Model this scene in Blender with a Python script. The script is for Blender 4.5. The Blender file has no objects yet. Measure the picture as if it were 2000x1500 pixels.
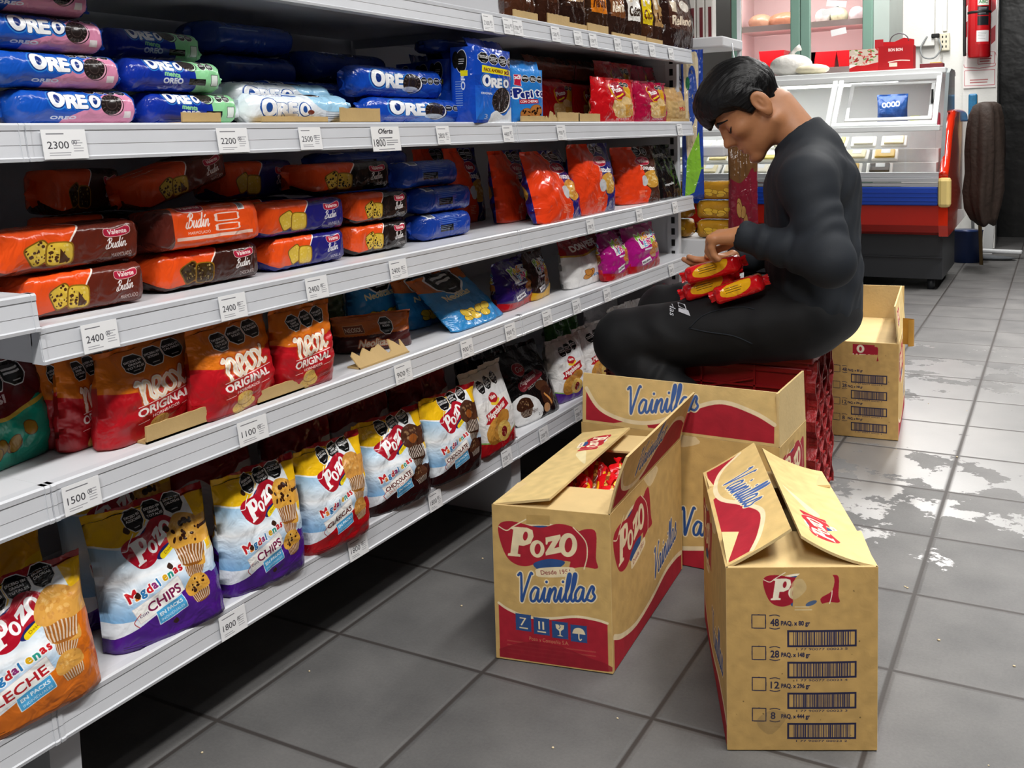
import bpy, bmesh, math, random
import numpy as np
from mathutils import Vector, Matrix

SC = bpy.context.scene
COL = SC.collection
# ------------------------------------------------------------------ camera
F_PX, CAM_YAW, CAM_PITCH, CAM_ROLL, CAM_CY = 1948.92, -0.5044, 0.0916, -0.0281, 444.94
CAM = Vector((1.12941, -2.25654, 0.88845))
def _basis():
    cy, sy, cp, sp = math.cos(CAM_YAW), math.sin(CAM_YAW), math.cos(CAM_PITCH), math.sin(CAM_PITCH)
    f = Vector((sy*cp, cy*cp, -sp)); r = Vector((cy, -sy, 0)); u = r.cross(f)
    c, s = math.cos(CAM_ROLL), math.sin(CAM_ROLL)
    return c*r + s*u, -s*r + c*u, f
CR, CU, CF = _basis()
cam_data = bpy.data.cameras.new('camera'); cam = bpy.data.objects.new('camera', cam_data); COL.objects.link(cam)
cam.matrix_world = Matrix(((CR.x, CU.x, -CF.x, CAM.x), (CR.y, CU.y, -CF.y, CAM.y), (CR.z, CU.z, -CF.z, CAM.z), (0, 0, 0, 1)))
cam_data.sensor_width = 36; cam_data.lens = F_PX/2000*36; cam_data.shift_y = (CAM_CY-750)/2000
cam_data.clip_start = 0.02
SC.camera = cam
# ------------------------------------------------------------------ world, light, exposure
w = bpy.data.worlds.new('world'); SC.world = w; w.use_nodes = True
w.node_tree.nodes['Background'].inputs[0].default_value = (0.80, 0.88, 1.0, 1)
w.node_tree.nodes['Background'].inputs[1].default_value = 0.008
SC.view_settings.view_transform = 'Standard'; SC.view_settings.look = 'None'
SC.view_settings.exposure = 0.20; SC.view_settings.gamma = 1.0; SC.view_settings.use_curve_mapping = False
SC.render.use_simplify = False
def area(name, loc, sx, sy, power, rot=(0, 0, 0), col=(1, 0.98, 0.95), spread=math.pi):
    d = bpy.data.lights.new(name, 'AREA'); d.shape = 'RECTANGLE'; d.size = sx; d.size_y = sy; d.energy = power; d.color = col; d.spread = spread
    o = bpy.data.objects.new(name, d); COL.objects.link(o); o.location = loc; o.rotation_euler = rot
    return o
CEIL = 2.75
LAMPS = [(0.95, -3.3, 58), (1.25, -1.75, 34), (1.2, -0.1, 16), (1.2, 1.6, 24), (0.75, 3.1, 40), (0.3, 4.6, 36), (1.75, -0.9, 15), (1.75, 0.9, 36), (1.75, 2.7, 40)]
for (lx, ly, e) in LAMPS:
    area('tube_light', (lx, ly, CEIL-0.13), 0.16, 1.25, e, spread=math.pi if lx < 1.5 else 1.25)

# ------------------------------------------------------------------ helpers
def proj(p):
    d = Vector(p)-CAM; z = d.dot(CF)
    return 1000+F_PX*d.dot(CR)/z, CAM_CY-F_PX*d.dot(CU)/z
def at(px, py, ax, val):
    d = CF+CR*((px-1000)/F_PX)-CU*((py-CAM_CY)/F_PX)
    return CAM+d*((val-CAM[ax])/d[ax])
def lin(c):
    c = c.lstrip('#'); v = [int(c[i:i+2], 16)/255 for i in (0, 2, 4)]
    return tuple(x/12.92 if x <= 0.04045 else ((x+0.055)/1.055)**2.4 for x in v)
MATS = {}
def mat(name, col, rough=0.5, metal=0.0, bump=0.0, bscale=40.0, vary=0.0, vscale=8.0, spec=0.5, coat=0.0, trans=0.0, alpha=1.0, emit=0.0, ior=1.5):
    if name in MATS: return MATS[name]
    m = bpy.data.materials.new(name); m.use_nodes = True; nt = m.node_tree; b = nt.nodes['Principled BSDF']
    c = lin(col) if isinstance(col, str) else col
    b.inputs['Base Color'].default_value = (*c, 1); b.inputs['Roughness'].default_value = rough; b.inputs['Metallic'].default_value = metal
    b.inputs['Specular IOR Level'].default_value = spec; b.inputs['Coat Weight'].default_value = coat; b.inputs['IOR'].default_value = ior
    b.inputs['Transmission Weight'].default_value = trans; b.inputs['Alpha'].default_value = alpha
    if emit: b.inputs['Emission Color'].default_value = (*c, 1); b.inputs['Emission Strength'].default_value = emit
    tc = nt.nodes.new('ShaderNodeTexCoord')
    if vary:
        n = nt.nodes.new('ShaderNodeTexNoise'); n.inputs['Scale'].default_value = vscale; n.inputs['Detail'].default_value = 5
        nt.links.new(tc.outputs['Object'], n.inputs['Vector'])
        mx = nt.nodes.new('ShaderNodeMix'); mx.data_type = 'RGBA'; mx.blend_type = 'MULTIPLY'; mx.inputs[0].default_value = 1
        mx.inputs[6].default_value = (*c, 1)
        mr = nt.nodes.new('ShaderNodeMapRange'); mr.inputs[1].default_value = 0.3; mr.inputs[2].default_value = 0.7; mr.inputs[3].default_value = 1-vary; mr.inputs[4].default_value = 1
        nt.links.new(n.outputs[0], mr.inputs[0]); nt.links.new(mr.outputs[0], mx.inputs[7]); nt.links.new(mx.outputs[2], b.inputs['Base Color'])
    if bump:
        n = nt.nodes.new('ShaderNodeTexNoise'); n.inputs['Scale'].default_value = bscale; n.inputs['Detail'].default_value = 3
        nt.links.new(tc.outputs['Object'], n.inputs['Vector'])
        bp = nt.nodes.new('ShaderNodeBump'); bp.inputs['Strength'].default_value = bump; bp.inputs['Distance'].default_value = 0.01
        nt.links.new(n.outputs[0], bp.inputs['Height']); nt.links.new(bp.outputs[0], b.inputs['Normal'])
    MATS[name] = m
    return m
def tag(o, label=None, cat=None, group=None, kind=None):
    if label: o['label'] = label
    if cat: o['category'] = cat
    if group: o['group'] = group
    if kind: o['kind'] = kind
    return o
def empty(name, loc=(0, 0, 0), rz=0.0, label=None, cat=None, group=None, kind=None):
    o = bpy.data.objects.new(name, None); o.empty_display_size = 0.05; COL.objects.link(o); o.location = loc; o.rotation_euler = (0, 0, rz)
    return tag(o, label, cat, group, kind)
class MB:                                     # gathers shapes that become ONE mesh object
    def __init__(s): s.v = []; s.f = []; s.mi = []; s.uv = []; s.k = 0; s.sm = []
    def add(s, vs, fs, uvs=None, smooth=False):
        o = len(s.v); s.v += [tuple(p) for p in vs]
        for i, f in enumerate(fs):
            s.f.append(tuple(o+j for j in f)); s.mi.append(s.k); s.sm.append(smooth)
            s.uv.append([tuple(uvs[j]) for j in f] if uvs is not None else [(0, 0)]*len(f))
        return s
    def box(s, x0, x1, y0, y1, z0, z1, M=None):
        vs = [Vector((x, y, z)) for z in (z0, z1) for y in (y0, y1) for x in (x0, x1)]
        if M is not None: vs = [M @ p for p in vs]
        return s.add(vs, [(0, 2, 3, 1), (4, 5, 7, 6), (0, 1, 5, 4), (1, 3, 7, 5), (3, 2, 6, 7), (2, 0, 4, 6)])
    def rbox(s, x0, x1, y0, y1, z0, z1, r=0.01, M=None):       # box with bevelled edges
        bm = bmesh.new(); bmesh.ops.create_cube(bm, size=1)
        for q in bm.verts: q.co = Vector((x0+(q.co.x+.5)*(x1-x0), y0+(q.co.y+.5)*(y1-y0), z0+(q.co.z+.5)*(z1-z0)))
        bmesh.ops.bevel(bm, geom=bm.edges[:], offset=r, segments=2, profile=0.5, affect='EDGES')
        bm.verts.index_update(); vs = [(M @ q.co if M is not None else q.co.copy()) for q in bm.verts]; fs = [[q.index for q in f.verts] for f in bm.faces]; bm.free()
        return s.add(vs, fs)
    def prism(s, prof, a, b, axis=1, M=None):                   # closed profile (2-D, ccw) extruded along an axis
        n = len(prof); vs = []
        for t in (a, b):
            for (p, q) in prof:
                v = Vector((p, t, q)) if axis == 1 else (Vector((t, p, q)) if axis == 0 else Vector((p, q, t)))
                vs.append(M @ v if M is not None else v)
        fs = [(i, (i+1) % n, n+(i+1) % n, n+i) for i in range(n)] + [tuple(range(n))[::-1], tuple(range(n, 2*n))]
        return s.add(vs, fs)
    def tube(s, pts, r, n=10, cap=True):
        pts = [Vector(p) for p in pts]; rs = r if isinstance(r, (list, tuple)) else [r]*len(pts); vs = []; prev = None
        for i, p in enumerate(pts):
            d = (pts[min(i+1, len(pts)-1)]-pts[max(i-1, 0)]).normalized()
            if prev is None: a = d.orthogonal().normalized()
            else: a = (prev-d*prev.dot(d)).normalized()
            prev = a; b = d.cross(a)
            vs += [p+(a*math.cos(t)+b*math.sin(t))*rs[i] for t in [2*math.pi*k/n for k in range(n)]]
        fs = [(i*n+k, i*n+(k+1) % n, (i+1)*n+(k+1) % n, (i+1)*n+k) for i in range(len(pts)-1) for k in range(n)]
        if cap: fs += [tuple(range(n))[::-1], tuple(range((len(pts)-1)*n, len(pts)*n))]
        return s.add(vs, fs, smooth=True)
    def lathe(s, prof, c=(0, 0, 0), n=24, M=None):              # (radius, z) rows turned about z
        vs = []
        for (r, z) in prof:
            for k in range(n):
                v = Vector((c[0]+r*math.cos(2*math.pi*k/n), c[1]+r*math.sin(2*math.pi*k/n), c[2]+z)); vs.append(M @ v if M is not None else v)
        fs = [(i*n+k, i*n+(k+1) % n, (i+1)*n+(k+1) % n, (i+1)*n+k) for i in range(len(prof)-1) for k in range(n)]
        fs += [tuple(range(n))[::-1], tuple(range((len(prof)-1)*n, len(prof)*n))]
        return s.add(vs, fs, smooth=True)
    def blob(s, c, r, n=12, m=8, M=None):
        vs = []; fs = []
        for i in range(m+1):
            th = math.pi*i/m
            for k in range(n):
                ph = 2*math.pi*k/n; v = Vector((r[0]*math.sin(th)*math.cos(ph), r[1]*math.sin(th)*math.sin(ph), r[2]*math.cos(th)))
                vs.append(Vector(c)+(M @ v if M is not None else v))
        for i in range(m):
            for k in range(n): fs.append((i*n+k, (i+1)*n+k, (i+1)*n+(k+1) % n, i*n+(k+1) % n))
        return s.add(vs, fs, smooth=True)
    def build(s, name, mats, parent=None, loc=None, rz=0.0):
        me = bpy.data.meshes.new(name); me.from_pydata(s.v, [], s.f)
        for m in (mats if isinstance(mats, (list, tuple)) else [mats]): me.materials.append(m)
        me.polygons.foreach_set('material_index', s.mi); me.polygons.foreach_set('use_smooth', s.sm)
        ul = me.uv_layers.new(name='uv'); ul.data.foreach_set('uv', [c for f in s.uv for p in f for c in p]); me.update()
        o = bpy.data.objects.new(name, me); COL.objects.link(o)
        if parent is not None: o.parent = parent
        if loc is not None: o.location = loc; o.rotation_euler = (0, 0, rz)
        return o
def struct(o): o['kind'] = 'structure'; return o
def copy_tree(o, parent=None):
    c = o.copy(); COL.objects.link(c)
    if parent is not None: c.parent = parent
    for ch in list(o.children): copy_tree(ch, c)
    return c
# ------------------------------------------------------------------ the setting
def floor_mat():
    m = bpy.data.materials.new('floor_tiles'); m.use_nodes = True; nt = m.node_tree; N = nt.nodes; L = nt.links; b = N['Principled BSDF']
    tc = N.new('ShaderNodeTexCoord')
    def math_(op, a, c=None):
        n = N.new('ShaderNodeMath'); n.operation = op
        for i, q in enumerate((a, c)):
            if q is None: continue
            if isinstance(q, (int, float)): n.inputs[i].default_value = q
            else: L.new(q, n.inputs[i])
        return n.outputs[0]
    sx = N.new('ShaderNodeSeparateXYZ'); L.new(tc.outputs['Object'], sx.inputs[0])
    fx = math_('ABSOLUTE', math_('SUBTRACT', math_('FRACT', math_('ADD', math_('DIVIDE', sx.outputs[0], 0.3), 0.5)), 0.5))
    fy = math_('ABSOLUTE', math_('SUBTRACT', math_('FRACT', math_('ADD', math_('DIVIDE', sx.outputs[1], 0.3), 0.5)), 0.5))
    edge = math_('MINIMUM', fx, fy)                                    # 0 on the joint
    joint = N.new('ShaderNodeMapRange'); joint.inputs[1].default_value = 0.008; joint.inputs[2].default_value = 0.017; L.new(edge, joint.inputs[0])
    soft = N.new('ShaderNodeMapRange'); soft.interpolation_type = 'SMOOTHSTEP'; soft.inputs[1].default_value = 0.006; soft.inputs[2].default_value = 0.035; L.new(edge, soft.inputs[0])
    cell = N.new('ShaderNodeTexWhiteNoise'); cell.noise_dimensions = '2D'
    cv = N.new('ShaderNodeCombineXYZ')
    L.new(math_('FLOOR', math_('DIVIDE', sx.outputs[0], 0.3)), cv.inputs[0]); L.new(math_('FLOOR', math_('DIVIDE', sx.outputs[1], 0.3)), cv.inputs[1]); L.new(cv.outputs[0], cell.inputs['Vector'])
    def noise(scale, detail, rough=0.55, vec=None):
        n = N.new('ShaderNodeTexNoise'); n.inputs['Scale'].default_value = scale; n.inputs['Detail'].default_value = detail; n.inputs['Roughness'].default_value = rough
        L.new(vec or tc.outputs['Object'], n.inputs['Vector']); return n.outputs[0]
    big = noise(6, 5); fine = noise(190, 3, 0.7)
    ramp = N.new('ShaderNodeValToRGB'); ramp.color_ramp.elements[0].position = 0.3; ramp.color_ramp.elements[1].position = 0.75
    ramp.color_ramp.elements[0].color = (0.062, 0.061, 0.062, 1); ramp.color_ramp.elements[1].color = (0.145, 0.141, 0.137, 1)
    tone = math_('ADD', math_('MULTIPLY', big, 0.62), math_('ADD', math_('MULTIPLY', fine, 0.26), math_('MULTIPLY', cell.outputs[0], 0.12)))
    L.new(tone, ramp.inputs[0])
    mx = N.new('ShaderNodeMix'); mx.data_type = 'RGBA'; mx.inputs[6].default_value = (0.035, 0.03, 0.028, 1); L.new(joint.outputs[0], mx.inputs[0]); L.new(ramp.outputs[0], mx.inputs[7]); L.new(mx.outputs[2], b.inputs['Base Color'])
    # polished, damp patches beside the crate: worn smooth enough to mirror the lit display case
    mp = N.new('ShaderNodeMapping'); mp.inputs['Scale'].default_value = (1.0, 1.0, 1); L.new(tc.outputs['Object'], mp.inputs[0])
    wet = math_('ADD', noise(4.6, 7, 0.62, mp.outputs[0]), math_('MULTIPLY', noise(55, 3, 0.6), 0.10))
    dx = math_('DIVIDE', math_('SUBTRACT', sx.outputs[0], 0.92), 0.85); dy = math_('DIVIDE', math_('SUBTRACT', sx.outputs[1], 0.95), 0.85)
    rad = math_('SQRT', math_('ADD', math_('MULTIPLY', dx, dx), math_('MULTIPLY', dy, dy)))
    wet = math_('SUBTRACT', wet, math_('MULTIPLY', rad, 0.20))
    wm = N.new('ShaderNodeMapRange'); wm.inputs[1].default_value = 0.378; wm.inputs[2].default_value = 0.390; L.new(wet, wm.inputs[0])
    wetm = math_('MULTIPLY', wm.outputs[0], soft.outputs[0])
    rr = N.new('ShaderNodeMapRange'); rr.inputs[3].default_value = 0.60; rr.inputs[4].default_value = 0.42; L.new(wetm, rr.inputs[0]); L.new(rr.outputs[0], b.inputs['Roughness'])
    L.new(math_('MULTIPLY', wetm, 1.0), b.inputs['Coat Weight']); b.inputs['Coat Roughness'].default_value = 0.36; b.inputs['Coat IOR'].default_value = 2.6
    b.inputs['Specular IOR Level'].default_value = 0.4
    hgt = math_('ADD', math_('MULTIPLY', soft.outputs[0], 1.0), math_('MULTIPLY', fine, 0.25))
    bp = N.new('ShaderNodeBump'); bp.inputs['Strength'].default_value = 0.5; bp.inputs['Distance'].default_value = 0.004; L.new(hgt, bp.inputs['Height']); L.new(bp.outputs[0], b.inputs['Normal'])
    return m
mb = MB(); mb.box(-3.2, 4.2, -4.2, 7.4, -0.05, 0.0); struct(mb.build('floor', floor_mat()))
M_WALL = mat('white_plaster', '#e6e6e2', 0.6, bump=0.12, bscale=60, vary=0.05)
mb = MB(); mb.box(-3.2, 0.70, 5.75, 5.85, 0, CEIL); struct(mb.build('wall_back', M_WALL))
M_DARK = mat('near_black_sheet', '#060709', 0.3, bump=0.5, bscale=7, vary=0.5, vscale=5)  # near-black, blotchy and bumpy finish for the wall right of the column
mb = MB(); mb.box(0.70, 4.2, 6.35, 6.45, 0, CEIL); struct(mb.build('wall_dark', M_DARK))
mb = MB(); mb.box(0.505, 0.725, 5.55, 5.749, 0, CEIL); struct(mb.build('wall_column', M_WALL))
mb = MB(); mb.box(-3.2, 4.2, -4.2, 7.4, CEIL, CEIL+0.05); struct(mb.build('ceiling', mat('ceiling_paint', '#777776', 0.8)))
for i, (lx, ly, e) in enumerate(LAMPS):
    t = empty('ceiling_light', (lx, ly, CEIL), 0, 'white ceiling tube light over the aisle', 'ceiling light', 'ceiling tube lights')
    mb = MB(); mb.rbox(-0.1, 0.1, -0.65, 0.65, -0.06, 0, 0.006); mb.build('housing', mat('lamp_white', '#e8e8e8', 0.4), t)
    mb = MB(); mb.tube([(0.04, -0.6, -0.085), (0.04, 0.6, -0.085)], 0.013); mb.tube([(-0.04, -0.6, -0.085), (-0.04, 0.6, -0.085)], 0.013); mb.build('tube', mat('tube_glow', '#ffffff', 0.4, emit=3.0), t)

# ------------------------------------------------------------------ gondola shelving
M_SH = mat('shelf_enamel', '#d9dade', 0.32, vary=0.04, vscale=4)
M_RAIL = mat('rail_plastic', '#cfd1d6', 0.30, vary=0.06, vscale=14)
M_SLOT = mat('slot_black', '#070707', 0.7)
XB = -0.40
YJ = [-2.715, -1.495, -0.275, 0.945]
ZS = {1: 1.155, 2: 0.920, 3: 0.675, 4: 0.480, 5: 0.190}
XF = {1: 0.05, 2: 0.05, 3: 0.05, 4: 0.05, 5: 0.03}
LIP = [(-0.012, 0), (0.002, 0), (0.0045, -0.0025), (0.0045, -0.0085), (0.0035, -0.0095), (0.0060, -0.0260), (0.0055, -0.0268), (0.0080, -0.0405), (0.0100, -0.042), (0.0095, -0.046), (-0.012, -0.046)]
LIP = [(x, z) for x, z in LIP][::-1]
bay_label = ['corner of the white shelving bay at the far left edge', 'middle white shelving bay full of cookies, cakes and muffin bags', 'right white shelving bay behind the seated person, ending at the slotted post']
for k in range(3):
    y0, y1 = YJ[k]+0.00015, YJ[k+1]-0.00015
    t = empty('gondola_shelving', (0, 0, 0), 0, bay_label[k], 'shelving', 'white gondola shelving bays')
    mb = MB(); mb.box(XB-0.02, XB, y0, y1, 0.02, 1.75); mb.build('back_panel', M_SH, t)
    for (yy) in ([y0, y1-0.03] if k == 2 else [y0]):
        mb = MB(); mb.box(XB-0.03, XB+0.012, yy, yy+0.03, 0, 1.8); mb.build('upright', M_SH, t)
    for n in (1, 2, 3, 4, 5):
        z = ZS[n]+(.042 if k == 0 and n == 3 else 0); xf = XF[n]
        mb = MB(); mb.box(XB+0.005, xf-0.010, y0, y1, z-0.024, z-0.002)
        mb.box(XB+0.01, xf-0.012, y0+0.001, y0+0.005, z-0.045, z-0.012); mb.box(XB+0.01, xf-0.012, y1-0.005, y1-0.001, z-0.045, z-0.012)
        s = mb.build('shelf', M_SH, t)
        mb = MB(); mb.prism([(xf+a, z+c) for a, c in LIP], y0, y1)
        for yy in (y0+0.004, y1-0.004):                                # rolled end caps of the rail
            mb.prism([(xf+a+0.0015, z+c) for a, c in LIP], yy-0.003, yy+0.003)
        mb.build('price_rail', M_RAIL, s)
    for yy in ([y0, y1-0.05] if k == 2 else [y0]):
        mb = MB(); mb.box(XB, XF[5]-0.015, yy, yy+0.045, 0, ZS[5]-0.046); mb.build('base_foot', M_SH, t)
    if k == 2:                                                         # end frame with slotted post
        mb = MB(); mb.box(XB, 0.0, y1, y1+0.02, 0.14, 1.75); mb.build('end_panel', M_SH, t)
        mb = MB(); mb.box(-0.035, 0.005, y1-0.006, y1+0.02, 0.14, 1.75)
        mb.k = 1
        for q in range(40):
            z = 0.2+q*0.038; mb.box(-0.020, -0.008, y1-0.0075, y1-0.0055, z, z+0.022)
        mb.build('slotted_post', [M_SH, M_SLOT], t)
# ------------------------------------------------------------------ printed artwork, drawn by code
_GL = {}
def glyphs(s, shear=0.0):
    k = (s, shear)
    if k not in _GL:
        c = bpy.data.curves.new('glyphs', 'FONT'); c.body = s; c.shear = shear; c.resolution_u = 3
        o = bpy.data.objects.new('glyphs', c); COL.objects.link(o)
        ev = o.evaluated_get(bpy.context.evaluated_depsgraph_get()); me = ev.to_mesh()
        v = np.array([(p.co.x, p.co.y) for p in me.vertices]) if len(me.vertices) else np.zeros((1, 2)); f = [tuple(p.vertices) for p in me.polygons]
        ev.to_mesh_clear(); bpy.data.objects.remove(o); bpy.data.curves.remove(c)
        lo, hi = v.min(0), v.max(0)
        _GL[k] = (v-np.array([lo[0], 0]), f, hi[0]-lo[0], hi[1])
    return _GL[k]
def smooth(pts, n=6, closed=False):
    P = [np.array(p, float) for p in pts]; out = []; m = len(P)
    for i in range(m if closed else m-1):
        p0, p1, p2, p3 = (P[(i-1) % m] if closed or i > 0 else P[0]), P[i], P[(i+1) % m], (P[(i+2) % m] if closed or i+2 < m else P[-1])
        for t in np.linspace(0, 1, n, endpoint=False): out.append(0.5*((2*p1)+(-p0+p2)*t+(2*p0-5*p1+4*p2-p3)*t*t+(-p0+3*p1-3*p2+p3)*t**3))
    if not closed: out.append(P[-1])
    return out
def rgb(c): c = c.lstrip('#'); return np.array([int(c[i:i+2], 16)/255 for i in (0, 2, 4)], np.float32)
class Cv:                                     # a small painter: x right, y down, in units of one canvas width
    def __init__(s, w, h, bg, ss=2):
        s.ss = ss; s.W, s.H = w*ss, h*ss; s.sc = s.W; s.asp = h/w
        s.a = np.empty((s.H, s.W, 3), np.float32); s.a[:] = rgb(bg); s.T = [np.eye(3)]
    def push(s, x=0, y=0, rot=0, sx=1, sy=None, shx=0):
        c, q = math.cos(rot), math.sin(rot); sy = sx if sy is None else sy
        s.T.append(s.T[-1] @ np.array([[c, -q, x], [q, c, y], [0, 0, 1.]]) @ np.array([[sx, shx, 0], [0, sy, 0], [0, 0, 1.]])); return s
    def pop(s): s.T.pop()
    def tr(s, p):
        p = np.asarray(p, float).reshape(-1, 2); M = s.T[-1]
        return (p @ M[:2, :2].T+M[:2, 2])*s.sc
    def scale(s): return math.sqrt(abs(np.linalg.det(s.T[-1][:2, :2])))*s.sc
    def _fill(s, P, mask):
        y0 = max(int(math.floor(P[:, 1].min())), 0); y1 = min(int(math.ceil(P[:, 1].max())), s.H)
        if y1 <= y0: return
        A = P; B = np.roll(P, -1, 0); ys = np.arange(y0, y1)+0.5
        for y in ys:
            m = (A[:, 1] <= y) != (B[:, 1] <= y)
            if not m.any(): continue
            a, b = A[m], B[m]; xs = np.sort(a[:, 0]+(y-a[:, 1])/(b[:, 1]-a[:, 1])*(b[:, 0]-a[:, 0]))
            r = mask[int(y)]
            for i in range(0, len(xs)-1, 2):
                u, v = int(round(max(xs[i], 0))), int(round(min(xs[i+1], s.W)))
                if v > u: r[u:v] = True
    def paint(s, mask, col, k=1.0):
        c = rgb(col) if isinstance(col, str) else col
        if k >= 1: s.a[mask] = c if c.ndim == 1 else c[mask]
        else: s.a[mask] = s.a[mask]*(1-k)+c*k
    def mask(s): return np.zeros((s.H, s.W), bool)
    def poly(s, pts, col, k=1.0, outline=None, ow=0.0):
        m = s.mask(); s._fill(s.tr(pts), m)
        if outline: s.paint(s.dil(m, ow*s.scale()), outline)
        s.paint(m, col, k); return s
    def rect(s, x0, y0, x1, y1, col, k=1.0, outline=None, ow=0): return s.poly([(x0, y0), (x1, y0), (x1, y1), (x0, y1)], col, k, outline, ow)
    def ell(s, x, y, rx, ry, col, k=1.0, rot=0.0, outline=None, ow=0):
        t = np.linspace(0, 2*math.pi, 40, endpoint=False); c, q = math.cos(rot), math.sin(rot)
        p = np.stack([x+rx*np.cos(t)*c-ry*np.sin(t)*q, y+rx*np.cos(t)*q+ry*np.sin(t)*c], 1)
        return s.poly(p, col, k, outline, ow)
    def dil(s, m, r):
        r = max(r, 1); yy, xx = np.where(m)
        if not len(yy): return m
        p = int(r)+2; y0, y1, x0, x1 = max(yy.min()-p, 0), min(yy.max()+p, s.H), max(xx.min()-p, 0), min(xx.max()+p, s.W)
        sub = m[y0:y1, x0:x1]; o = sub.copy()
        for rr in ([r] if r < 3 else [r, r*0.5]):
            for t in np.linspace(0, 2*math.pi, 12, endpoint=False):
                dx, dy = int(round(rr*math.cos(t))), int(round(rr*math.sin(t)))
                h, w_ = sub.shape
                o[max(dy, 0):h+min(dy, 0), max(dx, 0):w_+min(dx, 0)] |= sub[max(-dy, 0):h+min(-dy, 0), max(-dx, 0):w_+min(-dx, 0)]
        r_ = m.copy(); r_[y0:y1, x0:x1] = o; return r_
    def stroke(s, pts, r, col, outline=None, ow=0, sm=6, k=1.0):
        lines = pts if isinstance(pts[0][0], (tuple, list, np.ndarray)) else [pts]; m = s.mask(); R = r*s.scale()
        for ln in lines:
            P = s.tr(smooth(ln, sm) if sm and len(ln) > 2 else ln)
            for i in range(max(len(P)-1, 1)):
                a, b = P[i], P[min(i+1, len(P)-1)]
                x0, x1 = int(max(min(a[0], b[0])-R-1, 0)), int(min(max(a[0], b[0])+R+2, s.W)); y0, y1 = int(max(min(a[1], b[1])-R-1, 0)), int(min(max(a[1], b[1])+R+2, s.H))
                if x1 <= x0 or y1 <= y0: continue
                X, Y = np.meshgrid(np.arange(x0, x1)+.5, np.arange(y0, y1)+.5); d = b-a; L = d @ d
                t = np.clip(((X-a[0])*d[0]+(Y-a[1])*d[1])/L, 0, 1) if L > 1e-9 else 0
                m[y0:y1, x0:x1] |= (X-a[0]-t*d[0])**2+(Y-a[1]-t*d[1])**2 < R*R
        if outline: s.paint(s.dil(m, ow*s.scale()), outline)
        s.paint(m, col, k); return s
    def text(s, t, x, y, w=None, h=None, col='#ffffff', bold=0.0, shear=0.0, rot=0.0, outline=None, ow=0.0, anchor='l', k=1.0):
        """baseline-left at x,y; capital height h and/or fitted to width w; bold and ow are fractions of h"""
        v, f, gw, gh = glyphs(t, shear); cap = 0.73
        sy = (h/cap) if h else (w/gw); sx = (w/gw) if w else sy; hh = sy*cap
        off = 0 if anchor == 'l' else (-gw*sx/2 if anchor == 'c' else -gw*sx)
        s.push(x, y, rot); P = s.tr(np.stack([v[:, 0]*sx+off, -v[:, 1]*sy], 1)); m = s.mask()
        for q in f: s._fill(P[list(q)], m)
        if bold: m = s.dil(m, bold*hh*s.scale())
        if outline: s.paint(s.dil(m, ow*hh*s.scale()), outline)
        s.paint(m, col, k); s.pop(); return s
    def grad(s, y0, y1, c0, c1, x0=0, x1=1):
        a, b = int(y0*s.sc), int(y1*s.sc); t = np.linspace(0, 1, max(b-a, 1))[:, None, None]
        s.a[a:b, int(x0*s.sc):int(x1*s.sc)] = (rgb(c0)*(1-t)+rgb(c1)*t)[:s.a[a:b].shape[0]]; return s
    def speck(s, n, x0, y0, x1, y1, r, col, seed=1, k=1.0):
        R = random.Random(seed)
        for _ in range(n):
            q = r*R.uniform(0.5, 1.2); s.ell(R.uniform(x0, x1), R.uniform(y0, y1), q, q*R.uniform(0.5, 1), col, k, R.uniform(0, 3))
        return s
    def lines(s, x, y, w, n, dy, th, col, seed=0, k=0.8):           # runs of unreadably small print
        R = random.Random(seed)
        for i in range(n): s.rect(x, y+i*dy, x+w*R.uniform(0.6, 1), y+i*dy+th, col, k)
        return s
    def image(s, name):
        a = s.a.reshape(s.H//s.ss, s.ss, s.W//s.ss, s.ss, 3).mean((1, 3)); h, w_ = a.shape[:2]
        im = bpy.data.images.new(name, w_, h, alpha=False)
        px = np.ones((h, w_, 4), np.float32); px[:, :, :3] = a[::-1]; im.pixels.foreach_set(px.ravel()); im.update(); im.pack(); return im
def art_mat(name, cv, rough=0.28, bump=0.25, bscale=30, spec=0.5, coat=0.0, vary=0.0):
    im = cv.image(name); m = bpy.data.materials.new(name); m.use_nodes = True; nt = m.node_tree; b = nt.nodes['Principled BSDF']
    t = nt.nodes.new('ShaderNodeTexImage'); t.image = im; t.extension = 'EXTEND'; t.interpolation = 'Linear'
    u = nt.nodes.new('ShaderNodeUVMap'); u.uv_map = 'uv'; nt.links.new(u.outputs[0], t.inputs[0]); nt.links.new(t.outputs[0], b.inputs['Base Color'])
    b.inputs['Roughness'].default_value = rough; b.inputs['Specular IOR Level'].default_value = spec; b.inputs['Coat Weight'].default_value = coat; b.inputs['Coat Roughness'].default_value = 0.08
    tc = nt.nodes.new('ShaderNodeTexCoord')
    if bump:
        n = nt.nodes.new('ShaderNodeTexNoise'); n.inputs['Scale'].default_value = bscale; n.inputs['Detail'].default_value = 3; n.inputs['Distortion'].default_value = 0.8
        nt.links.new(tc.outputs['Object'], n.inputs['Vector'])
        bp = nt.nodes.new('ShaderNodeBump'); bp.inputs['Strength'].default_value = bump; bp.inputs['Distance'].default_value = 0.02
        nt.links.new(n.outputs[0], bp.inputs['Height']); nt.links.new(bp.outputs[0], b.inputs['Normal'])
    return m
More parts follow.
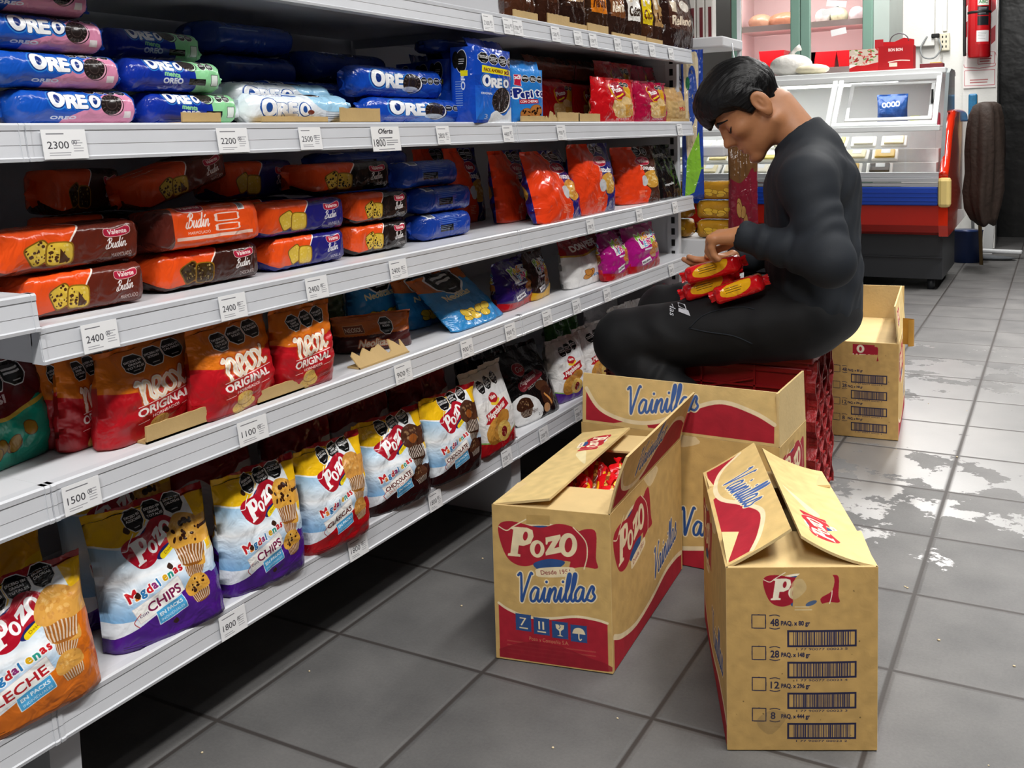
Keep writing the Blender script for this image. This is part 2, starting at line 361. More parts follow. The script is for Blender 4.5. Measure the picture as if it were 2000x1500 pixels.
# ---- lettering and marks that several prints share (each drawn in a unit box: x 0..1)
SCRIPT = {'V': ([[(0, .05), (.10, .0), (.16, .55), (.20, 1.0), (.30, .62), (.46, .02), (.52, .0)]], .50),
 'a': ([[(.30, .55), (.16, .50), (.03, .72), (.06, .97), (.20, .95), (.30, .60), (.29, .90), (.36, 1.0), (.46, .86)]], .42),
 'i': ([[(.02, .86), (.12, .52), (.10, .88), (.16, 1.0), (.26, .86)], [(.16, .30), (.165, .29)]], .22),
 'n': ([[(.02, .84), (.10, .54), (.07, 1.0), (.12, .72), (.24, .52), (.30, .60), (.27, .90), (.33, 1.0), (.42, .86)]], .38),
 'l': ([[(.02, .86), (.16, .45), (.20, .08), (.13, .04), (.09, .40), (.08, .88), (.15, 1.0), (.25, .86)]], .20),
 's': ([[(.02, .86), (.16, .50), (.24, .56), (.22, .70), (.30, .86), (.20, 1.0), (.07, .96)]], .34),
 'B': ([[(.02, .62), (-.06, .92), (.10, 1.0), (.20, .5), (.24, .05)], [(.05, .22), (.20, .02), (.42, .06), (.42, .28), (.22, .46), (.42, .52), (.44, .84), (.22, 1.0), (.12, .9)]], .52),
 'u': ([[(.02, .84), (.09, .54), (.06, .88), (.12, 1.0), (.24, .86), (.30, .54), (.27, .90), (.33, 1.0), (.42, .86)]], .38),
 'd': ([[(.28, .58), (.16, .50), (.03, .72), (.06, .97), (.20, .92), (.36, .04), (.28, .88), (.34, 1.0), (.44, .86)]], .40),
 'í': ([[(.02, .86), (.12, .52), (.10, .88), (.16, 1.0), (.26, .86)], [(.15, .34), (.24, .20)]], .22)}
def script(cv, word, x, y, w, r, col, outline=None, ow=0, rot=0.0, hgt=None):
    strokes = []; cx = 0
    for ch in word:
        st, adv = SCRIPT[ch]; strokes += [[(px+cx+(1-py)*0.22, py) for px, py in q] for q in st]; cx += adv
    k = w/cx; cv.push(x, y, rot, k, hgt or k*1.0); cv.stroke(strokes, r, col, outline, ow); cv.pop()
def serifP(cv, x, y, h, col):                   # the slab letters of the POZO mark, leaning right
    cv.push(x, y, 0, h, h, -0.18*h)
    cv.poly([(.10, 0), (.56, 0), (.76, .07), (.83, .28), (.76, .52), (.54, .62), (.36, .62), (.36, .90), (.46, .92), (.46, 1), (.02, 1), (.02, .92), (.10, .90), (.10, .10), (.02, .08), (.02, 0)], col)
    cv.pop()
def pozo(cv, x, y, w, rot=0.0, red='#a01f2c', paper='#e9dcc0', navy='#2b4a78', desde=True, tail=True, bg=None, pill=None):
    cv.push(x, y, rot, w)
    cv.ell(.42, .20, .33, .19, bg or paper, rot=-0.15); cv.ell(.43, .205, .30, .165, navy, rot=-0.15)
    if tail: cv.poly(smooth([(.80, .06), (.90, .02), (.985, .05), (.985, .30), (1.0, .40), (.86, .40), (.72, .44)], 4), red)
    cv.poly(smooth([(.0, .08), (.14, .03), (.42, .06), (.62, .0), (.80, .04), (.90, .20), (.88, .38), (.70, .36), (.46, .40), (.26, .47), (.10, .42), (.01, .24)], 6, True), red)
    if tail: cv.stroke([(.76, .02), (.88, .14), (.90, .28), (.87, .42)], .006, paper)
    cv.stroke([(.0, .10), (.08, .13), (.15, .08), (.28, -.005)], .006, paper)
    cv.poly(smooth([(.36, .43), (.52, .36), (.68, .37), (.60, .45), (.44, .49)], 5, True), navy)
    cv.push(0, 0, -0.05)
    serifP(cv, .12, .09, .30, paper)
    for (ox, oy, rx, ry) in ((.385, .295, .075, .088), (.70, .235, .090, .120)):
        cv.ell(ox, oy, rx, ry, paper, rot=0.18); cv.ell(ox+.004, oy, rx*.40, ry*.62, red, rot=0.22)
    cv.ell(.268, .176, .024, .046, red, rot=0.25)
    cv.poly([(.475, .175), (.625, .135), (.630, .165), (.560, .275), (.625, .255), (.630, .235), (.645, .235), (.640, .310), (.470, .355), (.468, .325), (.545, .205), (.500, .218), (.490, .245), (.475, .245)], paper)
    cv.pop()
    if desde:
        cv.push(.40, .475, -0.16); cv.poly(smooth([(0, .0), (.18, -.012), (.36, .0), (.38, .04), (.36, .08), (.18, .092), (0, .08), (-.02, .04)], 5, True), pill or paper)
        cv.text('Desde 1951', .03, .06, .30, .045, '#7b1c25'); cv.pop()
    cv.pop()
SEAL = [('EXCESO EN', 'CALORÍAS'), ('EXCESO EN', 'GRASAS', 'TOTALES'), ('EXCESO EN', 'AZÚCARES'), ('EXCESO EN', 'SODIO')]
def seals(cv, x, y, w, n=3, kinds=(2, 1, 0), rot=0.0, dy=0.0, txt=True, rim='#e8e8e8'):
    d = w/n
    for i in range(n):
        cv.push(x+(i+.5)*d*math.cos(rot), y+(i+.5)*d*math.sin(rot)+dy*i, rot, d*0.5)
        o = [(math.cos(math.pi*(k+.5)/4), math.sin(math.pi*(k+.5)/4)) for k in range(8)]
        cv.poly([(a*1.06, b*1.06) for a, b in o], rim); cv.poly([(a*.96, b*.96) for a, b in o], '#0b0b0c')
        ls = SEAL[kinds[i % len(kinds)]]
        for j, q in enumerate(ls):
            if txt: cv.text(q, 0, -.22+j*.30, 1.45 if len(q) > 6 else 1.0, .20, '#f2f2f2', bold=.05, anchor='c')
            else: cv.rect(-.62, -.36+j*.28, .62, -.20+j*.28, '#cfcfcf')
        cv.rect(-.3, .56, .3, .64, '#bdbdbd'); cv.pop()
def muffin(cv, x, y, r, cake='#c98a3a', dark='#8d5420', paper='#e9e2d6', chips=0, seed=1, rot=0.0, tall=1.0):
    cv.push(x, y, rot, r)
    cv.poly(smooth([(-.8, .1), (-.55, 1.15*tall), (.55, 1.15*tall), (.8, .1)], 3), dark)
    for i in range(9): t = -.75+i*.1875; cv.stroke([(t, .25), (t*.72, 1.12*tall)], .035, paper, sm=0, k=0.75)
    cv.poly(smooth([(-1, .2), (-.95, -.4), (-.5, -.95), (.1, -1.05), (.75, -.75), (1.0, -.2), (.95, .3), (.5, .42), (0, .36), (-.6, .45)], 6, True), cake)
    cv.speck(26, -.7, -.8, .75, .2, .10, dark, seed, .22); cv.speck(16, -.6, -.8, .4, 0, .12, '#ffe0a0', seed+3, .25)
    if chips: cv.speck(chips, -.75, -.8, .75, .25, .13, '#35190d', seed+7)
    cv.pop()
def biscuit(cv, x, y, r, col='#d9b25c', rim='#a97a2c', ry=None, rot=0.0):
    ry = ry or r; cv.ell(x, y+r*.12, r*1.02, ry*1.02, rim, rot=rot); cv.ell(x, y, r, ry, col, rot=rot)
    for k in range(7):
        a = k*0.9; cv.ell(x+r*.55*math.cos(a), y+ry*.55*math.sin(a), r*.05, r*.05, rim)
    cv.ell(x, y, r*.05, r*.05, rim)
def slab(cv, x, y, r, col='#d8b24a', edge='#9a6a1e', rot=0.0, crumb=None, seed=1):     # a cut slice of cake
    cv.push(x, y, rot, r); P = smooth([(-.8, -.75), (0, -.85), (.8, -.7), (.92, 0), (.8, .8), (0, .9), (-.85, .8), (-.95, 0)], 4, True)
    cv.poly(P, edge); cv.poly([(a*.88, b*.88) for a, b in P], col); cv.speck(18, -.6, -.6, .6, .6, .09, '#f0d890', seed, .4)
    if crumb: cv.speck(22, -.7, -.65, .7, .65, .11, crumb, seed+2)
    cv.pop()
def barcode(cv, x, y, w, h, col='#20242c', seed=1, rot=0.0):
    cv.push(x, y, rot); R = random.Random(seed); t = 0.0
    while t < w:
        b = w*R.choice([.008, .012, .02, .028]); cv.rect(t, 0, min(t+b, w), h, col); t += b+w*R.choice([.008, .012, .02])
    cv.pop()
# ------------------------------------------------------------------ packaging: shapes
def _wr(seed):
    R = random.Random(seed); ws = [(R.uniform(-1, 1), R.uniform(-1, 1), R.uniform(0, 6.3), R.uniform(5, 16), R.uniform(.4, 1)) for _ in range(9)]
    def f(u, v):
        t = 0
        for a, b, p, k, g in ws: t += g*(abs(math.sin((a*u+b*v)*k+p))-.64)
        return t/5
    return f
def pouch(name, w, h, d, m, seed=0, label=None, cat='bag', group=None, crump=1.0, seal=0.055, nu=22, nv=28, base=0.75, neck=0.0, seam=None, lop=0.0):
    """upright bag, front towards local -y, standing on z = 0; welded fins are parts"""
    fw = _wr(seed); fb = _wr(seed+50); R = random.Random(seed)
    def P(u, v, side):
        e = abs(2*u-1); p = max(0.0, 1-e**5.0)**0.60
        q = base+(1-base)*math.sin(min(v/.32, 1)*math.pi/2) if v < .32 else max(0.0, 1-((v-.32)/(.68-seal*.6))**2.0)
        q = max(q, 0.03); amp = crump*0.011*(0.35+0.65*math.sin(math.pi*min(max(v, .02), .98)))*p**.5
        wid = w*(1-.07*math.sin(math.pi*v)*(1-e*.2)-neck*max(0, v-.5))
        x = (u-.5)*wid+lop*w*v*v; y = side*(d/2*p*q); g = (fw if side < 0 else fb)(u*1.6, v*1.9)
        pl = .0035*crump*math.sin(u*29+seed+2*math.sin(v*6))*max(0, v-.55)*2*p**.4
        y += side*(amp*g)+pl; z = h*(v*(1-.02*p*(1-v)))+.004*crump*g*math.sin(math.pi*v)
        if v < .02: z = 0.0015*(1-p)*R.uniform(.5, 1.5)
        return Vector((x, y, max(z, 0)))
    vt = 1-seal; mb = MB(); vs = []; uv = []
    for side in (-1, 1):
        for j in range(nv+1):
            for i in range(nu+1):
                u, v = i/nu, vt*j/nv
                vs.append(P(u, v, side)); uv.append(((u-.03)/.84 if side < 0 else (1-u), v))
    n = (nu+1)*(nv+1); fs = []
    for j in range(nv):
        for i in range(nu):
            a = j*(nu+1)+i; fs.append((a, a+1, a+nu+2, a+nu+1)); fs.append((n+a+1, n+a, n+a+nu+1, n+a+nu+2))
    for i in range(nu): fs.append((i+1, i, n+i, n+i+1))
    for j in range(nv):
        a = j*(nu+1); fs.append((a+nu+1, n+a+nu+1, n+a, a)); b = a+nu; fs.append((b, n+b, n+b+nu+1, b+nu+1))
    mb.add(vs, fs, uv, True); root = mb.build(name, m)
    vs = []; uv = []                                                  # welded top fin with pinked edge
    for j in (0, 1, 2):
        for i in range(nu*2+1):
            u = i/(nu*2); v = vt+seal*j/2; q = P(min(max(u, 0), 1), vt, -1); q2 = P(u, vt, 1)
            y = (q.y+q2.y)/2+.004*crump*math.sin(u*11+seed)*(j/2); z = q.z+h*seal*j/2*(0.94 if j == 2 and i % 2 else 1)
            vs.append((q.x, y-.0006, z)); uv.append(((u-.03)/.84, min(v, 1)))
    k = nu*2+1; fs = [(j*k+i, j*k+i+1, (j+1)*k+i+1, (j+1)*k+i) for j in (0, 1) for i in range(nu*2)]
    nb = len(vs); vs += [(a, b+.0012, c) for a, b, c in vs]; uv += uv; fs += [tuple(nb+t for t in f[::-1]) for f in fs]
    mb = MB(); mb.add(vs, fs, uv, True); mb.build('top_seal', seam or m, root)
    return tag(root, label, cat, group)
def flowpack(name, L, W, H, m, seed=0, label=None, cat='packet', group=None, ex=3.2, taper=0.12, fin=0.016, crump=1.0, seam=None, n=30, nx=26):
    """wrapped pack lying along local x, printed front towards local -y; pinched ends with welded fins as parts"""
    fw = _wr(seed); R = random.Random(seed); vs = []; uv = []
    prof = []
    for k in range(n+1):
        t = 2*math.pi*k/n; c, q = -math.sin(t), -math.cos(t)          # starts underneath, climbs the front, over the top
        prof.append((math.copysign(abs(c)**(2/ex), c)*W/2, math.copysign(abs(q)**(2/ex), q)*H/2))
    def vv(k):
        k = min(k, n-k); y, z = prof[k]; arc = 0
        for j in range(k): arc += math.hypot(prof[j+1][0]-prof[j][0], prof[j+1][1]-prof[j][1])
        return (arc-W*.42)/(H+W*.42)
    V = [vv(k) for k in range(n+1)]
    for i in range(nx+1):
        s = i/nx; e = min(s, 1-s)/taper; g = 1.0 if e >= 1 else (0.16+0.84*math.sin(e*math.pi/2)**.8)
        gz = 1.0 if e >= 1 else (0.45+0.55*math.sin(e*math.pi/2)**.8)
        for k in range(n+1):
            y, z = prof[k % n]; a = .0035*crump*fw(s*3, (k % n)/n*2)+(0 if e >= 1 else .003*crump*math.sin(k*1.9+seed)*(1-e))
            r = 1+a/max(H, W)*2
            vs.append(((s-.5)*L, y*g*r, max(H/2+(z*gz)*r, 0.0005))); uv.append((s, V[k]))
    fs = [(i*(n+1)+k, (i+1)*(n+1)+k, (i+1)*(n+1)+k+1, i*(n+1)+k+1) for i in range(nx) for k in range(n)]
    for i in (0, nx):
        b = i*(n+1); fs.append(tuple(b+k for k in (range(n) if i == 0 else range(n-1, -1, -1))))
    mb = MB(); mb.add(vs, fs, uv, True); root = mb.build(name, m)
    for sd in (-1, 1):
        if fin <= 0: break
        mb = MB(); vs = []; uv = []; q = 10
        for j in range(3):
            for k in range(q+1):
                t = k/q; hh = H*(.52+.10*j/2)
                vs.append((sd*(L/2-.001+fin*j/2*(1 if j < 2 or k % 2 else .85)), .006*crump*math.sin(t*7+seed+sd)*j/2, max(H/2+(t-.5)*hh, .001))); uv.append((0.004 if sd < 0 else .996, .2+.6*t))
        f0 = [(j*(q+1)+k, (j+1)*(q+1)+k, (j+1)*(q+1)+k+1, j*(q+1)+k+1) for j in range(2) for k in range(q)]
        nb = len(vs); vs += [(a, b+.0014, c) for a, b, c in vs]; f0 += [tuple(nb+t for t in f[::-1]) for f in f0]
        mb.add(vs, f0, uv+uv, True); mb.build('end_seal', seam or m, root)
    return tag(root, label, cat, group)
# ---- where things stand: read off the picture, solved on the real shelf planes
def stand(bl, br, tr, zs, d):
    """an upright pack whose front foot runs bl-br on the plane z = zs and whose right shoulder is at tr: place, turn, width, height"""
    P, Q = at(*bl, 2, zs), at(*br, 2, zs)
    X = (Q-P).normalized(); Y = Vector((-X.y, X.x, 0)); Z = Vector((0, 0, 1)); A = np.zeros((2, 2)); b = np.zeros(2)
    for r_, (ax, c, s) in enumerate(((CR, tr[0]-1000, 1), (CU, tr[1]-CAM_CY, -1))):
        g = lambda v: s*F_PX*v.dot(ax)-c*v.dot(CF)
        A[r_] = g(Z), g(Y); b[r_] = -g(Q-CAM)
    zc, yc = np.linalg.solve(A, b); lean = math.atan2(yc, zc)
    return (P+Q)/2+Y*(d*.27), (-lean, 0, math.atan2(X.y, X.x)), (Q-P).length, math.hypot(zc, yc)
def bag(name, label, group, art, bl, br, tr, zs, d=.07, seed=0, back=0.0, lean=None, hk=1.0, wk=1.0, lift=0.001, cat='bag', **kw):
    loc, rot, w_, h_ = stand(bl, br, tr, zs, d)
    if lean is not None: h_ *= math.cos(rot[0])/max(math.cos(lean), .5); rot = (-lean, 0, rot[2])
    gap = next(z1-.047-z0 for z1, z0 in ((ZS[4], ZS[5]), (ZS[3], ZS[4]), (ZS[2], ZS[3])) if abs(z0-zs) < .01); h_ = min(h_, (gap-.010)/max(math.cos(rot[0]), .3))
    o = pouch(name, w_*wk*(1.06 if zs < .3 else 1.0), h_*hk, d, art, seed, label, cat, group, **kw)
    sh = Matrix.Identity(4); sh[1][2] = math.tan(-rot[0]); sh[2][2] = 1.0; sq = Matrix.Diagonal((1, 1, math.cos(rot[0]), 1))
    for q in [o]+list(o.children): q.data.transform(sh @ sq)        # it slouches: the base stays flat on the shelf
    Y = Vector((-math.sin(rot[2]), math.cos(rot[2]), 0)); o.location = loc+Y*back; o.location.z += lift; o.rotation_euler = (0, 0, rot[2])
    if DEBUG: print('BAG %-16s w%.3f h%.3f lean%5.1f yaw%6.1f x%.3f y%.3f  %s' % (name, w_, h_, -math.degrees(rot[0]), math.degrees(rot[2]), loc.x, loc.y, label[:30]))
    return o
def pack(name, label, group, art, y0, y1, x, z, W, H, seed=0, yaw=0.0, cat='packet', roll=0.0, pitch=0.0, **kw):
    """a wrapped pack lying along the shelf from y0 to y1, its front at x"""
    fin = kw.pop('fin', .014); L = (y1-y0)-2*fin
    o = flowpack(name, L, W, H, art, seed, label, cat, group, fin=fin, **kw)
    o.location = (x-W/2, (y0+y1)/2, z); o.rotation_euler = (roll, pitch, math.pi/2+yaw)
    return o
def foot(bl, br, zs):
    P, Q = at(*bl, 2, zs), at(*br, 2, zs); return P, Q, (Q-P).length, math.atan2((Q-P).y, (Q-P).x)
DEBUG = bool(__import__('os').environ.get('SCENE_DEBUG'))
# ------------------------------------------------------------------ packaging: prints
MULTI = ['#c8232c', '#e07a1f', '#2f79b5', '#c8232c', '#8c2f6f', '#2f79b5', '#d9a514', '#2f9a8a', '#c8232c']
def letters(cv, t, x, y, h, cols, rot=0.0, bold=.05, outline='#f4f6f8', ow=.12, step=.62):
    cv.push(x, y, rot)
    for i, ch in enumerate(t): cv.text(ch, i*h*step*1.15, (.10*h if i % 2 else 0), None, h*(1.15 if i == 0 else .92), cols[i % len(cols)], bold=bold, outline=outline, ow=ow)
    cv.pop()
def art_muffins(name, low, cap, cake, dark, chips=0, low2=None, top='#9c1420', choc=False, sub=None):
    c = Cv(400, 520, '#e8eef4'); c.grad(.25, .62, '#8dbfe6', '#f3f6f9'); c.grad(.62, 1.0, '#f3f6f9', '#7fb4e2')
    c.poly(smooth([(0, .30), (.25, .36), (.45, .30), (.62, .12), (1, .10), (1, .0), (0, .0)], 5), '#f3f6f9')
    c.poly(smooth([(0, .28), (.22, .33), (.42, .27), (.58, .12), (.70, .0), (.0, .0)], 5), '#f2bf17')
    c.poly([(.93, 0), (1, 0), (1, .62), (.985, .3)], '#f2bf17'); c.poly(smooth([(.15, .0), (.5, .06), (1, .075), (1, 0)], 3), top)
    c.poly(smooth([(0, 1.16), (.25, 1.06), (.5, .95), (.72, .86), (1.0, .82), (1, 1.3), (0, 1.3)], 6), low)
    if low2: c.poly(smooth([(.78, .50), (.95, .46), (1, .42), (1, .95), (.80, .86)], 4), low2)
    seals(c, .30, .155, .62, 3, (2, 1, 0), rot=-.10)
    c.push(.17, .31, -.30); pozo(c, 0, 0, .66, red='#b0152a', paper='#fbfbfb', navy='#232a6a', desde=False, tail=False); c.stroke([(.30, .30), (.44, .27), (.58, .22)], .028, '#f3d81e'); c.text('Desde 1951', .33, .305, .23, .026, '#8a5a10', rot=-.2); c.pop()
    letters(c, 'Magdalenas', .14, .83, .088, MULTI, -.27, step=.60)
    c.push(.17, .96, -.28, 1.10); c.poly([(0, -.06), (.46, -.085), (.47, .055), (.02, .085)], '#f6f4f0', outline='#d8c9c9', ow=.004)
    if len(cap) <= 6: c.text('con' if chips else '', .03, .04, .08, .035, '#4a2a5a'); c.text(cap, .12 if chips else .03, .045, .32 if chips else .40, .085, '#7a1b4a' if chips else '#b02028', bold=0.025)
    else: c.text(cap, .03, .02 if sub else .04, .41, .06, '#5a1c1c', bold=0.030)
    if sub: c.text(sub, .06, .068, .38, .035, '#c05a50')
    c.pop()
    c.push(.38, 1.05, -.28, 1.1); c.poly([(0, -.06), (.26, -.06), (.26, .07), (0, .07)], '#4fa8dc', outline='#e6f2fa', ow=.006); c.text('EN PACKS', .02, 0, .22, .036, '#eef8ff', bold=0.025); c.text('INDIVIDUALES', .02, .05, .22, .026, '#dff0fb'); c.pop()
    muffin(c, .84, .64, .13, cake, dark, '#efe6da', chips, 2, .25); muffin(c, .84, .42, .20, cake, dark, '#efe6da', int(chips*1.6), 5, .1, 1.05); muffin(c, .82, .90, .125, cake, dark, '#efe6da', chips, 9, -.2)
    if choc: c.ell(.83, .40, .08, .06, '#8a4a1c')
    if chips:
        for (x, y) in ((.30, .22), (.22, .78), (.58, .62), (.66, .30), (.55, 1.15)): c.poly(smooth([(x-.03, y), (x, y-.035), (x+.03, y+.005), (x+.005, y+.03)], 4, True), '#3a2016')
    c.lines(.07, 1.24, .3, 2, .022, .008, '#1a1014', 3, .5); c.stroke([(.22, .95), (.16, 1.02), (.2, 1.08)], .004, '#b04a50')
    return art_mat(name, c, .22, .35, 26)
def art_white(name, band, ribbon='#b3202a', fill='#7a1d22', shoulder=None):
    c = Cv(320, 440, '#eceae8'); c.grad(.0, .5, '#f2f1f0', '#dcdcde')
    if shoulder: c.rect(0, 0, 1, .13, shoulder)
    c.poly(smooth([(0, 1.12), (.3, 1.20), (.6, 1.22), (1, 1.1), (1, 1.4), (0, 1.4)], 4), band); c.stroke([(0, 1.11), (.3, 1.19), (.6, 1.21), (1, 1.09)], .012, '#7fae5a')
    seals(c, .22, .30, .66, 3, (2, 1, 0), rot=-.12)
    c.ell(.52, .50, .13, .085, '#b3202a'); c.text('Valente', .43, .51, .18, .06, '#f6efe6', bold=0.050); c.stroke([(.42, .57), (.55, .60), (.66, .55)], .022, '#e8c33a')
    c.poly([(.18, .70), (.82, .56), (.88, .70), (.82, .72), (.24, .86), (.14, .84), (.22, .78)], ribbon); c.text('Magdalenas', .24, .80, .56, .10, '#fbf4ee', bold=0.040, rot=-.21, shear=.3)
    c.ell(.40, 1.02, .27, .20, '#a8702a', rot=-.3); c.ell(.38, .98, .25, .17, '#c98f3e', rot=-.3); c.ell(.62, .86, .20, .12, '#c08436', rot=-.2); c.ell(.60, 1.08, .20, .17, '#dcb45c', rot=.4); c.ell(.60, 1.09, .075, .09, fill); c.speck(20, .4, .9, .75, 1.2, .02, '#f1d58c', 4, .5)
    return art_mat(name, c, .2, .4, 26)
def art_neox():
    c = Cv(400, 520, '#b8141f'); c.grad(.55, 1.3, '#c31722', '#a40f1a'); c.poly(smooth([(0, .55), (.3, .60), (.6, .50), (1, .47), (1, 0), (0, 0)], 5), '#e0761a'); c.grad(0, .12, '#cf6613', '#e0761a')
    seals(c, .20, .26, .78, 3, (1, 3, 0), rot=-.10)
    S = [[(.02, .05), (.14, .0), (.12, .95)], [(.12, .55), (.30, .05), (.44, .15), (.42, .70), (.52, .92), (.66, .62)], [(.60, .58), (.90, .40), (.88, .12), (.70, .10), (.60, .55), (.74, .95), (1.0, .78)], [(1.22, .15), (1.06, .30), (1.06, .75), (1.22, .90), (1.38, .70), (1.36, .28), (1.22, .14)], [(1.44, .15), (1.60, .25), (1.76, .85), (1.96, .78)], [(1.92, .08), (1.74, .40), (1.50, .92)]]
    c.push(.22, .50, -.13, .335, .30); c.stroke(S, .085, '#f6efe6', '#c2541c', .05); c.stroke(S, .03, '#fbdcae', k=.6); c.pop()
    c.stroke([(.22, .81), (.94, .73)], .005, '#f0dcd6', sm=0); c.text('ORIGINAL', .22, .95, .70, .115, '#f7f0ea', bold=0.050, rot=-.11); c.text('HORNEADOS', .40, 1.01, .34, .045, '#f0dcd6', bold=0.040, rot=-.11); c.stroke([(.22, 1.04), (.36, 1.025)], .004, '#f0dcd6', sm=0); c.stroke([(.78, .975), (.90, .96)], .004, '#f0dcd6', sm=0)
    for (x, y, r) in ((.44, 1.22, .11), (.56, 1.19, .10), (.50, 1.10, .12)): biscuit(c, x, y, r, ry=r*.78)
    return art_mat('print_neox', c, .3, .5, 20)
def art_plain(name, top, low, split=.6, words=(), seal=False, food=None, foodc='#c98a3a', rough=.22, band=None):
    c = Cv(256, 340, top); c.poly(smooth([(0, split), (.4, split+.06), (.7, split-.02), (1, split-.08), (1, 1.4), (0, 1.4)], 5), low)
    if band: c.poly(smooth([(0, split-.02), (.4, split+.04), (.7, split-.04), (1, split-.10), (1, split-.05), (.7, split+.02), (.4, split+.09), (0, split+.03)], 4), band)
    if seal: seals(c, .25, .22, .65, 2 if seal is True else seal, (3, 0, 2), -.1, txt=False)
    for (t, x, y, w_, h, col) in words: c.text(t, x, y, w_, h, col, bold=0.060, rot=-.08)
    R = random.Random(len(name))
    for k in range(food or 0): x, y = R.uniform(.2, .85), R.uniform(.85, 1.2); c.ell(x, y, .11, .08, foodc, rot=R.uniform(0, 3), outline='#4a2a10', ow=.008)
    return art_mat(name, c, rough, .4, 22)
def art_snackbox():
    c = Cv(400, 190, '#c9641f'); c.poly([(0, .25)]+[(k/40, .245+.006*(k % 2)) for k in range(41)]+[(1, .5), (0, .5)], '#4a1d1c')
    for k in range(5): c.rect(0, .01+k*.016, 1, .016+k*.016, '#a84e16')
    c.rect(.08, .12, .36, .215, '#7a3414', outline='#d9a878', ow=.006); c.text('NEOSOL', .095, .195, .24, .055, '#f0dcc4', bold=.03); seals(c, .60, .16, .22, 1, (3,))
    c.text('Neolitas', .26, .41, .46, .11, '#f3dcc0', bold=.05, shear=.15, outline='#c2541c', ow=.10); c.lines(.3, .45, .4, 1, .02, .008, '#a8786a')
    return art_mat('print_snack_brown', c, .28, .4, 22)
def art_toy(name, bg, low, colour_word=True):                          # bag with the word set in loose coloured letters
    c = Cv(280, 380, bg); c.poly(smooth([(0, 1.12), (.5, 1.2), (1, 1.02), (1, 1.4), (0, 1.4)], 4), low); W = ['#8cc63f', '#e8c31d', '#f08a24', '#e2e2e2', '#6fb3dc', '#d9447a']
    letters(c, 'MAGDA', .30, .44, .17, W, -.12, .06, '#f4f4f4', .10, .72); letters(c, 'LENAS', .34, .64, .17, W[3:]+W[:3], -.12, .06, '#f4f4f4', .10, .72); c.rect(.42, .70, .72, .75, '#e8e8ee')
    muffin(c, .88, .72, .15, '#b5702f', '#7a4318'); muffin(c, .74, .86, .12, '#b5702f', '#7a4318'); c.push(.26, 1.02, -.2); c.rect(0, 0, .34, .15, '#efefef'); c.text('RELLENAS', .03, .105, .28, .06, '#33204a', bold=0.050); c.pop()
    return art_mat(name, c, .2, .4, 24)
def art_loaf(name, right, kind, word='VAINILLA', back=False):          # boxy cake in film: orange half with slices, dark half with lettering
    c = Cv(480, 230, '#e8501a')
    if back:
        c.rect(.0, 0, .13, .5, '#5a241c'); seals(c, .14, .035, .42, 4, (0, 1, 2, 3), .04)
        c.poly(smooth([(.20, .12), (.34, .10), (.42, .13), (.41, .21), (.30, .22), (.20, .20)], 3, True), '#b02540', outline='#f3ded8', ow=.006); c.text('Valente', .22, .19, .18, .05, '#f6e9e4', bold=0.030)
        script(c, 'Budín', .24, .23, .20, .05, '#f6e4dc'); c.text('MARMOLADO', .25, .385, .20, .022, '#f6e4dc'); c.lines(.50, .12, .20, 5, .018, .006, '#f6d5c8', 2); c.rect(.74, .08, .80, .24, '#f4f0ec'); barcode(c, .745, .09, .05, .14, seed=4)
        for (y0, y1) in ((.25, .31), (.33, .38)): c.poly(smooth([(.52, y0), (.72, y0), (.735, (y0+y1)/2), (.72, y1), (.52, y1), (.505, (y0+y1)/2)], 3, True), '#f6d5c8'); c.rect(.53, y0+.006, .72, y1-.006, '#e8501a')
        c.rect(.15, .40, .86, .425, '#f0c8b8'); return art_mat(name, c, .24, .45, 22)
    E = smooth([(.56, 0), (.55, .16), (.46, .30), (.42, .48)], 5); c.poly(list(E)+[(1, .48), (1, 0)], right); c.stroke(E, .006, '#f2e4da', sm=0)
    c.poly(smooth([(.0, .46), (.2, .44), (.45, .40), (.45, .5), (0, .5)], 3), right)
    crumb = {'marble': '#4a2a14', 'vanilla': None, 'chips': '#1d1208', 'choc': '#2a1408'}[kind]; col = '#3a2a10' if kind == 'choc' else '#d9b640'
    slab(c, .27, .345, .088, col, '#7a5514', -.45, crumb, 3); slab(c, .40, .365, .096, col, '#8a6418', .06, crumb, 5)
    if kind == 'marble': c.poly([(.40, .33), (.46, .42), (.39, .43)], '#4a2a14')
    c.push(.70, .235, -.04, .82); c.poly(smooth([(-.005, .0), (.09, .015), (.20, -.005), (.205, .055), (.10, .075), (0, .06)], 4, True), '#b02540', outline='#f0d8d0', ow=.004); c.text('Valente', .02, .052, .165, .042, '#f6e9e4', bold=0.040); c.pop()
    script(c, 'Budín', .70, .305, .135, .045, '#eeeae8', rot=-.08); c.text(word, .74, .44, .14, .03, '#e4e0de', rot=-.05)
    c.text('Budín', .20, .07, .12, .035, '#f3d8c8', shear=.3); c.lines(.10, .045, .10, 2, .02, .006, '#f3d8c8')
    return art_mat(name, c, .22, .45, 22)
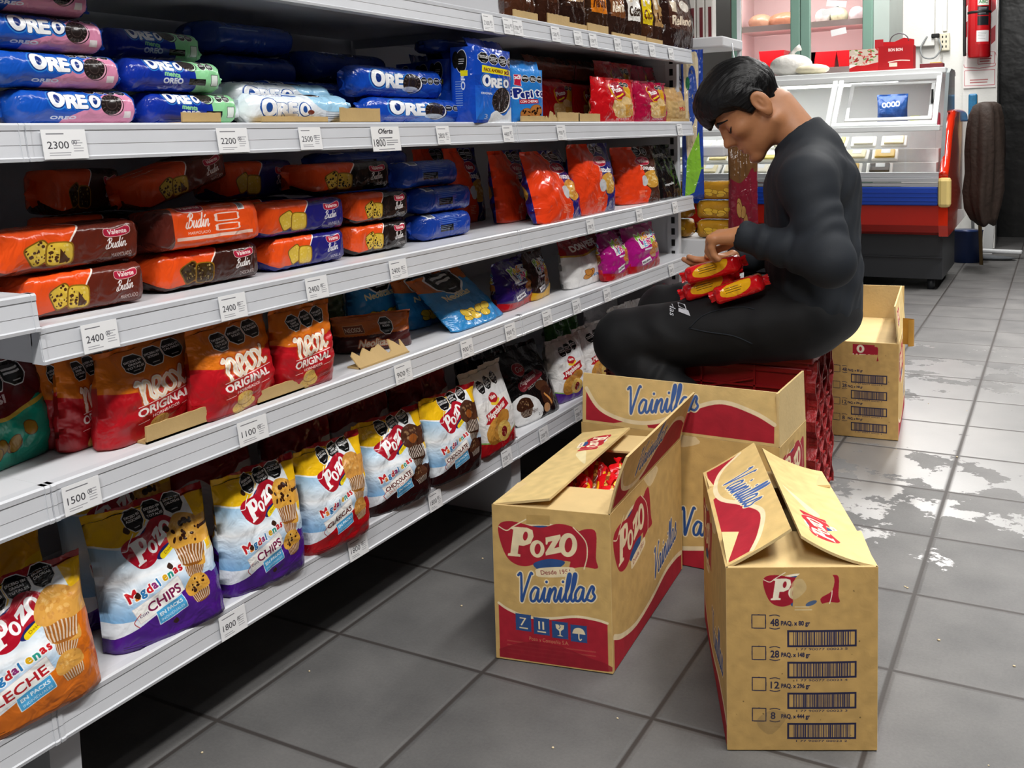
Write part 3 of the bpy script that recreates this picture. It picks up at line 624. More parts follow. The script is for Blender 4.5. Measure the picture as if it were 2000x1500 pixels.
def oreo_word(cv, x, y, h, halo='#2f7fd0', rot=0.0, edge='#12307a'):
    cv.push(x, y, rot, h)
    X = 0
    for i, (ch, k) in enumerate((('O', 1.15), ('R', .88), ('E', .88), ('O', .86))):
        if ch == 'O':
            rx = .40*k; cv.ell(X+rx, -.5*k, rx+.15, .5*k+.15, halo); cv.ell(X+rx, -.5*k, rx+.07, .5*k+.07, edge); X += rx*2+.08
        else: cv.text(ch, X, 0, None, k, halo, bold=0.170); cv.text(ch, X, 0, None, k, edge, bold=0.120); X += .66
    X = 0
    for i, (ch, k) in enumerate((('O', 1.15), ('R', .88), ('E', .88), ('O', .86))):
        if ch == 'O': rx = .40*k; cv.ell(X+rx, -.5*k, rx, .5*k, '#f6f7f9'); cv.ell(X+rx, -.5*k, rx*.38, .26*k, edge); X += rx*2+.08
        else: cv.text(ch, X, 0, None, k, '#f6f7f9', bold=0.080); X += .66
    cv.pop()
def cookie(cv, x, y, r, cream='#f0f0f0', rot=0.5, ry=None):
    ry = ry or r; cv.ell(x+r*.22, y+r*.12, r*1.0, ry*1.0, '#15100f', rot=rot); cv.ell(x+r*.14, y+r*.08, r*1.0, ry*.98, cream, rot=rot); cv.ell(x, y, r, ry, '#241c1b', rot=rot)
    for k in range(14):
        a = k*.449; cv.stroke([(x+r*.70*math.cos(a), y+ry*.70*math.sin(a)), (x+r*.90*math.cos(a), y+ry*.90*math.sin(a))], r*.035, '#5a4c48', sm=0)
    cv.ell(x, y, r*.5, ry*.5, '#3a2f2d'); cv.ell(x, y, r*.42, ry*.42, '#241c1b')
def art_roll(kind):                                                   # round cookie roll; lower two thirds face the aisle
    bg = {'pink': '#1650b4', 'mint': '#14309a', 'white': '#dfe6ee', 'blue': '#1446b0'}[kind]
    c = Cv(440, 200, bg); c.grad(0, .16, {'white': '#c9dcec'}.get(kind, '#0f3a9c'), bg)
    if kind == 'pink':
        c.poly(smooth([(.36, .43), (.55, .34), (.70, .22), (.90, .21), (.90, .5), (.3, .5)], 4), '#d98bab'); oreo_word(c, .24, .345, .135); cookie(c, .735, .31, .085, '#e6aabf', ry=.095); seals(c, .56, .165, .34, 4, rot=.05, txt=False)
        c.text('OREO', .25, .445, .20, .03, '#dfe6f2', bold=0.075); c.rect(.84, .37, .90, .43, '#e4dcdc')
    if kind == 'mint':
        c.poly(smooth([(.56, .0), (.62, .12), (.66, .28), (.72, .5), (1, .5), (1, 0)], 4), '#8fd39a'); oreo_word(c, .18, .29, .12); c.text('menta', .34, .34, .16, .045, '#8fd39a', bold=0.070, rot=.1); cookie(c, .60, .21, .085, '#b9e6bf', ry=.075); seals(c, .72, .16, .16, 2, txt=False); seals(c, .72, .235, .16, 2, txt=False)
        c.text('OREO', .33, .41, .20, .05, '#dfe6f2', bold=0.075); c.rect(.60, .36, .78, .42, '#161412'); c.rect(.84, .32, .91, .42, '#dfe6e0', outline='#3a4a40', ow=.004); c.text('Triangle', .30, .29, .1, .015, '#c8d4f0')
    if kind == 'white':
        c.grad(.0, .46, '#d7e6f2', '#eef1f4', .0, .55); c.poly(smooth([(.50, 0), (.56, .2), (.66, .34), (.9, .36), (1, .3), (1, 0)], 4), '#9ccbe8'); oreo_word(c, .06, .19, .085, '#e9f0f6', .05, '#26509c'); oreo_word(c, .08, .42, .155, '#e9f0f6', -.03, '#26509c'); cookie(c, .60, .13, .085, ry=.06, rot=.1); c.ell(.55, .37, .035, .024, '#7a3a2a'); c.lines(.7, .36, .2, 4, .022, .008, '#5a6a80'); c.rect(.30, .175, .44, .20, '#3a62b0')
    if kind == 'blue':
        c.poly(smooth([(.3, .5), (.45, .40), (.66, .40), (.85, .47), (.9, .5)], 4), '#4d8fd8', .6); oreo_word(c, .14, .385, .155, '#2f7fd0'); cookie(c, .575, .335, .10, ry=.105); c.ell(.56, .40, .09, .03, '#dce8f4', .8); seals(c, .68, .30, .31, 4, txt=False); c.lines(.10, .05, .75, 4, .022, .007, '#5f86cf', 5, .7); c.text('galletitas', .1, .43, .16, .014, '#b8cdf2'); c.lines(.1, .425, .3, 1, .02, .005, '#a8c0ea')
    return art_mat('print_roll_'+kind, c, .2, .3, 30)
def art_back(name='print_roll_back'):
    c = Cv(360, 170, '#1a3f9e'); c.lines(.28, .10, .55, 12, .022, .007, '#7f98d0', 7, .7); c.rect(.10, .10, .24, .22, '#dfe3ea'); barcode(c, .115, .115, .11, .09, seed=2); c.rect(.3, .32, .55, .40, '#10151f'); c.lines(.31, .33, .22, 3, .02, .006, '#9aa8c8')
    return art_mat(name, c, .22, .35, 28)
def art_big(word=True):
    c = Cv(360, 200, '#14337e'); 
    if word: oreo_word(c, .16, .26, .10, '#23509c', 0, '#0c1f55'); cookie(c, .50, .24, .06); seals(c, .56, .20, .28, 4, txt=False)
    else: c.rect(.08, .06, .2, .22, '#9aa4b4'); barcode(c, .09, .07, .1, .13, seed=3); c.rect(.06, .36, .5, .375, '#b0b8c8', .5)
    return art_mat('print_family_%d' % word, c, .25, .35, 24)
def art_x3(front=True):
    c = Cv(260, 460, '#1546b4')
    if front:
        c.grad(.9, 1.7, '#1f57c4', '#2a7ae0'); seals(c, .06, .24, 1.06, 4, (2, 1, 1, 0), .05); c.push(.14, .42, .04); c.poly([(0, 0), (.86, .02), (.86, .17), (0, .17)], '#f2e21d'); c.text('PACK AHORRO', .05, .13, .52, .08, '#7a3a10', bold=0.060); c.text('x3', .62, .135, .16, .10, '#7a3a10', bold=0.100); c.pop()
        oreo_word(c, .14, .92, .25, '#2f7fd0', .0); c.text('ORIGINAL', .10, 1.10, .30, .05, '#e6ecf6', bold=0.050); cookie(c, .64, 1.22, .24, '#f4f2ee', ry=.32); c.poly(smooth([(.35, 1.56), (.5, 1.48), (.72, 1.60), (.88, 1.45), (1, 1.40), (1, 1.77), (.3, 1.77)], 4), '#eef2f6'); c.text('3', .18, 1.68, .08, .12, '#b8c8e8')
    else:
        c.text('OREO', .62, 1.0, .70, .16, '#d8e0f0', bold=0.060, rot=-1.5708); c.ell(.5, .34, .22, .26, '#0f0f10', outline='#c8ccd4', ow=.02); c.lines(.36, .28, .28, 3, .05, .022, '#d0d0d0'); c.rect(.45, .55, .75, .68, '#e2d41c')
        for k in range(11): c.rect(.22, .80+k*.055, .52, .815+k*.055, '#a9c0d8', .8)
        c.ell(.25, .30, .14, .2, '#15130f')
    return art_mat('print_x3_%d' % front, c, .2, .3, 24)
def art_chipbox():
    c = Cv(240, 440, '#2d7fd0'); c.grad(0, .4, '#3b8fe0', '#2d7fd0'); c.push(.05, .22); c.poly([(0, 0), (.18, .0), (.18, .38), (0, .34)], '#c02244', outline='#f0e0e4', ow=.01); c.text('x3', .01, .14, .15, .12, '#fbeef2', bold=0.100); c.pop()
    seals(c, .24, .34, .74, 3, (2, 1, 0)); letters(c, 'Pepitos!', .06, .98, .26, ['#1c2a7a']*7+['#c02244'], -.10, .08, '#f2f4fa', .16, .55)
    c.push(.16, 1.05, -.06); c.rect(0, 0, .62, .15, '#b0152a'); c.text('CON CHISPAS', .03, .115, .56, .085, '#fbeef2', bold=0.050); c.pop()
    for (x, y) in ((.40, 1.55), (.72, 1.42)): c.ell(x, y, .22, .22, '#8a4f22'); c.ell(x, y, .205, .205, '#b8763a'); c.speck(9, x-.14, y-.14, x+.14, y+.14, .045, '#2a160c', int(x*50))
    return art_mat('print_chip_cookies', c, .2, .3, 24)
def art_toast(bg, word='Pozo'):
    c = Cv(280, 330, bg); c.poly(smooth([(.36, .22), (.55, .12), (.78, .10), (.95, .2), (.92, .62), (.6, .66), (.42, .5)], 4, True), '#d9a21c'); c.poly(smooth([(.40, .20), (.58, .10), (.72, .12), (.78, .34), (.70, .52), (.52, .56), (.42, .40)], 4, True), '#a31530'); c.text(word, .44, .40, .28, .12, '#f4ece8', bold=0.070, rot=-.25); c.stroke([(.52, .50), (.62, .46), (.68, .42)], .022, '#efd22a')
    c.poly(smooth([(.36, .62), (.60, .60), (.90, .52), (.97, .70), (.95, .98), (.7, 1.06), (.42, 1.0)], 4, True), '#d6b070'); c.speck(40, .40, .62, .92, 1.0, .03, '#f1dcb0', 3, .6); c.ell(.76, .58, .12, .10, '#e6c48a', rot=.4); c.rect(.72, .70, .96, 1.0, '#c9933c'); seals(c, .70, .16, .26, 2, txt=False); c.text('tostadas', .45, 1.10, .4, .05, '#f4dcd8')
    return art_mat('print_toast_'+bg[1:], c, .18, .4, 24)
def art_biscuitpack():                                                # little red packet with a yellow lozenge
    c = Cv(300, 170, '#d3141c'); c.rect(0, 0, 1, .12, '#8a4a22'); c.speck(30, 0, 0, 1, .12, .03, '#d9a24a', 2); c.rect(0, .10, 1, .14, '#d3141c')
    P = smooth([(.18, .43), (.22, .30), (.45, .20), (.76, .21), (.80, .33), (.68, .45), (.40, .50)], 5, True); c.poly(P, '#f2b41c'); c.lines(.28, .30, .40, 3, .045, .012, '#3a2a10', 3, .9); c.ell(.12, .30, .05, .06, '#b01018')
    return art_mat('print_biscuit_packet', c, .16, .35, 34)
# ------------------------------------------------------------------ goods on the shelves: prints
A_CHIPS = art_muffins('print_chip_muffins', '#4b1a86', 'CHIPS', '#d9a03f', '#8d5420', 12)
A_CLAS = art_muffins('print_plain_muffins', '#b3121b', 'CLÁSICAS', '#cf9346', '#8d5a24', 0, top='#b3202a')
A_CHOC = art_muffins('print_chocolate_muffins', '#2a0f10', 'CHOCOLATE', '#4a2a1c', '#2a150c', 0, choc=True, sub='DULCE DE LECHE')
A_ORNG = art_muffins('print_orange_muffins', '#d9701a', 'LECHE', '#dba04a', '#a8662a', 0, low2='#d9701a')
A_WRED = art_white('print_white_red', '#a8121c')
A_WPUR = art_white('print_white_purple', '#4a2080')
A_WBLU = art_white('print_white_blue', '#1f5fae', fill='#c98a3a')
A_NEOX = art_neox()
A_GREEN = art_plain('print_green', '#5a0f16', '#0f8a72', .62, [('CLASI', .05, .52, .45, .10, '#c9b6b6')], 2, 5, '#8a6a20', .25, '#b89a3a')
A_OLIVE = art_plain('print_olive', '#3a3a12', '#2f3a18', .5, (), False, 4, '#6a6a20')
A_NEOL = art_snackbox()
A_BLUE = art_plain('print_blue_snack', '#c4601c', '#2f86c4', .34, [('Neolitas', .22, .62, .62, .13, '#f4e2b0')], 1, 9, '#e2bc3c')
A_PURP = art_toy('print_purple', '#2a1560', '#a8121c')
A_MAGE = art_toy('print_magenta', '#a31577', '#a8121c')
A_BRYE = art_toy('print_brown_yellow', '#33201a', '#d8a41c')
A_DON = art_plain('print_white_nuts', '#8a1018', '#e6e4e2', .42, [('DON PEPE', .18, .34, .7, .16, '#f2ece6'), ('150g', .5, 1.12, .2, .07, '#3a8ac4')], False, 4, '#c98a3a', .22, '#d0a03a')
def art_orangebag(name, right='#221f6e'):
    c = Cv(300, 420, '#e6401a'); E = smooth([(.50, 0), (.58, .3), (.62, .6), (.60, .9), (.72, 1.1), (.66, 1.4)], 5); c.poly(list(E)+[(1, 1.4), (1, 0)], right)
    seals(c, .52, .12, .42, 2, (0, 1), txt=False); c.ell(.68, .36, .2, .10, '#b0203a', outline='#e8c8c8', ow=.008); c.text('Valente', .55, .40, .28, .08, '#f4e4e0', bold=.05); c.text('Tostadas', .55, .56, .40, .11, '#f4f0ee', shear=.3, bold=.04, rot=.1)
    c.poly(smooth([(.62, .66), (.9, .60), (.98, .8), (.92, 1.0), (.72, 1.02), (.6, .85)], 4, True), '#c9953c'); c.speck(20, .65, .66, .92, .98, .03, '#efd59a', 2, .6); c.ell(.58, .84, .09, .13, '#c4c4c8'); c.lines(.40, 1.08, .22, 6, .03, .01, '#f0b8a0', 2, .7)
    return art_mat(name, c, .18, .55, 17)
A_ORB = art_orangebag('print_orange_bag'); A_ORB2 = art_orangebag('print_orange_brown_bag', '#4a2a20')
A_BLACK = art_plain('print_black_bag', '#141113', '#120f10', .7, [('Tostadas', .2, .3, .5, .09, '#b8b8b8'), ('integrales', .3, 1.0, .4, .06, '#d0d0d0')], False, 0, rough=.16)
def art_dual():
    c = Cv(320, 440, '#0b0a0b'); c.ell(.42, .40, .13, .11, '#a3202a', outline='#c9a0a0', ow=.01); c.text('Gao', .34, .44, .18, .10, '#f4eae6', shear=.2)
    c.poly(smooth([(.25, .62), (.62, .50), (.80, .50), (.86, .62), (.5, .72), (.28, .78)], 3, True), '#6a1822'); c.text('Magdalenas', .30, .68, .42, .08, '#f0e4e0', rot=-.2, shear=.3)
    c.poly(smooth([(.02, .95), (.25, .82), (.5, .95), (.62, 1.2), (.50, 1.38), (.05, 1.38)], 4, True), '#dcdcdc'); c.text('DULCE DE LECHE', .42, .78, .4, .05, '#d8d0c8', rot=-.2)
    c.ell(.75, .80, .16, .10, '#4a2c1c', rot=.3); c.ell(.80, 1.02, .15, .22, '#3d2216', rot=-.3); c.stroke([(.74, .95), (.80, 1.05), (.86, 1.18)], .02, '#c98a4a'); c.ell(.72, 1.22, .08, .09, '#b08058'); muffin(c, .24, 1.04, .16, '#3a2014', '#241209', '#c8b8a8'); c.text('Chips', .28, 1.20, .2, .08, '#3a1a10', shear=.3); c.text('213g', .50, 1.30, .14, .05, '#2a2a2a')
    return art_mat('print_black_white', c, .2, .4, 24)
A_DUAL = art_dual()
def art_crumple(name, a, b, d):                                       # backs and shoulders of bags in the row behind
    c = Cv(200, 260, a); c.poly(smooth([(0, .5), (.3, .42), (.6, .55), (1, .4), (1, .8), (.5, .95), (0, .85)], 4), b); c.poly(smooth([(0, .95), (.5, 1.0), (1, .9), (1, 1.4), (0, 1.4)], 4), d)
    return art_mat(name, c, .2, .8, 15)
A_CRW = art_crumple('print_crumpled_white', '#8a1018', '#c9c6c6', '#9a1420'); A_CRY = art_crumple('print_crumpled_yellow', '#d89a14', '#e2b31c', '#c25a16'); A_CRS = art_crumple('print_crumpled_silver', '#d2d2d4', '#bfc0c4', '#c8c8ca')
A_GRW = art_crumple('print_green_white', '#3f7a2a', '#dadada', '#e2e2e2'); A_PINK = art_crumple('print_pink', '#d8909c', '#c85a6a', '#d8a0a8')
A_LB = {k: art_loaf('print_cake_'+k, col, k, wd) for k, col, wd in (('marble', '#5f2418', 'MARMOLADO'), ('vanilla', '#221f70', 'VAINILLA'), ('chips', '#1f1614', 'CON CHISPAS'), ('choc', '#3a1c16', 'CHOCOLATE'))}
A_LBB = art_loaf('print_cake_back', '#221f70', 'vanilla', back=True)
A_R = {k: art_roll(k) for k in ('pink', 'mint', 'white', 'blue')}; A_RB = art_back(); A_BIG = art_big(); A_BIG0 = art_big(False); A_X3 = art_x3(); A_X3S = art_x3(False); A_PEP = art_chipbox()
A_TR, A_TM = art_toast('#c5141c'), art_toast('#a8123c'); A_BIS = art_biscuitpack()
M_CARD = mat('cardboard', '#bfa06a', 0.75, bump=0.08, bscale=120, vary=0.12, vscale=18)
M_CARD2 = mat('cardboard_inside', '#d2b680', 0.8, bump=0.08, bscale=120, vary=0.10, vscale=18)

# ------------------------------------------------------------------ bottom shelf
Z5, Z4, Z3, Z2, Z1 = ZS[5]-.0015, ZS[4]-.0015, ZS[3]-.0015, ZS[2]-.0015, ZS[1]-.0015
G5 = 'muffin bags on the bottom shelf'
bag('muffin_bag', 'orange muffin bag at the lower left corner of the bottom shelf', G5, A_ORNG, (-75, 1478), (207, 1330), (165, 1080), Z5, .085, 1)
bag('muffin_bag', 'large purple chip muffin bag, nearest to the orange bag on the bottom shelf', G5, A_CHIPS, (225, 1285), (447, 1190), (402, 948), Z5, .085, 2)
bag('muffin_bag', 'narrower purple chip muffin bag beside the red classic muffin bag', G5, A_CHIPS, (452, 1172), (602, 1100), (585, 888), Z5, .08, 3)
bag('muffin_bag', 'red classic muffin bag with a stack of three plain muffins', G5, A_CLAS, (606, 1090), (727, 1030), (714, 842), Z5, .08, 4)
bag('muffin_bag', 'dark brown chocolate muffin bag beside the red classic bag', G5, A_CHOC, (722, 1015), (848, 958), (830, 792), Z5, .08, 5)
bag('muffin_bag', 'second dark chocolate muffin bag, beside the white bag with red base', G5, A_CHOC, (845, 955), (945, 905), (936, 748), Z5, .075, 6)
bag('muffin_bag', 'white muffin bag with a red base and red ribbon, left of the joint', G5, A_WRED, (940, 900), (1012, 852), (985, 700), Z5, .07, 7)
bag('muffin_bag', 'black and white bag with chocolate muffins leaning beside white bags', G5, A_DUAL, (1008, 838), (1097, 795), (1052, 662), Z5, .07, 8)
bag('muffin_bag', 'white muffin bag with a purple base, beyond the black bag', G5, A_WPUR, (1086, 792), (1148, 765), (1140, 648), Z5, .07, 9)
bag('muffin_bag', 'white muffin bag with a blue base beside the seated person\'s knee', G5, A_WBLU, (1142, 762), (1212, 728), (1200, 618), Z5, .07, 10)
bag('muffin_bag', 'silver white bag behind the knee under the second lowest shelf', G5, A_WRED, (1205, 712), (1250, 690), (1240, 588), Z5, .06, 11)
bag('muffin_bag', 'white bag with black seals above the seated person\'s thigh', G5, A_WRED, (1248, 690), (1298, 668), (1292, 572), Z5, .06, 12)
bag('muffin_bag', 'pink bag at the far end of the bottom shelf', G5, A_PINK, (1296, 668), (1330, 655), (1318, 550), Z5, .05, 13)
GB = 'second row of bags on the bottom shelf'
bag('snack_bag', 'crumpled yellow and orange bag behind the orange muffin bag', GB, A_CRY, (-40, 1455), (215, 1320), (175, 1010), Z5, .08, 21, back=.11, crump=1.6)
bag('snack_bag', 'yellow bag shoulder in the shadow above the large chip muffin bag', GB, A_CHIPS, (225, 1285), (447, 1190), (402, 905), Z5, .08, 22, back=.10, crump=1.4)
bag('snack_bag', 'red bag with a crumpled white middle behind the narrower chip bag', GB, A_CRW, (420, 1175), (590, 1100), (560, 825), Z5, .08, 23, back=.10, crump=1.8)
bag('snack_bag', 'red bag with a crumpled white middle behind the red classic bag', GB, A_CRW, (600, 1085), (727, 1030), (712, 765), Z5, .08, 24, back=.09, crump=1.8)
bag('snack_bag', 'yellow and white bag top behind the first chocolate muffin bag', GB, A_CRW, (730, 1010), (840, 960), (825, 720), Z5, .07, 25, back=.09, crump=1.8)
bag('snack_bag', 'white and red bag top behind the second chocolate muffin bag', GB, A_CRW, (840, 955), (945, 905), (935, 690), Z5, .07, 26, back=.08, crump=1.8)
bag('snack_bag', 'black bag in the shadow behind the black and white muffin bag', GB, A_BLACK, (985, 850), (1075, 800), (1050, 640), Z5, .06, 27, back=.09)
bag('snack_bag', 'green and white bag top behind the white purple-based bag', GB, A_GRW, (1130, 765), (1190, 738), (1180, 600), Z5, .06, 28, back=.08, crump=1.6)
bag('snack_bag', 'silver bag top behind the silver white bag', GB, A_CRS, (1200, 715), (1260, 690), (1250, 560), Z5, .05, 29, back=.08, crump=1.6)

# ------------------------------------------------------------------ second lowest shelf
G4 = 'bags on the second lowest shelf'
bag('snack_bag', 'dark red and green snack bag at the left edge of the frame', G4, A_GREEN, (-70, 945), (112, 872), (88, 685), Z4, .07, 31, lean=.04)
bag('cracker_bag', 'orange and red cracker bag in shadow beside the green bag', 'orange and red cracker bags', A_NEOX, (112, 892), (215, 862), (200, 690), Z4, .05, 32, back=.035)
bag('cracker_bag', 'shadowed cracker bag half behind the left cracker bag', 'orange and red cracker bags', A_NEOX, (165, 893), (270, 850), (260, 672), Z4, .05, 33, back=.03)
bag('cracker_bag', 'left of the three front cracker bags, orange over red', 'orange and red cracker bags', A_NEOX, (212, 886), (392, 806), (386, 640), Z4, .07, 34)
bag('cracker_bag', 'middle of the three front cracker bags, orange over red', 'orange and red cracker bags', A_NEOX, (395, 832), (546, 768), (532, 600), Z4, .07, 35)
bag('cracker_bag', 'right of the three front cracker bags, beside the brown packet', 'orange and red cracker bags', A_NEOX, (540, 772), (658, 738), (656, 576), Z4, .07, 36)
bag('snack_bag', 'olive green bag in the shadow behind the cracker bags', G4, A_OLIVE, (640, 700), (740, 680), (735, 545), Z4, .06, 37, back=.10)
bag('snack_bag', 'low torn brown and orange packet lettered in cream on the shelf', G4, A_NEOL, (655, 694), (812, 672), (808, 606), Z4, .07, 38, crump=.7, cat='packet')
bag('snack_bag', 'crumpled blue bag leaning at the back beside the brown packet', G4, A_BLUE, (752, 668), (860, 640), (850, 520), Z4, .05, 39, back=.09, lean=.10)
bag('snack_bag', 'blue bag behind the slumped blue snack bag', G4, A_BLUE, (838, 652), (935, 622), (900, 530), Z4, .05, 40, back=.055, lean=.30)
bag('snack_bag', 'slumped light blue snack bag with yellow puffs hanging over the shelf edge', G4, A_BLUE, (892, 652), (990, 612), (905, 522), Z4, .045, 41, crump=1.5)
bag('muffin_bag', 'purple bag with loose coloured lettering beside the slumped blue bag', G4, A_PURP, (985, 612), (1050, 580), (1036, 494), Z4, .06, 42)
bag('muffin_bag', 'brown and yellow bag behind the purple lettered bag', G4, A_BRYE, (1040, 590), (1076, 572), (1064, 484), Z4, .05, 43)
bag('snack_bag', 'white nut bag with a dark red top on the right bay', G4, A_DON, (1112, 568), (1195, 538), (1182, 452), Z4, .06, 44)
bag('muffin_bag', 'magenta bag beside the white nut bag', G4, A_MAGE, (1190, 552), (1236, 532), (1222, 446), Z4, .06, 45)
bag('muffin_bag', 'larger magenta bag, last on the second lowest shelf', G4, A_MAGE, (1232, 538), (1293, 515), (1282, 432), Z4, .06, 46)

# ------------------------------------------------------------------ middle shelf
G3 = 'bags on the middle shelf'
bag('toast_bag', 'orange toast bag deep in shadow at the left of its row', G3, A_ORB, (870, 440), (935, 430), (925, 288), Z3, .06, 51, back=.07)
bag('toast_bag', 'plain orange toast bag standing back beside the empty shelf', G3, A_ORB, (925, 440), (985, 430), (968, 285), Z3, .06, 52, back=.05)
bag('toast_bag', 'crumpled orange toast bag behind the slumped front one', G3, A_ORB, (982, 438), (1048, 424), (1030, 292), Z3, .06, 53, back=.0)
bag('toast_bag', 'slumped orange and navy toast bag in front, leaning left', G3, A_ORB, (1066, 440), (1142, 420), (1108, 292), Z3, .08, 54, crump=1.3)
bag('toast_bag', 'upright orange and navy toast bag, tallest of its row', G3, A_ORB, (1128, 424), (1206, 408), (1198, 278), Z3, .08, 55, crump=1.2)
bag('toast_bag', 'orange and brown toast bag near the end of the middle shelf', G3, A_ORB2, (1212, 402), (1296, 392), (1284, 285), Z3, .07, 56, crump=1.3)
bag('toast_bag', 'black toast bag, last on the middle shelf', G3, A_BLACK, (1285, 392), (1334, 384), (1312, 282), Z3, .05, 57)
GL = 'boxy cakes in film on the middle shelf'
def cake(label, kind, px0, px1, py, layer, x=-.004, W=.085, H=.056, seed=0, yaw=0.0, roll=0.0, pitch=0.0, **kw):
    y0, y1 = at(px0, py, 0, x).y, at(px1, py, 0, x).y; L = y1-y0
    o = flowpack('cake_packet', L-.030, W, H, A_LBB if kind == 'back' else A_LB[kind], seed, label, 'cake', GL, ex=5.0, taper=.09, fin=.016, crump=1.2, **kw)
    o.location = (x-W/2, (y0+y1)/2, Z3+layer*.0585+.001); o.rotation_euler = (roll, pitch, math.pi/2+yaw); return o
cake('brown and orange marble cake packet at the left end of the bottom row', 'marble', 30, 312, 575, 0, .012, seed=1, yaw=-.04)
cake('dark brown cake packet in the bottom row beside the marble cake', 'choc', 296, 532, 545, 0, -.004, seed=2)
cake('navy vanilla cake packet in the bottom row', 'vanilla', 522, 692, 500, 0, -.004, seed=3)
cake('black chip cake packet in the bottom row', 'chips', 684, 812, 470, 0, -.008, seed=4)
cake('marble cake packet lying on the left end of the bottom row', 'marble', -40, 306, 490, 1, .010, seed=5)
cake('orange cake packet turned back to front, on top of the dark brown cake', 'back', 296, 534, 440, 1, .010, seed=6, roll=-.10, H=.062)
cake('navy vanilla cake packet on top of the bottom navy one', 'vanilla', 498, 692, 425, 1, -.002, seed=7)
cake('black chip cake packet on top of the bottom black one', 'chips', 682, 812, 415, 1, -.006, seed=8)
cake('black chip cake packet, third layer at the right', 'chips', 590, 780, 360, 2, -.05, seed=9)
cake('navy vanilla cake packet in shadow at the back of the third layer', 'vanilla', 420, 592, 350, 2, -.12, seed=10, H=.066)
cake('marble cake packet in shadow behind the reversed orange one', 'marble', 250, 480, 395, 2.35, -.07, seed=11, yaw=.10, pitch=-.22, H=.05)
cake('shadowed dark cake packet at the back left of the third layer', 'choc', 90, 260, 370, 2, -.14, seed=12, H=.066)
cake('shadowed cake packet under the one at the back of the third layer', 'vanilla', 420, 592, 410, 1, -.115, seed=13)
cake('shadowed cake packet behind the bottom row of navy cakes', 'vanilla', 420, 592, 480, 0, -.115, seed=14)
cake('shadowed cake packet behind the marble cakes', 'choc', 90, 300, 430, 1, -.125, seed=15)
cake('shadowed cake packet lowest behind the marble cakes', 'choc', 90, 300, 500, 0, -.125, seed=16)
for k, (y0, y1, z, x) in enumerate(((-.56, -.33, Z3, -.02), (-.55, -.31, Z3+.056, -.03), (-.58, -.33, Z3+.112, -.05))):
    pack('cookie_packet', ['blue cookie packet lying lowest behind the black cakes', 'blue cookie packet in the middle behind the black cakes', 'topmost blue cookie packet behind the black cakes'][k], 'blue cookie packets beside the cakes', A_RB, y0, y1, x, z, .07, .055, 61+k)
for k, (y0, y1, z, x) in enumerate(((-.72, -.42, Z3+.102, -.14), (-.74, -.40, Z3+.148, -.13))):
    pack('cookie_packet', ['dark blue cookie packet at the back under the shelf above', 'dark blue cookie packet resting on the back one, just below the shelf above'][k], 'blue cookie packets beside the cakes', A_RB, y0, y1, x, z, .08, .0445, 65+k)
pack('cookie_packet', 'dark blue cookie packet supporting those at the back of the middle shelf', 'blue cookie packets beside the cakes', A_RB, -.73, -.41, -.14, Z3, .09, .10, 67)

# ------------------------------------------------------------------ second shelf from the top: cookie rolls (camera height)
def ysx(px, py, x): return at(px, py, 0, x).y
def roll(label, kind, px0, px1, py, x, z, group, W=.062, H=.052, seed=0, art=None, **kw):
    return pack('cookie_roll', label, group, art or A_R[kind], ysx(px0, py, x), ysx(px1, py, x), x, z, W, H, seed, ex=2.5, taper=.07, **kw)
GR = 'cookie rolls on the second shelf'
xo = .02
for k, (a, b, dx) in enumerate(((12, 292, 0), (-25, 262, .0), (-70, 232, -.005), (-95, 205, -.005))):
    roll(['lowest of the four pink and blue cookie rolls', 'second lowest of the four pink and blue cookie rolls', 'third pink and blue cookie roll from the bottom', 'topmost of the four pink and blue cookie rolls'][k], 'pink', a, b, 190-45*k, xo+dx, Z2+.0462*k, GR, H=.0455, seed=70+k)
for k, (a, b, dx) in enumerate(((268, 488, 0), (232, 458, 0.0), (196, 418, -.05))):
    roll(['lowest of the three mint green and blue cookie rolls', 'middle of the three mint green and blue cookie rolls', 'topmost mint green and blue cookie roll, turned away'][k], 'mint', a, b, 190-45*k, xo-.01+dx, Z2+.047*k, GR, H=.0465, seed=75+k, fin=.02)
roll('white cookie roll with blue lettering at the shelf edge', 'white', 474, 705, 200, xo, Z2, GR, H=.05, seed=80, fin=.022, crump=1.8)
roll('white cookie roll lying on the one at the shelf edge', 'white', 440, 668, 150, xo-.055, Z2+.030, GR, H=.042, seed=81, fin=.022, crump=1.8)
roll('silver cookie roll wrapper end behind the mint rolls', 'white', 400, 530, 130, xo-.13, Z2+.03, GR, H=.045, seed=82, crump=2)
roll('blue cookie roll turned to its small print behind the white rolls', 'blue', 500, 712, 160, xo-.10, Z2+.025, GR, H=.055, seed=83, art=A_RB)
roll('blue cookie roll at the shelf edge beside the tall blue pack', 'blue', 722, 932, 205, xo, Z2, GR, H=.05, seed=84)
roll('blue cookie roll on top of the one at the shelf edge', 'blue', 690, 880, 165, xo-.02, Z2+.0505, GR, H=.06, seed=85)
GF = 'family cookie packs in the shadow'
for k, (a, b, y, x, z, H) in enumerate(((420, 600, 160, -.12, 0, .066), (425, 596, 100, -.12, .067, .06), (410, 590, 30, -.12, .128, .055), (590, 765, 110, -.10, 0, .085), (605, 770, 70, -.11, .086, .06))):
    roll(['lowest dark blue family pack at the back of the second shelf', 'middle dark blue family pack at the back of the second shelf', 'topmost dark blue family pack at the back of the second shelf', 'shadowed blue pack with white lettering behind the blue rolls', 'upper shadowed blue pack with white lettering behind the blue rolls'][k], 'blue', a, b, y, x, Z2+z, GF, W=.12, H=H, seed=90+k, art=A_BIG if k > 2 else A_BIG0)
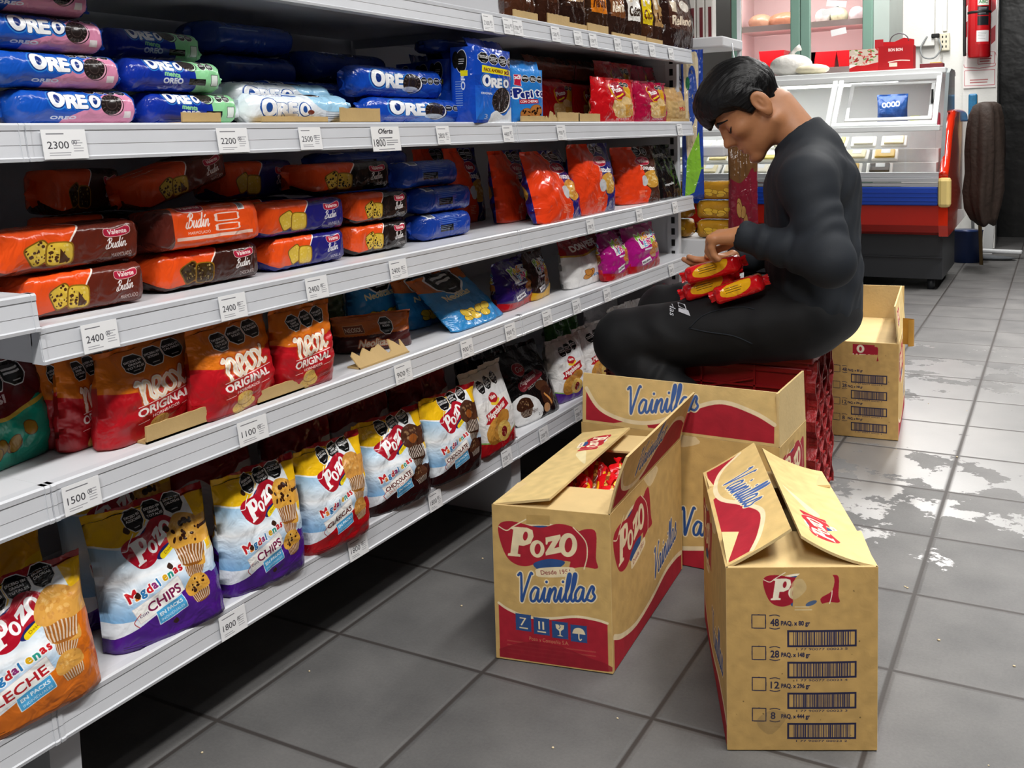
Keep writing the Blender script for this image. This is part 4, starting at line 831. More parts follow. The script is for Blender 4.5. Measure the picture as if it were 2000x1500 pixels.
def block(name, label, group, front, side, px0, px1, py, x, z, H, D, seed=0, yaw=0.0, cat='packet'):
    """soft block pack standing up: printed front, printed long side towards the camera"""
    y0, y1 = ysx(px0, py, x), ysx(px1, py, x); w_ = y1-y0; R = random.Random(seed); root = None
    N, K = 10, 14; fw = _wr(seed)
    for part in (0, 1):
        vs = []; uv = []
        for j in range(K+1):
            for i in range(N+1):
                u, v = i/N, j/K; e = (1-abs(2*u-1)**6)*(1-abs(2*v-1)**8); b = .006*e+.004*fw(u*2+part*5, v*2)*e
                if part == 0: vs.append(((u-.5)*w_, -D/2-b, v*H))
                else: vs.append((-w_/2-b, D/2-u*D, v*H))
                uv.append((u, v))
        fs = [(j*(N+1)+i, j*(N+1)+i+1, (j+1)*(N+1)+i+1, (j+1)*(N+1)+i) for j in range(K) for i in range(N)]
        mb = MB(); mb.add(vs, fs, uv, True)
        if part == 0:
            mb.box(-w_/2+.001, w_/2, -D/2+.001, D/2, 0, H-.001); mb.k = 0
            o = mb.build(name, front); root = o
            o.location = (x-D/2, (y0+y1)/2, z); o.rotation_euler = (0, 0, math.pi/2+yaw)
            for f in range(len(fs), len(mb.f)): pass
        else: mb.build('side_panel', side, root)
    mb = MB(); vs = []; k = 16
    for r_ in (0, 1, 2):
        for i in range(k+1): u = i/k; vs.append(((u-.5)*w_*(1-.02*r_), -D*.28+.10*D*r_+.004*math.sin(u*12+seed)*r_/2, H-.001+.011*r_-(.002 if r_ == 2 and i % 2 else 0)))
    fs = [(r_*(k+1)+i, r_*(k+1)+i+1, (r_+1)*(k+1)+i+1, (r_+1)*(k+1)+i) for r_ in (0, 1) for i in range(k)]
    n = len(vs); vs += [(a, b+.002, c) for a, b, c in vs]; fs += [tuple(n+t for t in f[::-1]) for f in fs]
    mb.add(vs, fs, [(.02, .98)]*len(vs), True); mb.build('top_seal', front, root)
    return tag(root, label, cat, group)
GX = 'upright triple cookie packs'
block('cookie_pack', 'upright blue triple cookie pack with a yellow strip at the shelf edge', GX, A_X3, A_X3S, 920, 1004, 200, .05, Z2, .158, .055, 1, yaw=.10)
block('cookie_pack', 'upright blue triple pack behind the front one', GX, A_X3, A_X3S, 880, 950, 180, -.015, Z2, .138, .055, 2)
block('cookie_pack', 'third upright blue triple pack, towards the dark rolls', GX, A_X3, A_X3S, 850, 915, 170, -.075, Z2, .138, .055, 3)
block('cookie_pack', 'fourth upright blue triple pack deep in shadow', GX, A_X3, A_X3S, 815, 880, 170, -.135, Z2, .138, .055, 4)
pack('cookie_packet', 'blue cookie packet lying on top of the upright triple packs', GX, A_BIG0, ysx(868, 70, 0), ysx(982, 70, 0), -.02, Z2+.1515, .08, .030, 95, fin=.012)
block('cookie_pack', 'bright blue chip cookie pack with bubble lettering', GX, A_PEP, A_PEP, 1003, 1058, 200, .03, Z2, .125, .04, 5, yaw=-.04)
GT = 'toast packs on the second shelf'
M_FILM = mat('clear_red_film', '#7a1518', 0.15, bump=.5, bscale=30)
for k, (a, b, x, z, H, lab) in enumerate(((1055, 1118, -.10, 0, .115, 'clear red toast pack in shadow beside the chip cookie pack'), (1110, 1180, -.12, 0, .115, 'second clear red toast pack, behind the cardboard strips'), (1040, 1122, -.13, .127, .045, 'clear toast pack lying on the first upright toast pack'), (1125, 1200, -.13, .127, .045, 'clear toast pack lying on the second upright toast pack'))):
    block('toast_pack', lab, GT, A_TR if k < 2 else mat('toast_film', '#8a4a3a', .15, bump=.5, bscale=25, vary=.5, vscale=20), M_FILM, a, b, 200 if k < 2 else 110, x, Z2+z, H, .09, 20+k)
def bagx(name, label, group, art, px0, px1, py, x, z, H, d, seed, yaw=0.0, lean=0.0, **kw):
    y0, y1 = ysx(px0, py, x), ysx(px1, py, x); o = pouch(name, y1-y0, H, d, art, seed, label, 'bag', group, **kw)
    o.location = (x-d*.4, (y0+y1)/2, z); o.rotation_euler = (-lean, 0, math.pi/2+yaw); return o
bagx('toast_bag', 'bright red toast bag with yellow ribbon on the second shelf', GT, A_TR, 1166, 1248, 220, .035, Z2, .125, .05, 31)
bagx('toast_bag', 'maroon toast bag right of the bright red one', GT, A_TM, 1245, 1310, 220, .03, Z2, .125, .05, 32)
bagx('toast_bag', 'red toast bag standing behind and above the bright red one', GT, A_TR, 1172, 1245, 150, -.055, Z2, .185, .05, 33)
bagx('toast_bag', 'maroon toast bag standing behind and above the front maroon one', GT, A_TM, 1240, 1308, 150, -.06, Z2, .185, .05, 34)
A_BEI = art_plain('print_beige', '#c9a066', '#c9a870', .5, [('PAN', .55, .9, .3, .16, '#c0281c')], False, 0, rough=.25); A_NAV = art_plain('print_navy', '#141a3a', '#1a2248', .5)
bagx('toast_bag', 'beige bread pack at the end of the second shelf', GT, A_BEI, 1305, 1346, 220, .02, Z2, .115, .05, 35)
bagx('toast_bag', 'navy pack behind the beige bread pack', GT, A_NAV, 1300, 1342, 150, -.06, Z2, .17, .05, 36)
pack('cookie_packet', 'yellow packet at the left edge of the second shelf', GR, art_plain('print_yellow_pack', '#e8c414', '#e0b010', .6), -1.73, ysx(10, 180, .03), .03, Z2, .06, .055, 99)
# ------------------------------------------------------------------ top shelf
GU = 'bagged cakes on the top shelf'
def art_top(name, bg, lab, word, tc):
    c = Cv(200, 300, bg); c.rect(.08, .25, .92, 1.02, lab); c.text(word, .14, .92, .72, .22, tc, shear=.3, bold=.05, rot=-.06); c.ell(.68, .42, .18, .14, '#e6ddd0'); c.rect(.16, .36, .34, .62, '#d8c8b0')
    return art_mat(name, c, .15, .5, 24)
TOPS = [(1003, 1050, '#4a2a1c', '#5a3a24', 'Budín', '#d8c0a0', 'first brown cake bag over the shelf joint on the top shelf'), (1055, 1098, '#3a2016', '#4a2a1c', 'Budín', '#c8b090', 'dark brown cake bag behind the second cardboard tray'), (1100, 1150, '#2c1a14', '#3a241a', 'Cacao', '#b89878', 'shadowed brown cake bag left of the orange pack'), (1152, 1192, '#3a2418', '#d87a1c', 'Naranja', '#5a2a10', 'orange labelled cake bag on the top shelf'), (1190, 1226, '#33201a', '#7a4a2a', 'Relleno', '#f0e0c8', 'brown labelled cake bag right of the orange one'), (1224, 1256, '#33201a', '#ece8e2', 'Gaita', '#3a2a20', 'white labelled cake bag on the top shelf'), (1254, 1278, '#4a2c1c', '#e6c81c', 'Coco', '#6a3a10', 'yellow labelled cake bag on the top shelf'), (1276, 1304, '#3a241c', '#b08a5a', 'Rell', '#4a2a18', 'kraft labelled cake bag on the top shelf'), (1302, 1362, '#2c1a16', '#4a2c22', 'Relleno', '#e8d8c0', 'large dark cake bag at the end of the top shelf')]
for k, (a, b, bg, lb, wd, tc, lab) in enumerate(TOPS):
    bagx('cake_bag', lab, GU, art_top('print_top_%d' % k, bg, lb, wd, tc), a, b, 50, .012 if k < 8 else .035, Z1, .20, .06, 40+k)
# ------------------------------------------------------------------ cardboard strips, trays, price labels
def strip(label, px0, px1, py, x, z, H, seed=0, D=.03, torn=False, tilt=0.0, yaw=0.0):
    """cut edge of a shelf-ready tray: a folded cardboard angle"""
    y0, y1 = (ysx(px0, py, x), ysx(px1, py, x)) if isinstance(px0, (int, float)) else (at(*px0, 2, z).y, at(*px1, 2, z).y)
    R = random.Random(seed); n = 14; top = [H*(R.uniform(.25, 1) if torn else R.uniform(.94, 1.0)) for _ in range(n+1)]
    mb = MB(); vs = []; L = y1-y0
    for t in (0, -.003):
        for i in range(n+1): vs += [(t, -L/2+L*i/n, 0), (t-tilt*top[i], -L/2+L*i/n, top[i])]
    m = 2*(n+1); fs = []
    for i in range(n): a = 2*i; fs += [(a, a+2, a+3, a+1), (m+a+2, m+a, m+a+1, m+a+3), (a+1, a+3, m+a+3, m+a+1), (a+2, a, m+a, m+a+2)]
    fs += [(0, 1, m+1, m), (2*n+1, 2*n, m+2*n, m+2*n+1)]; mb.add(vs, fs); mb.box(-D, 0, -L/2, L/2, 0, .003)
    o = mb.build('cardboard_strip', M_CARD); o.location = (x, (y0+y1)/2, z); o.rotation_euler = (0, 0, yaw); return tag(o, label, 'cardboard strip', 'cardboard tray edges')
for k, (a, b, y, x, z, H, lab) in enumerate(((355, 430, 205, .036, Z2, .017, 'cardboard tray edge in front of the mint roll'), (512, 640, 220, .036, Z2, .012, 'long low cardboard tray edge under the white cookie roll'), (665, 742, 210, .034, Z2, .028, 'cardboard tray edge between white and blue rolls'), (1018, 1064, 225, .040, Z2, .016, 'cardboard tray edge under the bright blue chip pack'), (1064, 1092, 220, .036, Z2, .030, 'torn cardboard tray edge left of the toast packs'), (1090, 1132, 220, .038, Z2, .026, 'middle cardboard tray edge before the clear toast packs'), (1130, 1172, 220, .038, Z2, .024, 'cardboard tray edge beside the bright red toast bag'), (1310, 1345, 225, .036, Z2, .012, 'low cardboard tray edge under the beige pack'),
        (1003, 1050, 15, .036, Z1, .022, 'first cardboard tray edge on the top shelf'), (1070, 1112, 25, .036, Z1, .030, 'second cardboard tray edge on the top shelf'), (1112, 1146, 32, .034, Z1, .018, 'third cardboard tray edge on the top shelf'), (1148, 1188, 40, .036, Z1, .026, 'fourth cardboard tray edge under the orange labelled bag'), (1196, 1232, 48, .036, Z1, .014, 'fifth cardboard tray edge under the white labelled bag'), (1232, 1262, 55, .036, Z1, .020, 'sixth cardboard tray edge under the yellow labelled bag'), (1264, 1294, 60, .036, Z1, .018, 'last cardboard tray edge on the top shelf'))):
    strip(lab, a, b, y, x, z, H, k, torn=(k == 4))
strip('brown cardboard tray edge under the left front cracker bag', (285, 868), (440, 800), 800, at(365, 835, 2, Z4).x+.012, Z4, .026, 51, D=.03)
strip('printed cardboard tray edge under the middle and right cracker bags', (498, 790), (628, 745), 760, at(560, 768, 2, Z4).x+.008, Z4, .022, 52, D=.03)
strip('torn flap of cardboard beside the low brown packet', (706, 722), (800, 688), 700, at(752, 705, 2, Z4).x, Z4, .030, 53, torn=True, tilt=.9, D=.03)
def price(label, txt, n, px, py, seed=0, w_=.046, h_=.036, off=False):
    x = XF[n]; y = ysx(px, py, x)
    c = Cv(140, 108, '#e9e9ea', 2); c.lines(.10, .10, .6, 1, .05, .03, '#55555c', seed, .8); c.text(txt, .10, .50, .48, .20, '#2a2a30', bold=.0); c.text('00', .65, .40, .12, .12, '#33333a')
    c.lines(.68, .28, .26, 5, .07, .022, '#6a6a72', seed+2, .6); c.lines(.12, .60, .5, 2, .06, .022, '#6a6a72', seed+4, .6)
    if off: c.a[:, :] = .93; c.text('Oferta', .25, .22, .5, .16, '#1d1d22', shear=.3, bold=.03); c.lines(.25, .34, .5, 1, .05, .03, '#44444a'); c.text(txt, .05, .62, .4, .24, '#1d1d22'); c.lines(.5, .42, .42, 3, .07, .03, '#66666c', 2, .7); c.lines(.2, .70, .6, 1, .05, .02, '#55555c')
    m = art_mat('print_price_%d' % seed, c, .35, 0)
    vs = [(0.0075, -w_/2, -.008), (0.0075, w_/2, -.008), (.0125, w_/2, -.008-h_), (.0125, -w_/2, -.008-h_), (.0067, -w_/2, -.008), (.0067, w_/2, -.008), (.0117, w_/2, -.008-h_), (.0117, -w_/2, -.008-h_)]
    mb = MB(); mb.add(vs, [(3, 2, 1, 0), (4, 5, 6, 7), (0, 1, 5, 4), (1, 2, 6, 5), (2, 3, 7, 6), (3, 0, 4, 7)], [(0, 1), (1, 1), (1, 0), (0, 0)]*2)
    o = mb.build('price_label', m); o.location = (x, y, ZS[n]); return tag(o, label, 'price label', 'printed price labels on the shelf rails')
PR = [(2, 115, 255, '2300', 'under the pink cookie rolls'), (2, 445, 258, '2200', 'under the mint cookie rolls'), (2, 597, 258, '2500', 'under the white cookie roll'), (2, 858, 262, '2800', 'under the blue cookie roll'), (2, 985, 262, '4400', 'under the tall blue triple pack'), (2, 1090, 258, '1900', 'under the torn cardboard edges of the second shelf'), (2, 1322, 248, '1750', 'at the far end of the second shelf rail'),
      (1, 945, 12, '2100', 'left of the top rail joint, partly peeled'), (1, 985, 22, '2210', 'second from the top rail joint'), (1, 1003, 27, '1700', 'nearest to the top rail joint on its left'), (1, 1078, 45, '1500', 'first right of the top rail joint'), (1, 1122, 53, '1500', 'second right of the top rail joint'), (1, 1152, 58, '1500', 'third right of the top rail joint'), (1, 1200, 67, '1500', 'fourth right of the top rail joint'), (1, 1236, 74, '1600', 'fifth right of the top rail joint'), (1, 1268, 80, '1600', 'sixth right of the top rail joint'), (1, 1305, 86, '1600', 'last on the top rail'),
      (3, 185, 635, '2400', 'under the marble cake packet'), (3, 445, 578, '2400', 'under the dark brown cake packet'), (3, 610, 550, '2400', 'under the navy vanilla cake packet'), (3, 770, 525, '2400', 'under the black chip cake packet'), (3, 1147, 440, '1700', 'under the slumped orange toast bag'), (3, 1243, 420, '1700', 'under the gap in the toast bags'), (3, 1313, 404, '1750', 'at the far end of the middle rail'),
      (4, 150, 960, '1500', 'at the left end of the second lowest rail'), (4, 485, 835, '1100', 'under the middle cracker bag'), (4, 780, 728, '900', 'under the torn cardboard flap'), (4, 905, 685, '900', 'under the slumped blue snack bag'), (4, 990, 655, '900', 'left of the joint of the second lowest rail'), (4, 1062, 626, '2200', 'right of the joint of the second lowest rail'), (4, 1120, 605, '2200', 'under the bare shelf before the white nut bag'), (4, 1180, 580, '2300', 'under the white nut bag'), (4, 1306, 533, '2300', 'under the larger magenta bag'),
      (5, 447, 1222, '1800', 'under the large purple chip muffin bag'), (5, 692, 1078, '1800', 'under the red classic muffin bag'), (5, 843, 990, '1800', 'under the second chocolate muffin bag'), (5, 983, 905, '2100', 'under the white red-based bag'), (5, 1056, 855, '2300', 'under the black and white bag'), (5, 1124, 812, '2300', 'under the white purple-based bag')]
for k, (n, px, py, t, lab) in enumerate(PR): price('white price label reading '+t+' '+lab if n in (2, 3, 4) else 'white price label '+lab, t, n, px, py, 100+k, w_=.062 if (n, px) in ((2, 115), (2, 445), (4, 485)) else (.054 if px < 800 else .046))
price('wide offer label reading Oferta and 1800 on the second rail', '1800', 2, 745, 250, 99, .085, .044, True)
# ------------------------------------------------------------------ cardboard cartons
KR, RD, CR_, NV = '#c4a265', '#a3202f', '#e4d2ac', '#2d4c80'
def wave(cv, x0, x1, y, a, low):                # the red band with its cream edge
    L = x1-x0; E = smooth([(x0, y-a*.9), (x0+L*.10, y-a*.1), (x0+L*.28, y+a*.55), (x0+L*.5, y+a*.3), (x0+L*.72, y-a*.35), (x0+L*.9, y-a*.2), (x1, y+a*.15)], 6)
    cv.poly(list(E)+[(x1, low), (x0, low)], RD); cv.stroke(E, .011, CR_, sm=0)
def tone(cv, seed=1):
    R = np.random.RandomState(seed); h, w_ = cv.a.shape[:2]; g = R.rand(h//40+2, w_//40+2); ys = np.linspace(0, g.shape[0]-1.01, h); xs = np.linspace(0, g.shape[1]-1.01, w_)
    y0 = ys.astype(int); x0 = xs.astype(int); fy = (ys-y0)[:, None]; fx = (xs-x0)[None]
    q = g[y0][:, x0]*(1-fy)*(1-fx)+g[y0+1][:, x0]*fy*(1-fx)+g[y0][:, x0+1]*(1-fy)*fx+g[y0+1][:, x0+1]*fy*fx
    cv.a *= (.94+.10*q+.03*(R.rand(h, w_)-.5))[:, :, None]; cv.a.clip(0, 1, cv.a)
def art_short():
    c = Cv(420, 560, KR); c.rect(.035, .88, .965, 1.32, RD)
    pozo(c, .06, .10, .84, .02, RD, CR_, NV); c.push(0, 0); c.poly([(.30, .06), (.50, .05), (.50, .13), (.30, .14)], '#b39257'); c.pop()
    c.poly([(.03, .70), (.97, .70), (.97, .93), (.03, .93)], KR); script(c, 'Vainillas', .17, .575, .68, .046, '#2d4f8c', CR_, .045, rot=-.12, hgt=.235); wave(c, .035, .965, .90, .06, 1.0)
    for k in range(4):
        c.push(.185+k*.158, .915+k*.012); c.poly(smooth([(0, .01), (.01, 0), (.125, 0), (.135, .01), (.135, .135), (.125, .145), (.01, .145), (0, .135)], 2, True), NV)
        if k == 0: c.text('7', .035, .10, .06, .075, CR_); c.rect(.03, .115, .105, .127, CR_)
        if k == 1: c.rect(.04, .03, .055, .10, CR_); c.rect(.075, .03, .09, .10, CR_); c.rect(.03, .115, .105, .127, CR_)
        if k == 2: c.poly([(.03, .025), (.105, .025), (.10, .06), (.075, .08), (.072, .115), (.095, .125), (.04, .125), (.063, .115), (.06, .08), (.035, .06)], CR_); c.stroke([(.06, .025), (.07, .045), (.06, .06)], .003, NV)
        if k == 3: c.poly(smooth([(.012, .075), (.03, .035), (.068, .022), (.105, .035), (.123, .075)], 4), CR_); c.stroke([(.068, .07), (.068, .115), (.078, .128), (.088, .118)], .005, CR_)
        c.pop()
    c.text("Pozo y Compañía S.A.", .30, 1.135, .34, .034, '#c98a62'); c.lines(.10, 1.16, .78, 4, .035, .012, '#b8584a', 2, .6); c.poly(smooth([(.03, 1.25), (.25, 1.16), (.5, 1.14), (.8, 1.22), (.96, 1.26), (.96, 1.32), (.03, 1.32)], 4), '#8a1a27', .8)
    tone(c, 2); return art_mat('print_carton_end', c, .7, .035, 60, .25)
def art_long():
    c = Cv(660, 422, KR); pozo(c, .03, .07, .46, -.06, RD, CR_, NV); c.poly(smooth([(.42, .0), (.5, .06), (.62, .03), (.60, 0)], 3), CR_, .7)
    script(c, 'Vainillas', .50, .36, .38, .047, '#2d4f8c', CR_, .045, rot=-.14, hgt=.13); wave(c, .02, .98, .545, .05, .66); tone(c, 3); return art_mat('print_carton_side', c, .7, .035, 60, .25)
def art_flapv():
    c = Cv(660, 162, '#d0b276'); E = smooth([(.02, .075), (.10, .17), (.25, .213), (.40, .20), (.55, .13), (.72, .07), (.88, .10), (.98, .145)], 6)
    c.poly(list(E)+[(.98, .235), (.02, .235)], RD); c.poly(list(smooth([(.02, .15), (.12, .205), (.25, .235), (.40, .222), (.55, .155)], 5))+[(.33, .236), (.02, .236)], RD); c.poly(smooth([(.16, .235), (.25, .215), (.34, .212), (.36, .236)], 4), '#d0b276'); c.rect(0, .232, 1, .25, '#d0b276'); c.stroke(E, .010, CR_, sm=0)
    script(c, 'Vainillas', .22, .055, .38, .046, '#41609c', CR_, .045, rot=-.16, hgt=.125); tone(c, 4); return art_mat('print_carton_flap', c, .7, .035, 60, .25)
def art_flapp():
    c = Cv(660, 162, '#d6bb80'); pozo(c, .10, .045, .24, 0, '#b3202f', '#efe3c6', NV); c.poly(smooth([(.34, .10), (.44, .06), (.56, .02), (.46, .09), (.38, .13)], 4, True), '#e2d3a4'); tone(c, 5); return art_mat('print_carton_flap_mark', c, .7, .035, 60, .25)
def art_codes(scuff):
    c = Cv(440, 580, '#b8955a'); I = '#23233f'
    pozo(c, .25, .035, .50, .02, '#98182a', '#e6dcc4', NV)
    if scuff == 0: c.poly(smooth([(.46, .07), (.55, .02), (.70, .05), (.70, .16), (.62, .22), (.64, .30), (.45, .33), (.44, .24), (.44, .17)], 4, True), '#b8955a'); c.poly(smooth([(.44, .10), (.50, .08), (.53, .15), (.46, .22), (.42, .2)], 4, True), '#c0a87a', .8); c.ell(.56, .25, .04, .015, NV, .8, -.4); c.lines(.45, .27, .14, 2, .02, .01, '#c8b48a', 3, .8)
    else: c.rect(.20, .0, .42, .4, '#b8955a'); c.poly([(.22, .18), (.74, .16), (.7, .4), (.3, .4)], '#b8955a'); c.rect(.42, .03, .70, .16, '#98182a'); c.ell(.52, .09, .05, .055, '#d8cdb4'); c.ell(.52, .09, .018, .03, '#98182a')
    for k, (n, t) in enumerate((('48', '80'), ('28', '148'), ('12', '296'), ('8', '444'))):
        y = .385+k*.225; c.poly(smooth([(.165, y-.045), (.175, y-.055), (.25, y-.055), (.26, y-.045), (.26, y+.035), (.25, y+.045), (.175, y+.045), (.165, y+.035)], 2, True), I); c.rect(.170, y-.049, .255, y+.039, '#b8955a')
        c.text(n, .29, y+.025, .055 if len(n) > 1 else .03, .052, I, bold=.02); c.stroke([(.285, y-.047), (.32, y-.053), (.35, y-.045)], .003, I); c.stroke([(.285, y+.04), (.32, y+.047), (.35, y+.04)], .003, I)
        c.text('PAQ. x %s gr' % t, .36, y+.02, .19, .032, I, bold=.03); c.rect(.40, y+.055, .86, y+.175, I); c.rect(.412, y+.068, .848, y+.162, '#b8955a'); barcode(c, .44, y+.068, .38, .094, '#33304a', k+3); c.text('1 77 90077 00023 %d' % (5-k), .46, y+.197, .34, .016, I)
    if scuff == 0: c.poly(smooth([(.20, 1.09), (.30, 1.02), (.40, 1.06), (.30, 1.20), (.22, 1.16)], 3, True), '#6a5a44', .28)
    c.speck(14, .05, .05, .95, 1.25, .006, '#5a4628', 3, .7); tone(c, 6); return art_mat('print_carton_codes_%d' % scuff, c, .7, .035, 60, .25)
C_END, C_LONG, C_FLV, C_FLP, C_COD, C_COD2 = art_short(), art_long(), art_flapv(), art_flapp(), art_codes(0), art_codes(1)
def panel(name, parent, M, w_, h_, art=None, bow=0.0, t=.004, curl=0.0, flip=False, tape=False):
    """a sheet of corrugated board: x across, z up from the hinge, outside towards -y"""
    n = 10; vs = []; uv = []
    for s in (0, 1):
        for j in range(n+1):
            for i in range(n+1):
                u, v = i/n, j/n; y = s*t-bow*math.sin(math.pi*u)*math.sin(math.pi*min(v, 1))-curl*v*v
                vs.append(M @ Vector(((u-.5)*w_, y, v*h_))); uv.append((1-u, 1-v) if flip else (u, v))
    N = (n+1)**2; mb = MB(); mb.k = 1 if art else 0
    mb.add(vs, [(j*(n+1)+i, j*(n+1)+i+1, (j+1)*(n+1)+i+1, (j+1)*(n+1)+i) for j in range(n) for i in range(n)], uv)
    mb.k = 0; f = [(N+j*(n+1)+i+1, N+j*(n+1)+i, N+(j+1)*(n+1)+i, N+(j+1)*(n+1)+i+1) for j in range(n) for i in range(n)]
    for i in range(n): a = i; b = n*(n+1)+i; f += [(a+1, a, N+a, N+a+1), (b, b+1, N+b+1, N+b)]; a = i*(n+1); b = a+n; f += [(a, a+n+1, N+a+n+1, N+a), (b+n+1, b, N+b, N+b+n+1)]
    o = len(mb.v)-2*N; mb.add([], [tuple(o-0+k for k in q) for q in []]); mb.f += [tuple(k for k in q) for q in f]; mb.mi += [0]*len(f); mb.sm += [False]*len(f); mb.uv += [[(0, 0)]*len(q) for q in f]
    return mb.build(name, [M_CARD2]+([art] if art else []), parent)
def carton(label, loc, rz, w_, l_, h_, front, right, left, flaps, back=None, bow=.004, skew=0.0):
    """flaps: {'front'|'right'|'left'|'back': (opening angle from the wall, art)}; 0 = standing up, 90 = folded in"""
    t = empty('cardboard_box', loc, rz, label, 'box', 'printed cardboard cartons on the floor')
    T = Matrix.Translation; Rz = lambda a: Matrix.Rotation(math.radians(a), 4, 'Z'); Rx = lambda a: Matrix.Rotation(math.radians(a), 4, 'X')
    W = {'front': (T((0, 0, 0)), w_, l_), 'right': (T((w_/2, l_/2, 0)) @ Rz(90), l_, w_), 'back': (T((0, l_, 0)) @ Rz(180), w_, l_), 'left': (T((-w_/2, l_/2, 0)) @ Rz(-90), l_, w_)}
    S = Matrix.Identity(4); S[0][1] = math.tan(math.radians(skew)); W = {k: (S @ v[0], v[1], v[2]) for k, v in W.items()}
    A = {'front': front, 'right': right, 'left': left, 'back': back}
    for k in W: panel(k+'_panel' if k in ('front', 'back') else 'side_panel', t, W[k][0] @ T((0, 0, .002)), W[k][1]-.001, h_-.002, A[k], bow)
    mb = MB(); mb.box(-w_/2+.004, w_/2-.004, .004, l_-.004, .001, .006, S); mb.build('bottom_panel', M_CARD2, t)
    for k, (ang, art, curl, depth) in flaps.items():
        M, ww, dd = W[k]; d = min(w_, l_)/2 if depth is None else depth
        panel('flap', t, M @ T((0, .0005, h_+.0005)) @ Rx(-ang) , ww-.006, d, art, 0, curl=curl)
    return t
A_ROT, D_ROT = math.radians(11), math.radians(26)
boxA = carton('open carton of red biscuit packets standing against the shelves', (.399, -.832, 0), A_ROT, .203, .43, .272, C_END, C_LONG, C_LONG, {'front': (88, None, 0, None), 'back': (93, None, 0, .09), 'left': (80, C_FLP, .0, None), 'right': (-12, C_FLV, .010, None)}, skew=7)
boxD = carton('nearest carton, printed with four barcodes, its top flaps half closed', (.8205, -.8815, 0), D_ROT, .212, .40, .273, C_COD, C_LONG, C_LONG, {'front': (80, None, 0, .09), 'back': (86, None, 0, .09), 'left': (62, C_FLV, .006, None), 'right': (80, C_FLP, .026, .112)}, skew=3.5)
boxB = carton('carton with a long upright front flap, between the open carton and the red crate', (.4515, -.365, 0), math.radians(-1.0), .425, .21, .275, C_LONG, C_END, C_END, {'front': (2, C_FLV, -.006, None), 'right': (2, None, 0, None), 'left': (95, None, 0, None), 'back': (110, None, 0, None)})
boxC = carton('empty carton with an open back flap on the floor behind the red crate', (.635, .66, 0), math.radians(5), .212, .40, .278, C_COD2, C_LONG, C_LONG, {'front': (92, None, 0, .09), 'back': (4, None, 0, None), 'right': (5, C_FLP, .0, .106), 'left': (90, None, 0, .20)})
mb = MB(); M_TAPE = mat('packing_tape', '#a8792c', .3, vary=.2, vscale=30); n = 10; vs = []
for s in (0, .0008):
    for i in range(n+1):
        a = i/n*2.6
        for z in (0, .075): vs.append((.008+.030*math.sin(a)+s, .004-.016*(1-math.cos(a)), z))
fs = [(2*i, 2*i+2, 2*i+3, 2*i+1) for i in range(n)]+[(22+2*i+2, 22+2*i, 22+2*i+1, 22+2*i+3) for i in range(n)]
mb.add(vs, fs, smooth=True); o = mb.build('packing_tape', M_TAPE, boxC); o.location = (.106, .04, .27)
def biscuits(label, loc, rot, seed, group, L=.135, W=.048, H=.034):
    o = flowpack('biscuit_packet', L, W, H, A_BIS, seed, label, 'biscuit packet', group, ex=2.8, taper=.14, fin=.014, crump=1.4, n=22, nx=16); o.location = loc; o.rotation_euler = rot; return o
RA = Matrix.Translation((.399, -.832, 0)) @ Matrix.Rotation(A_ROT, 4, 'Z'); R = random.Random(5)
for k in range(13):                                                    # packets on edge in the open carton
    i, j = k % 3, k//3; p = RA @ Vector((-.055+i*.055+R.uniform(-.005, .005), .085+j*.07+R.uniform(-.008, .008), .192+R.uniform(-.004, .012)))
    biscuits('small red and yellow biscuit packet inside the open carton', p, (R.uniform(-.4, .3), R.uniform(-.9, -.5), A_ROT+math.pi/2+R.uniform(-.35, .35)), 200+k, 'biscuit packets in the open carton', .125, .05, .036)
mb = MB(); mb.box(-.094, .094, .008, .42, .007, .190); o = mb.build('packed_layer', mat('lower_packets', '#8a0f14', .3, bump=.6, bscale=40, vary=.5, vscale=40), boxA); tag(o, 'lower layer of red packets', kind='stuff')
# ------------------------------------------------------------------ red plastic crate
M_RED = mat('crate_red', '#8e1015', .34, vary=.12, vscale=20); M_REDW = mat('crate_red_worn', '#96191c', .42, bump=.35, bscale=90, vary=.35, vscale=35)
cr = empty('plastic_crate', (.37, .15, 0), math.radians(0), 'upturned dark red plastic crate that the person sits on', 'crate')
cw, cl, ch = .268, .10, .362                   # half width, half depth, height
mb = MB(); mb.rbox(-cw+.012, cw-.012, -cl+.012, cl-.012, 0, ch-.004, .004); mb.build('shell', M_RED, cr)
mb = MB(); mb.rbox(-cw, cw, -cl, cl, ch-.018, ch, .004); mb.rbox(-cw+.004, cw-.004, -cl+.004, cl-.004, ch-.044, ch-.030, .003); mb.build('top_rim', M_RED, cr)
mb = MB()
for z in (.11, .20, .280): mb.box(-cw+.01, cw-.01, -cl+.002, -cl+.013, z, z+.004)
for x in (-.25, -.12, .0, .13, .25): mb.box(x-.002, x+.002, -cl+.002, -cl+.013, 0.005, ch-.03)
for (xa, za, xb, zb) in ((-.12, .30, .0, .265), (-.12, .19, .0, .267), (.0, .267, .13, .30), (-.12, .27, -.25, .30), (0, .19, .13, .10), (0, .10, -.12, .19)):
    d = Vector((xb-xa, 0, zb-za)); M = Matrix.Translation(((xa+xb)/2, -cl+.0075, (za+zb)/2)) @ Matrix.Rotation(-math.atan2(d.z, d.x), 4, 'Y'); mb.box(-d.length/2, d.length/2, -.0055, .0055, -.002, .002, M)
mb.build('front_ribs', M_RED, cr)
mb = MB(); R = random.Random(3)                                        # honeycomb lattice on the end wall
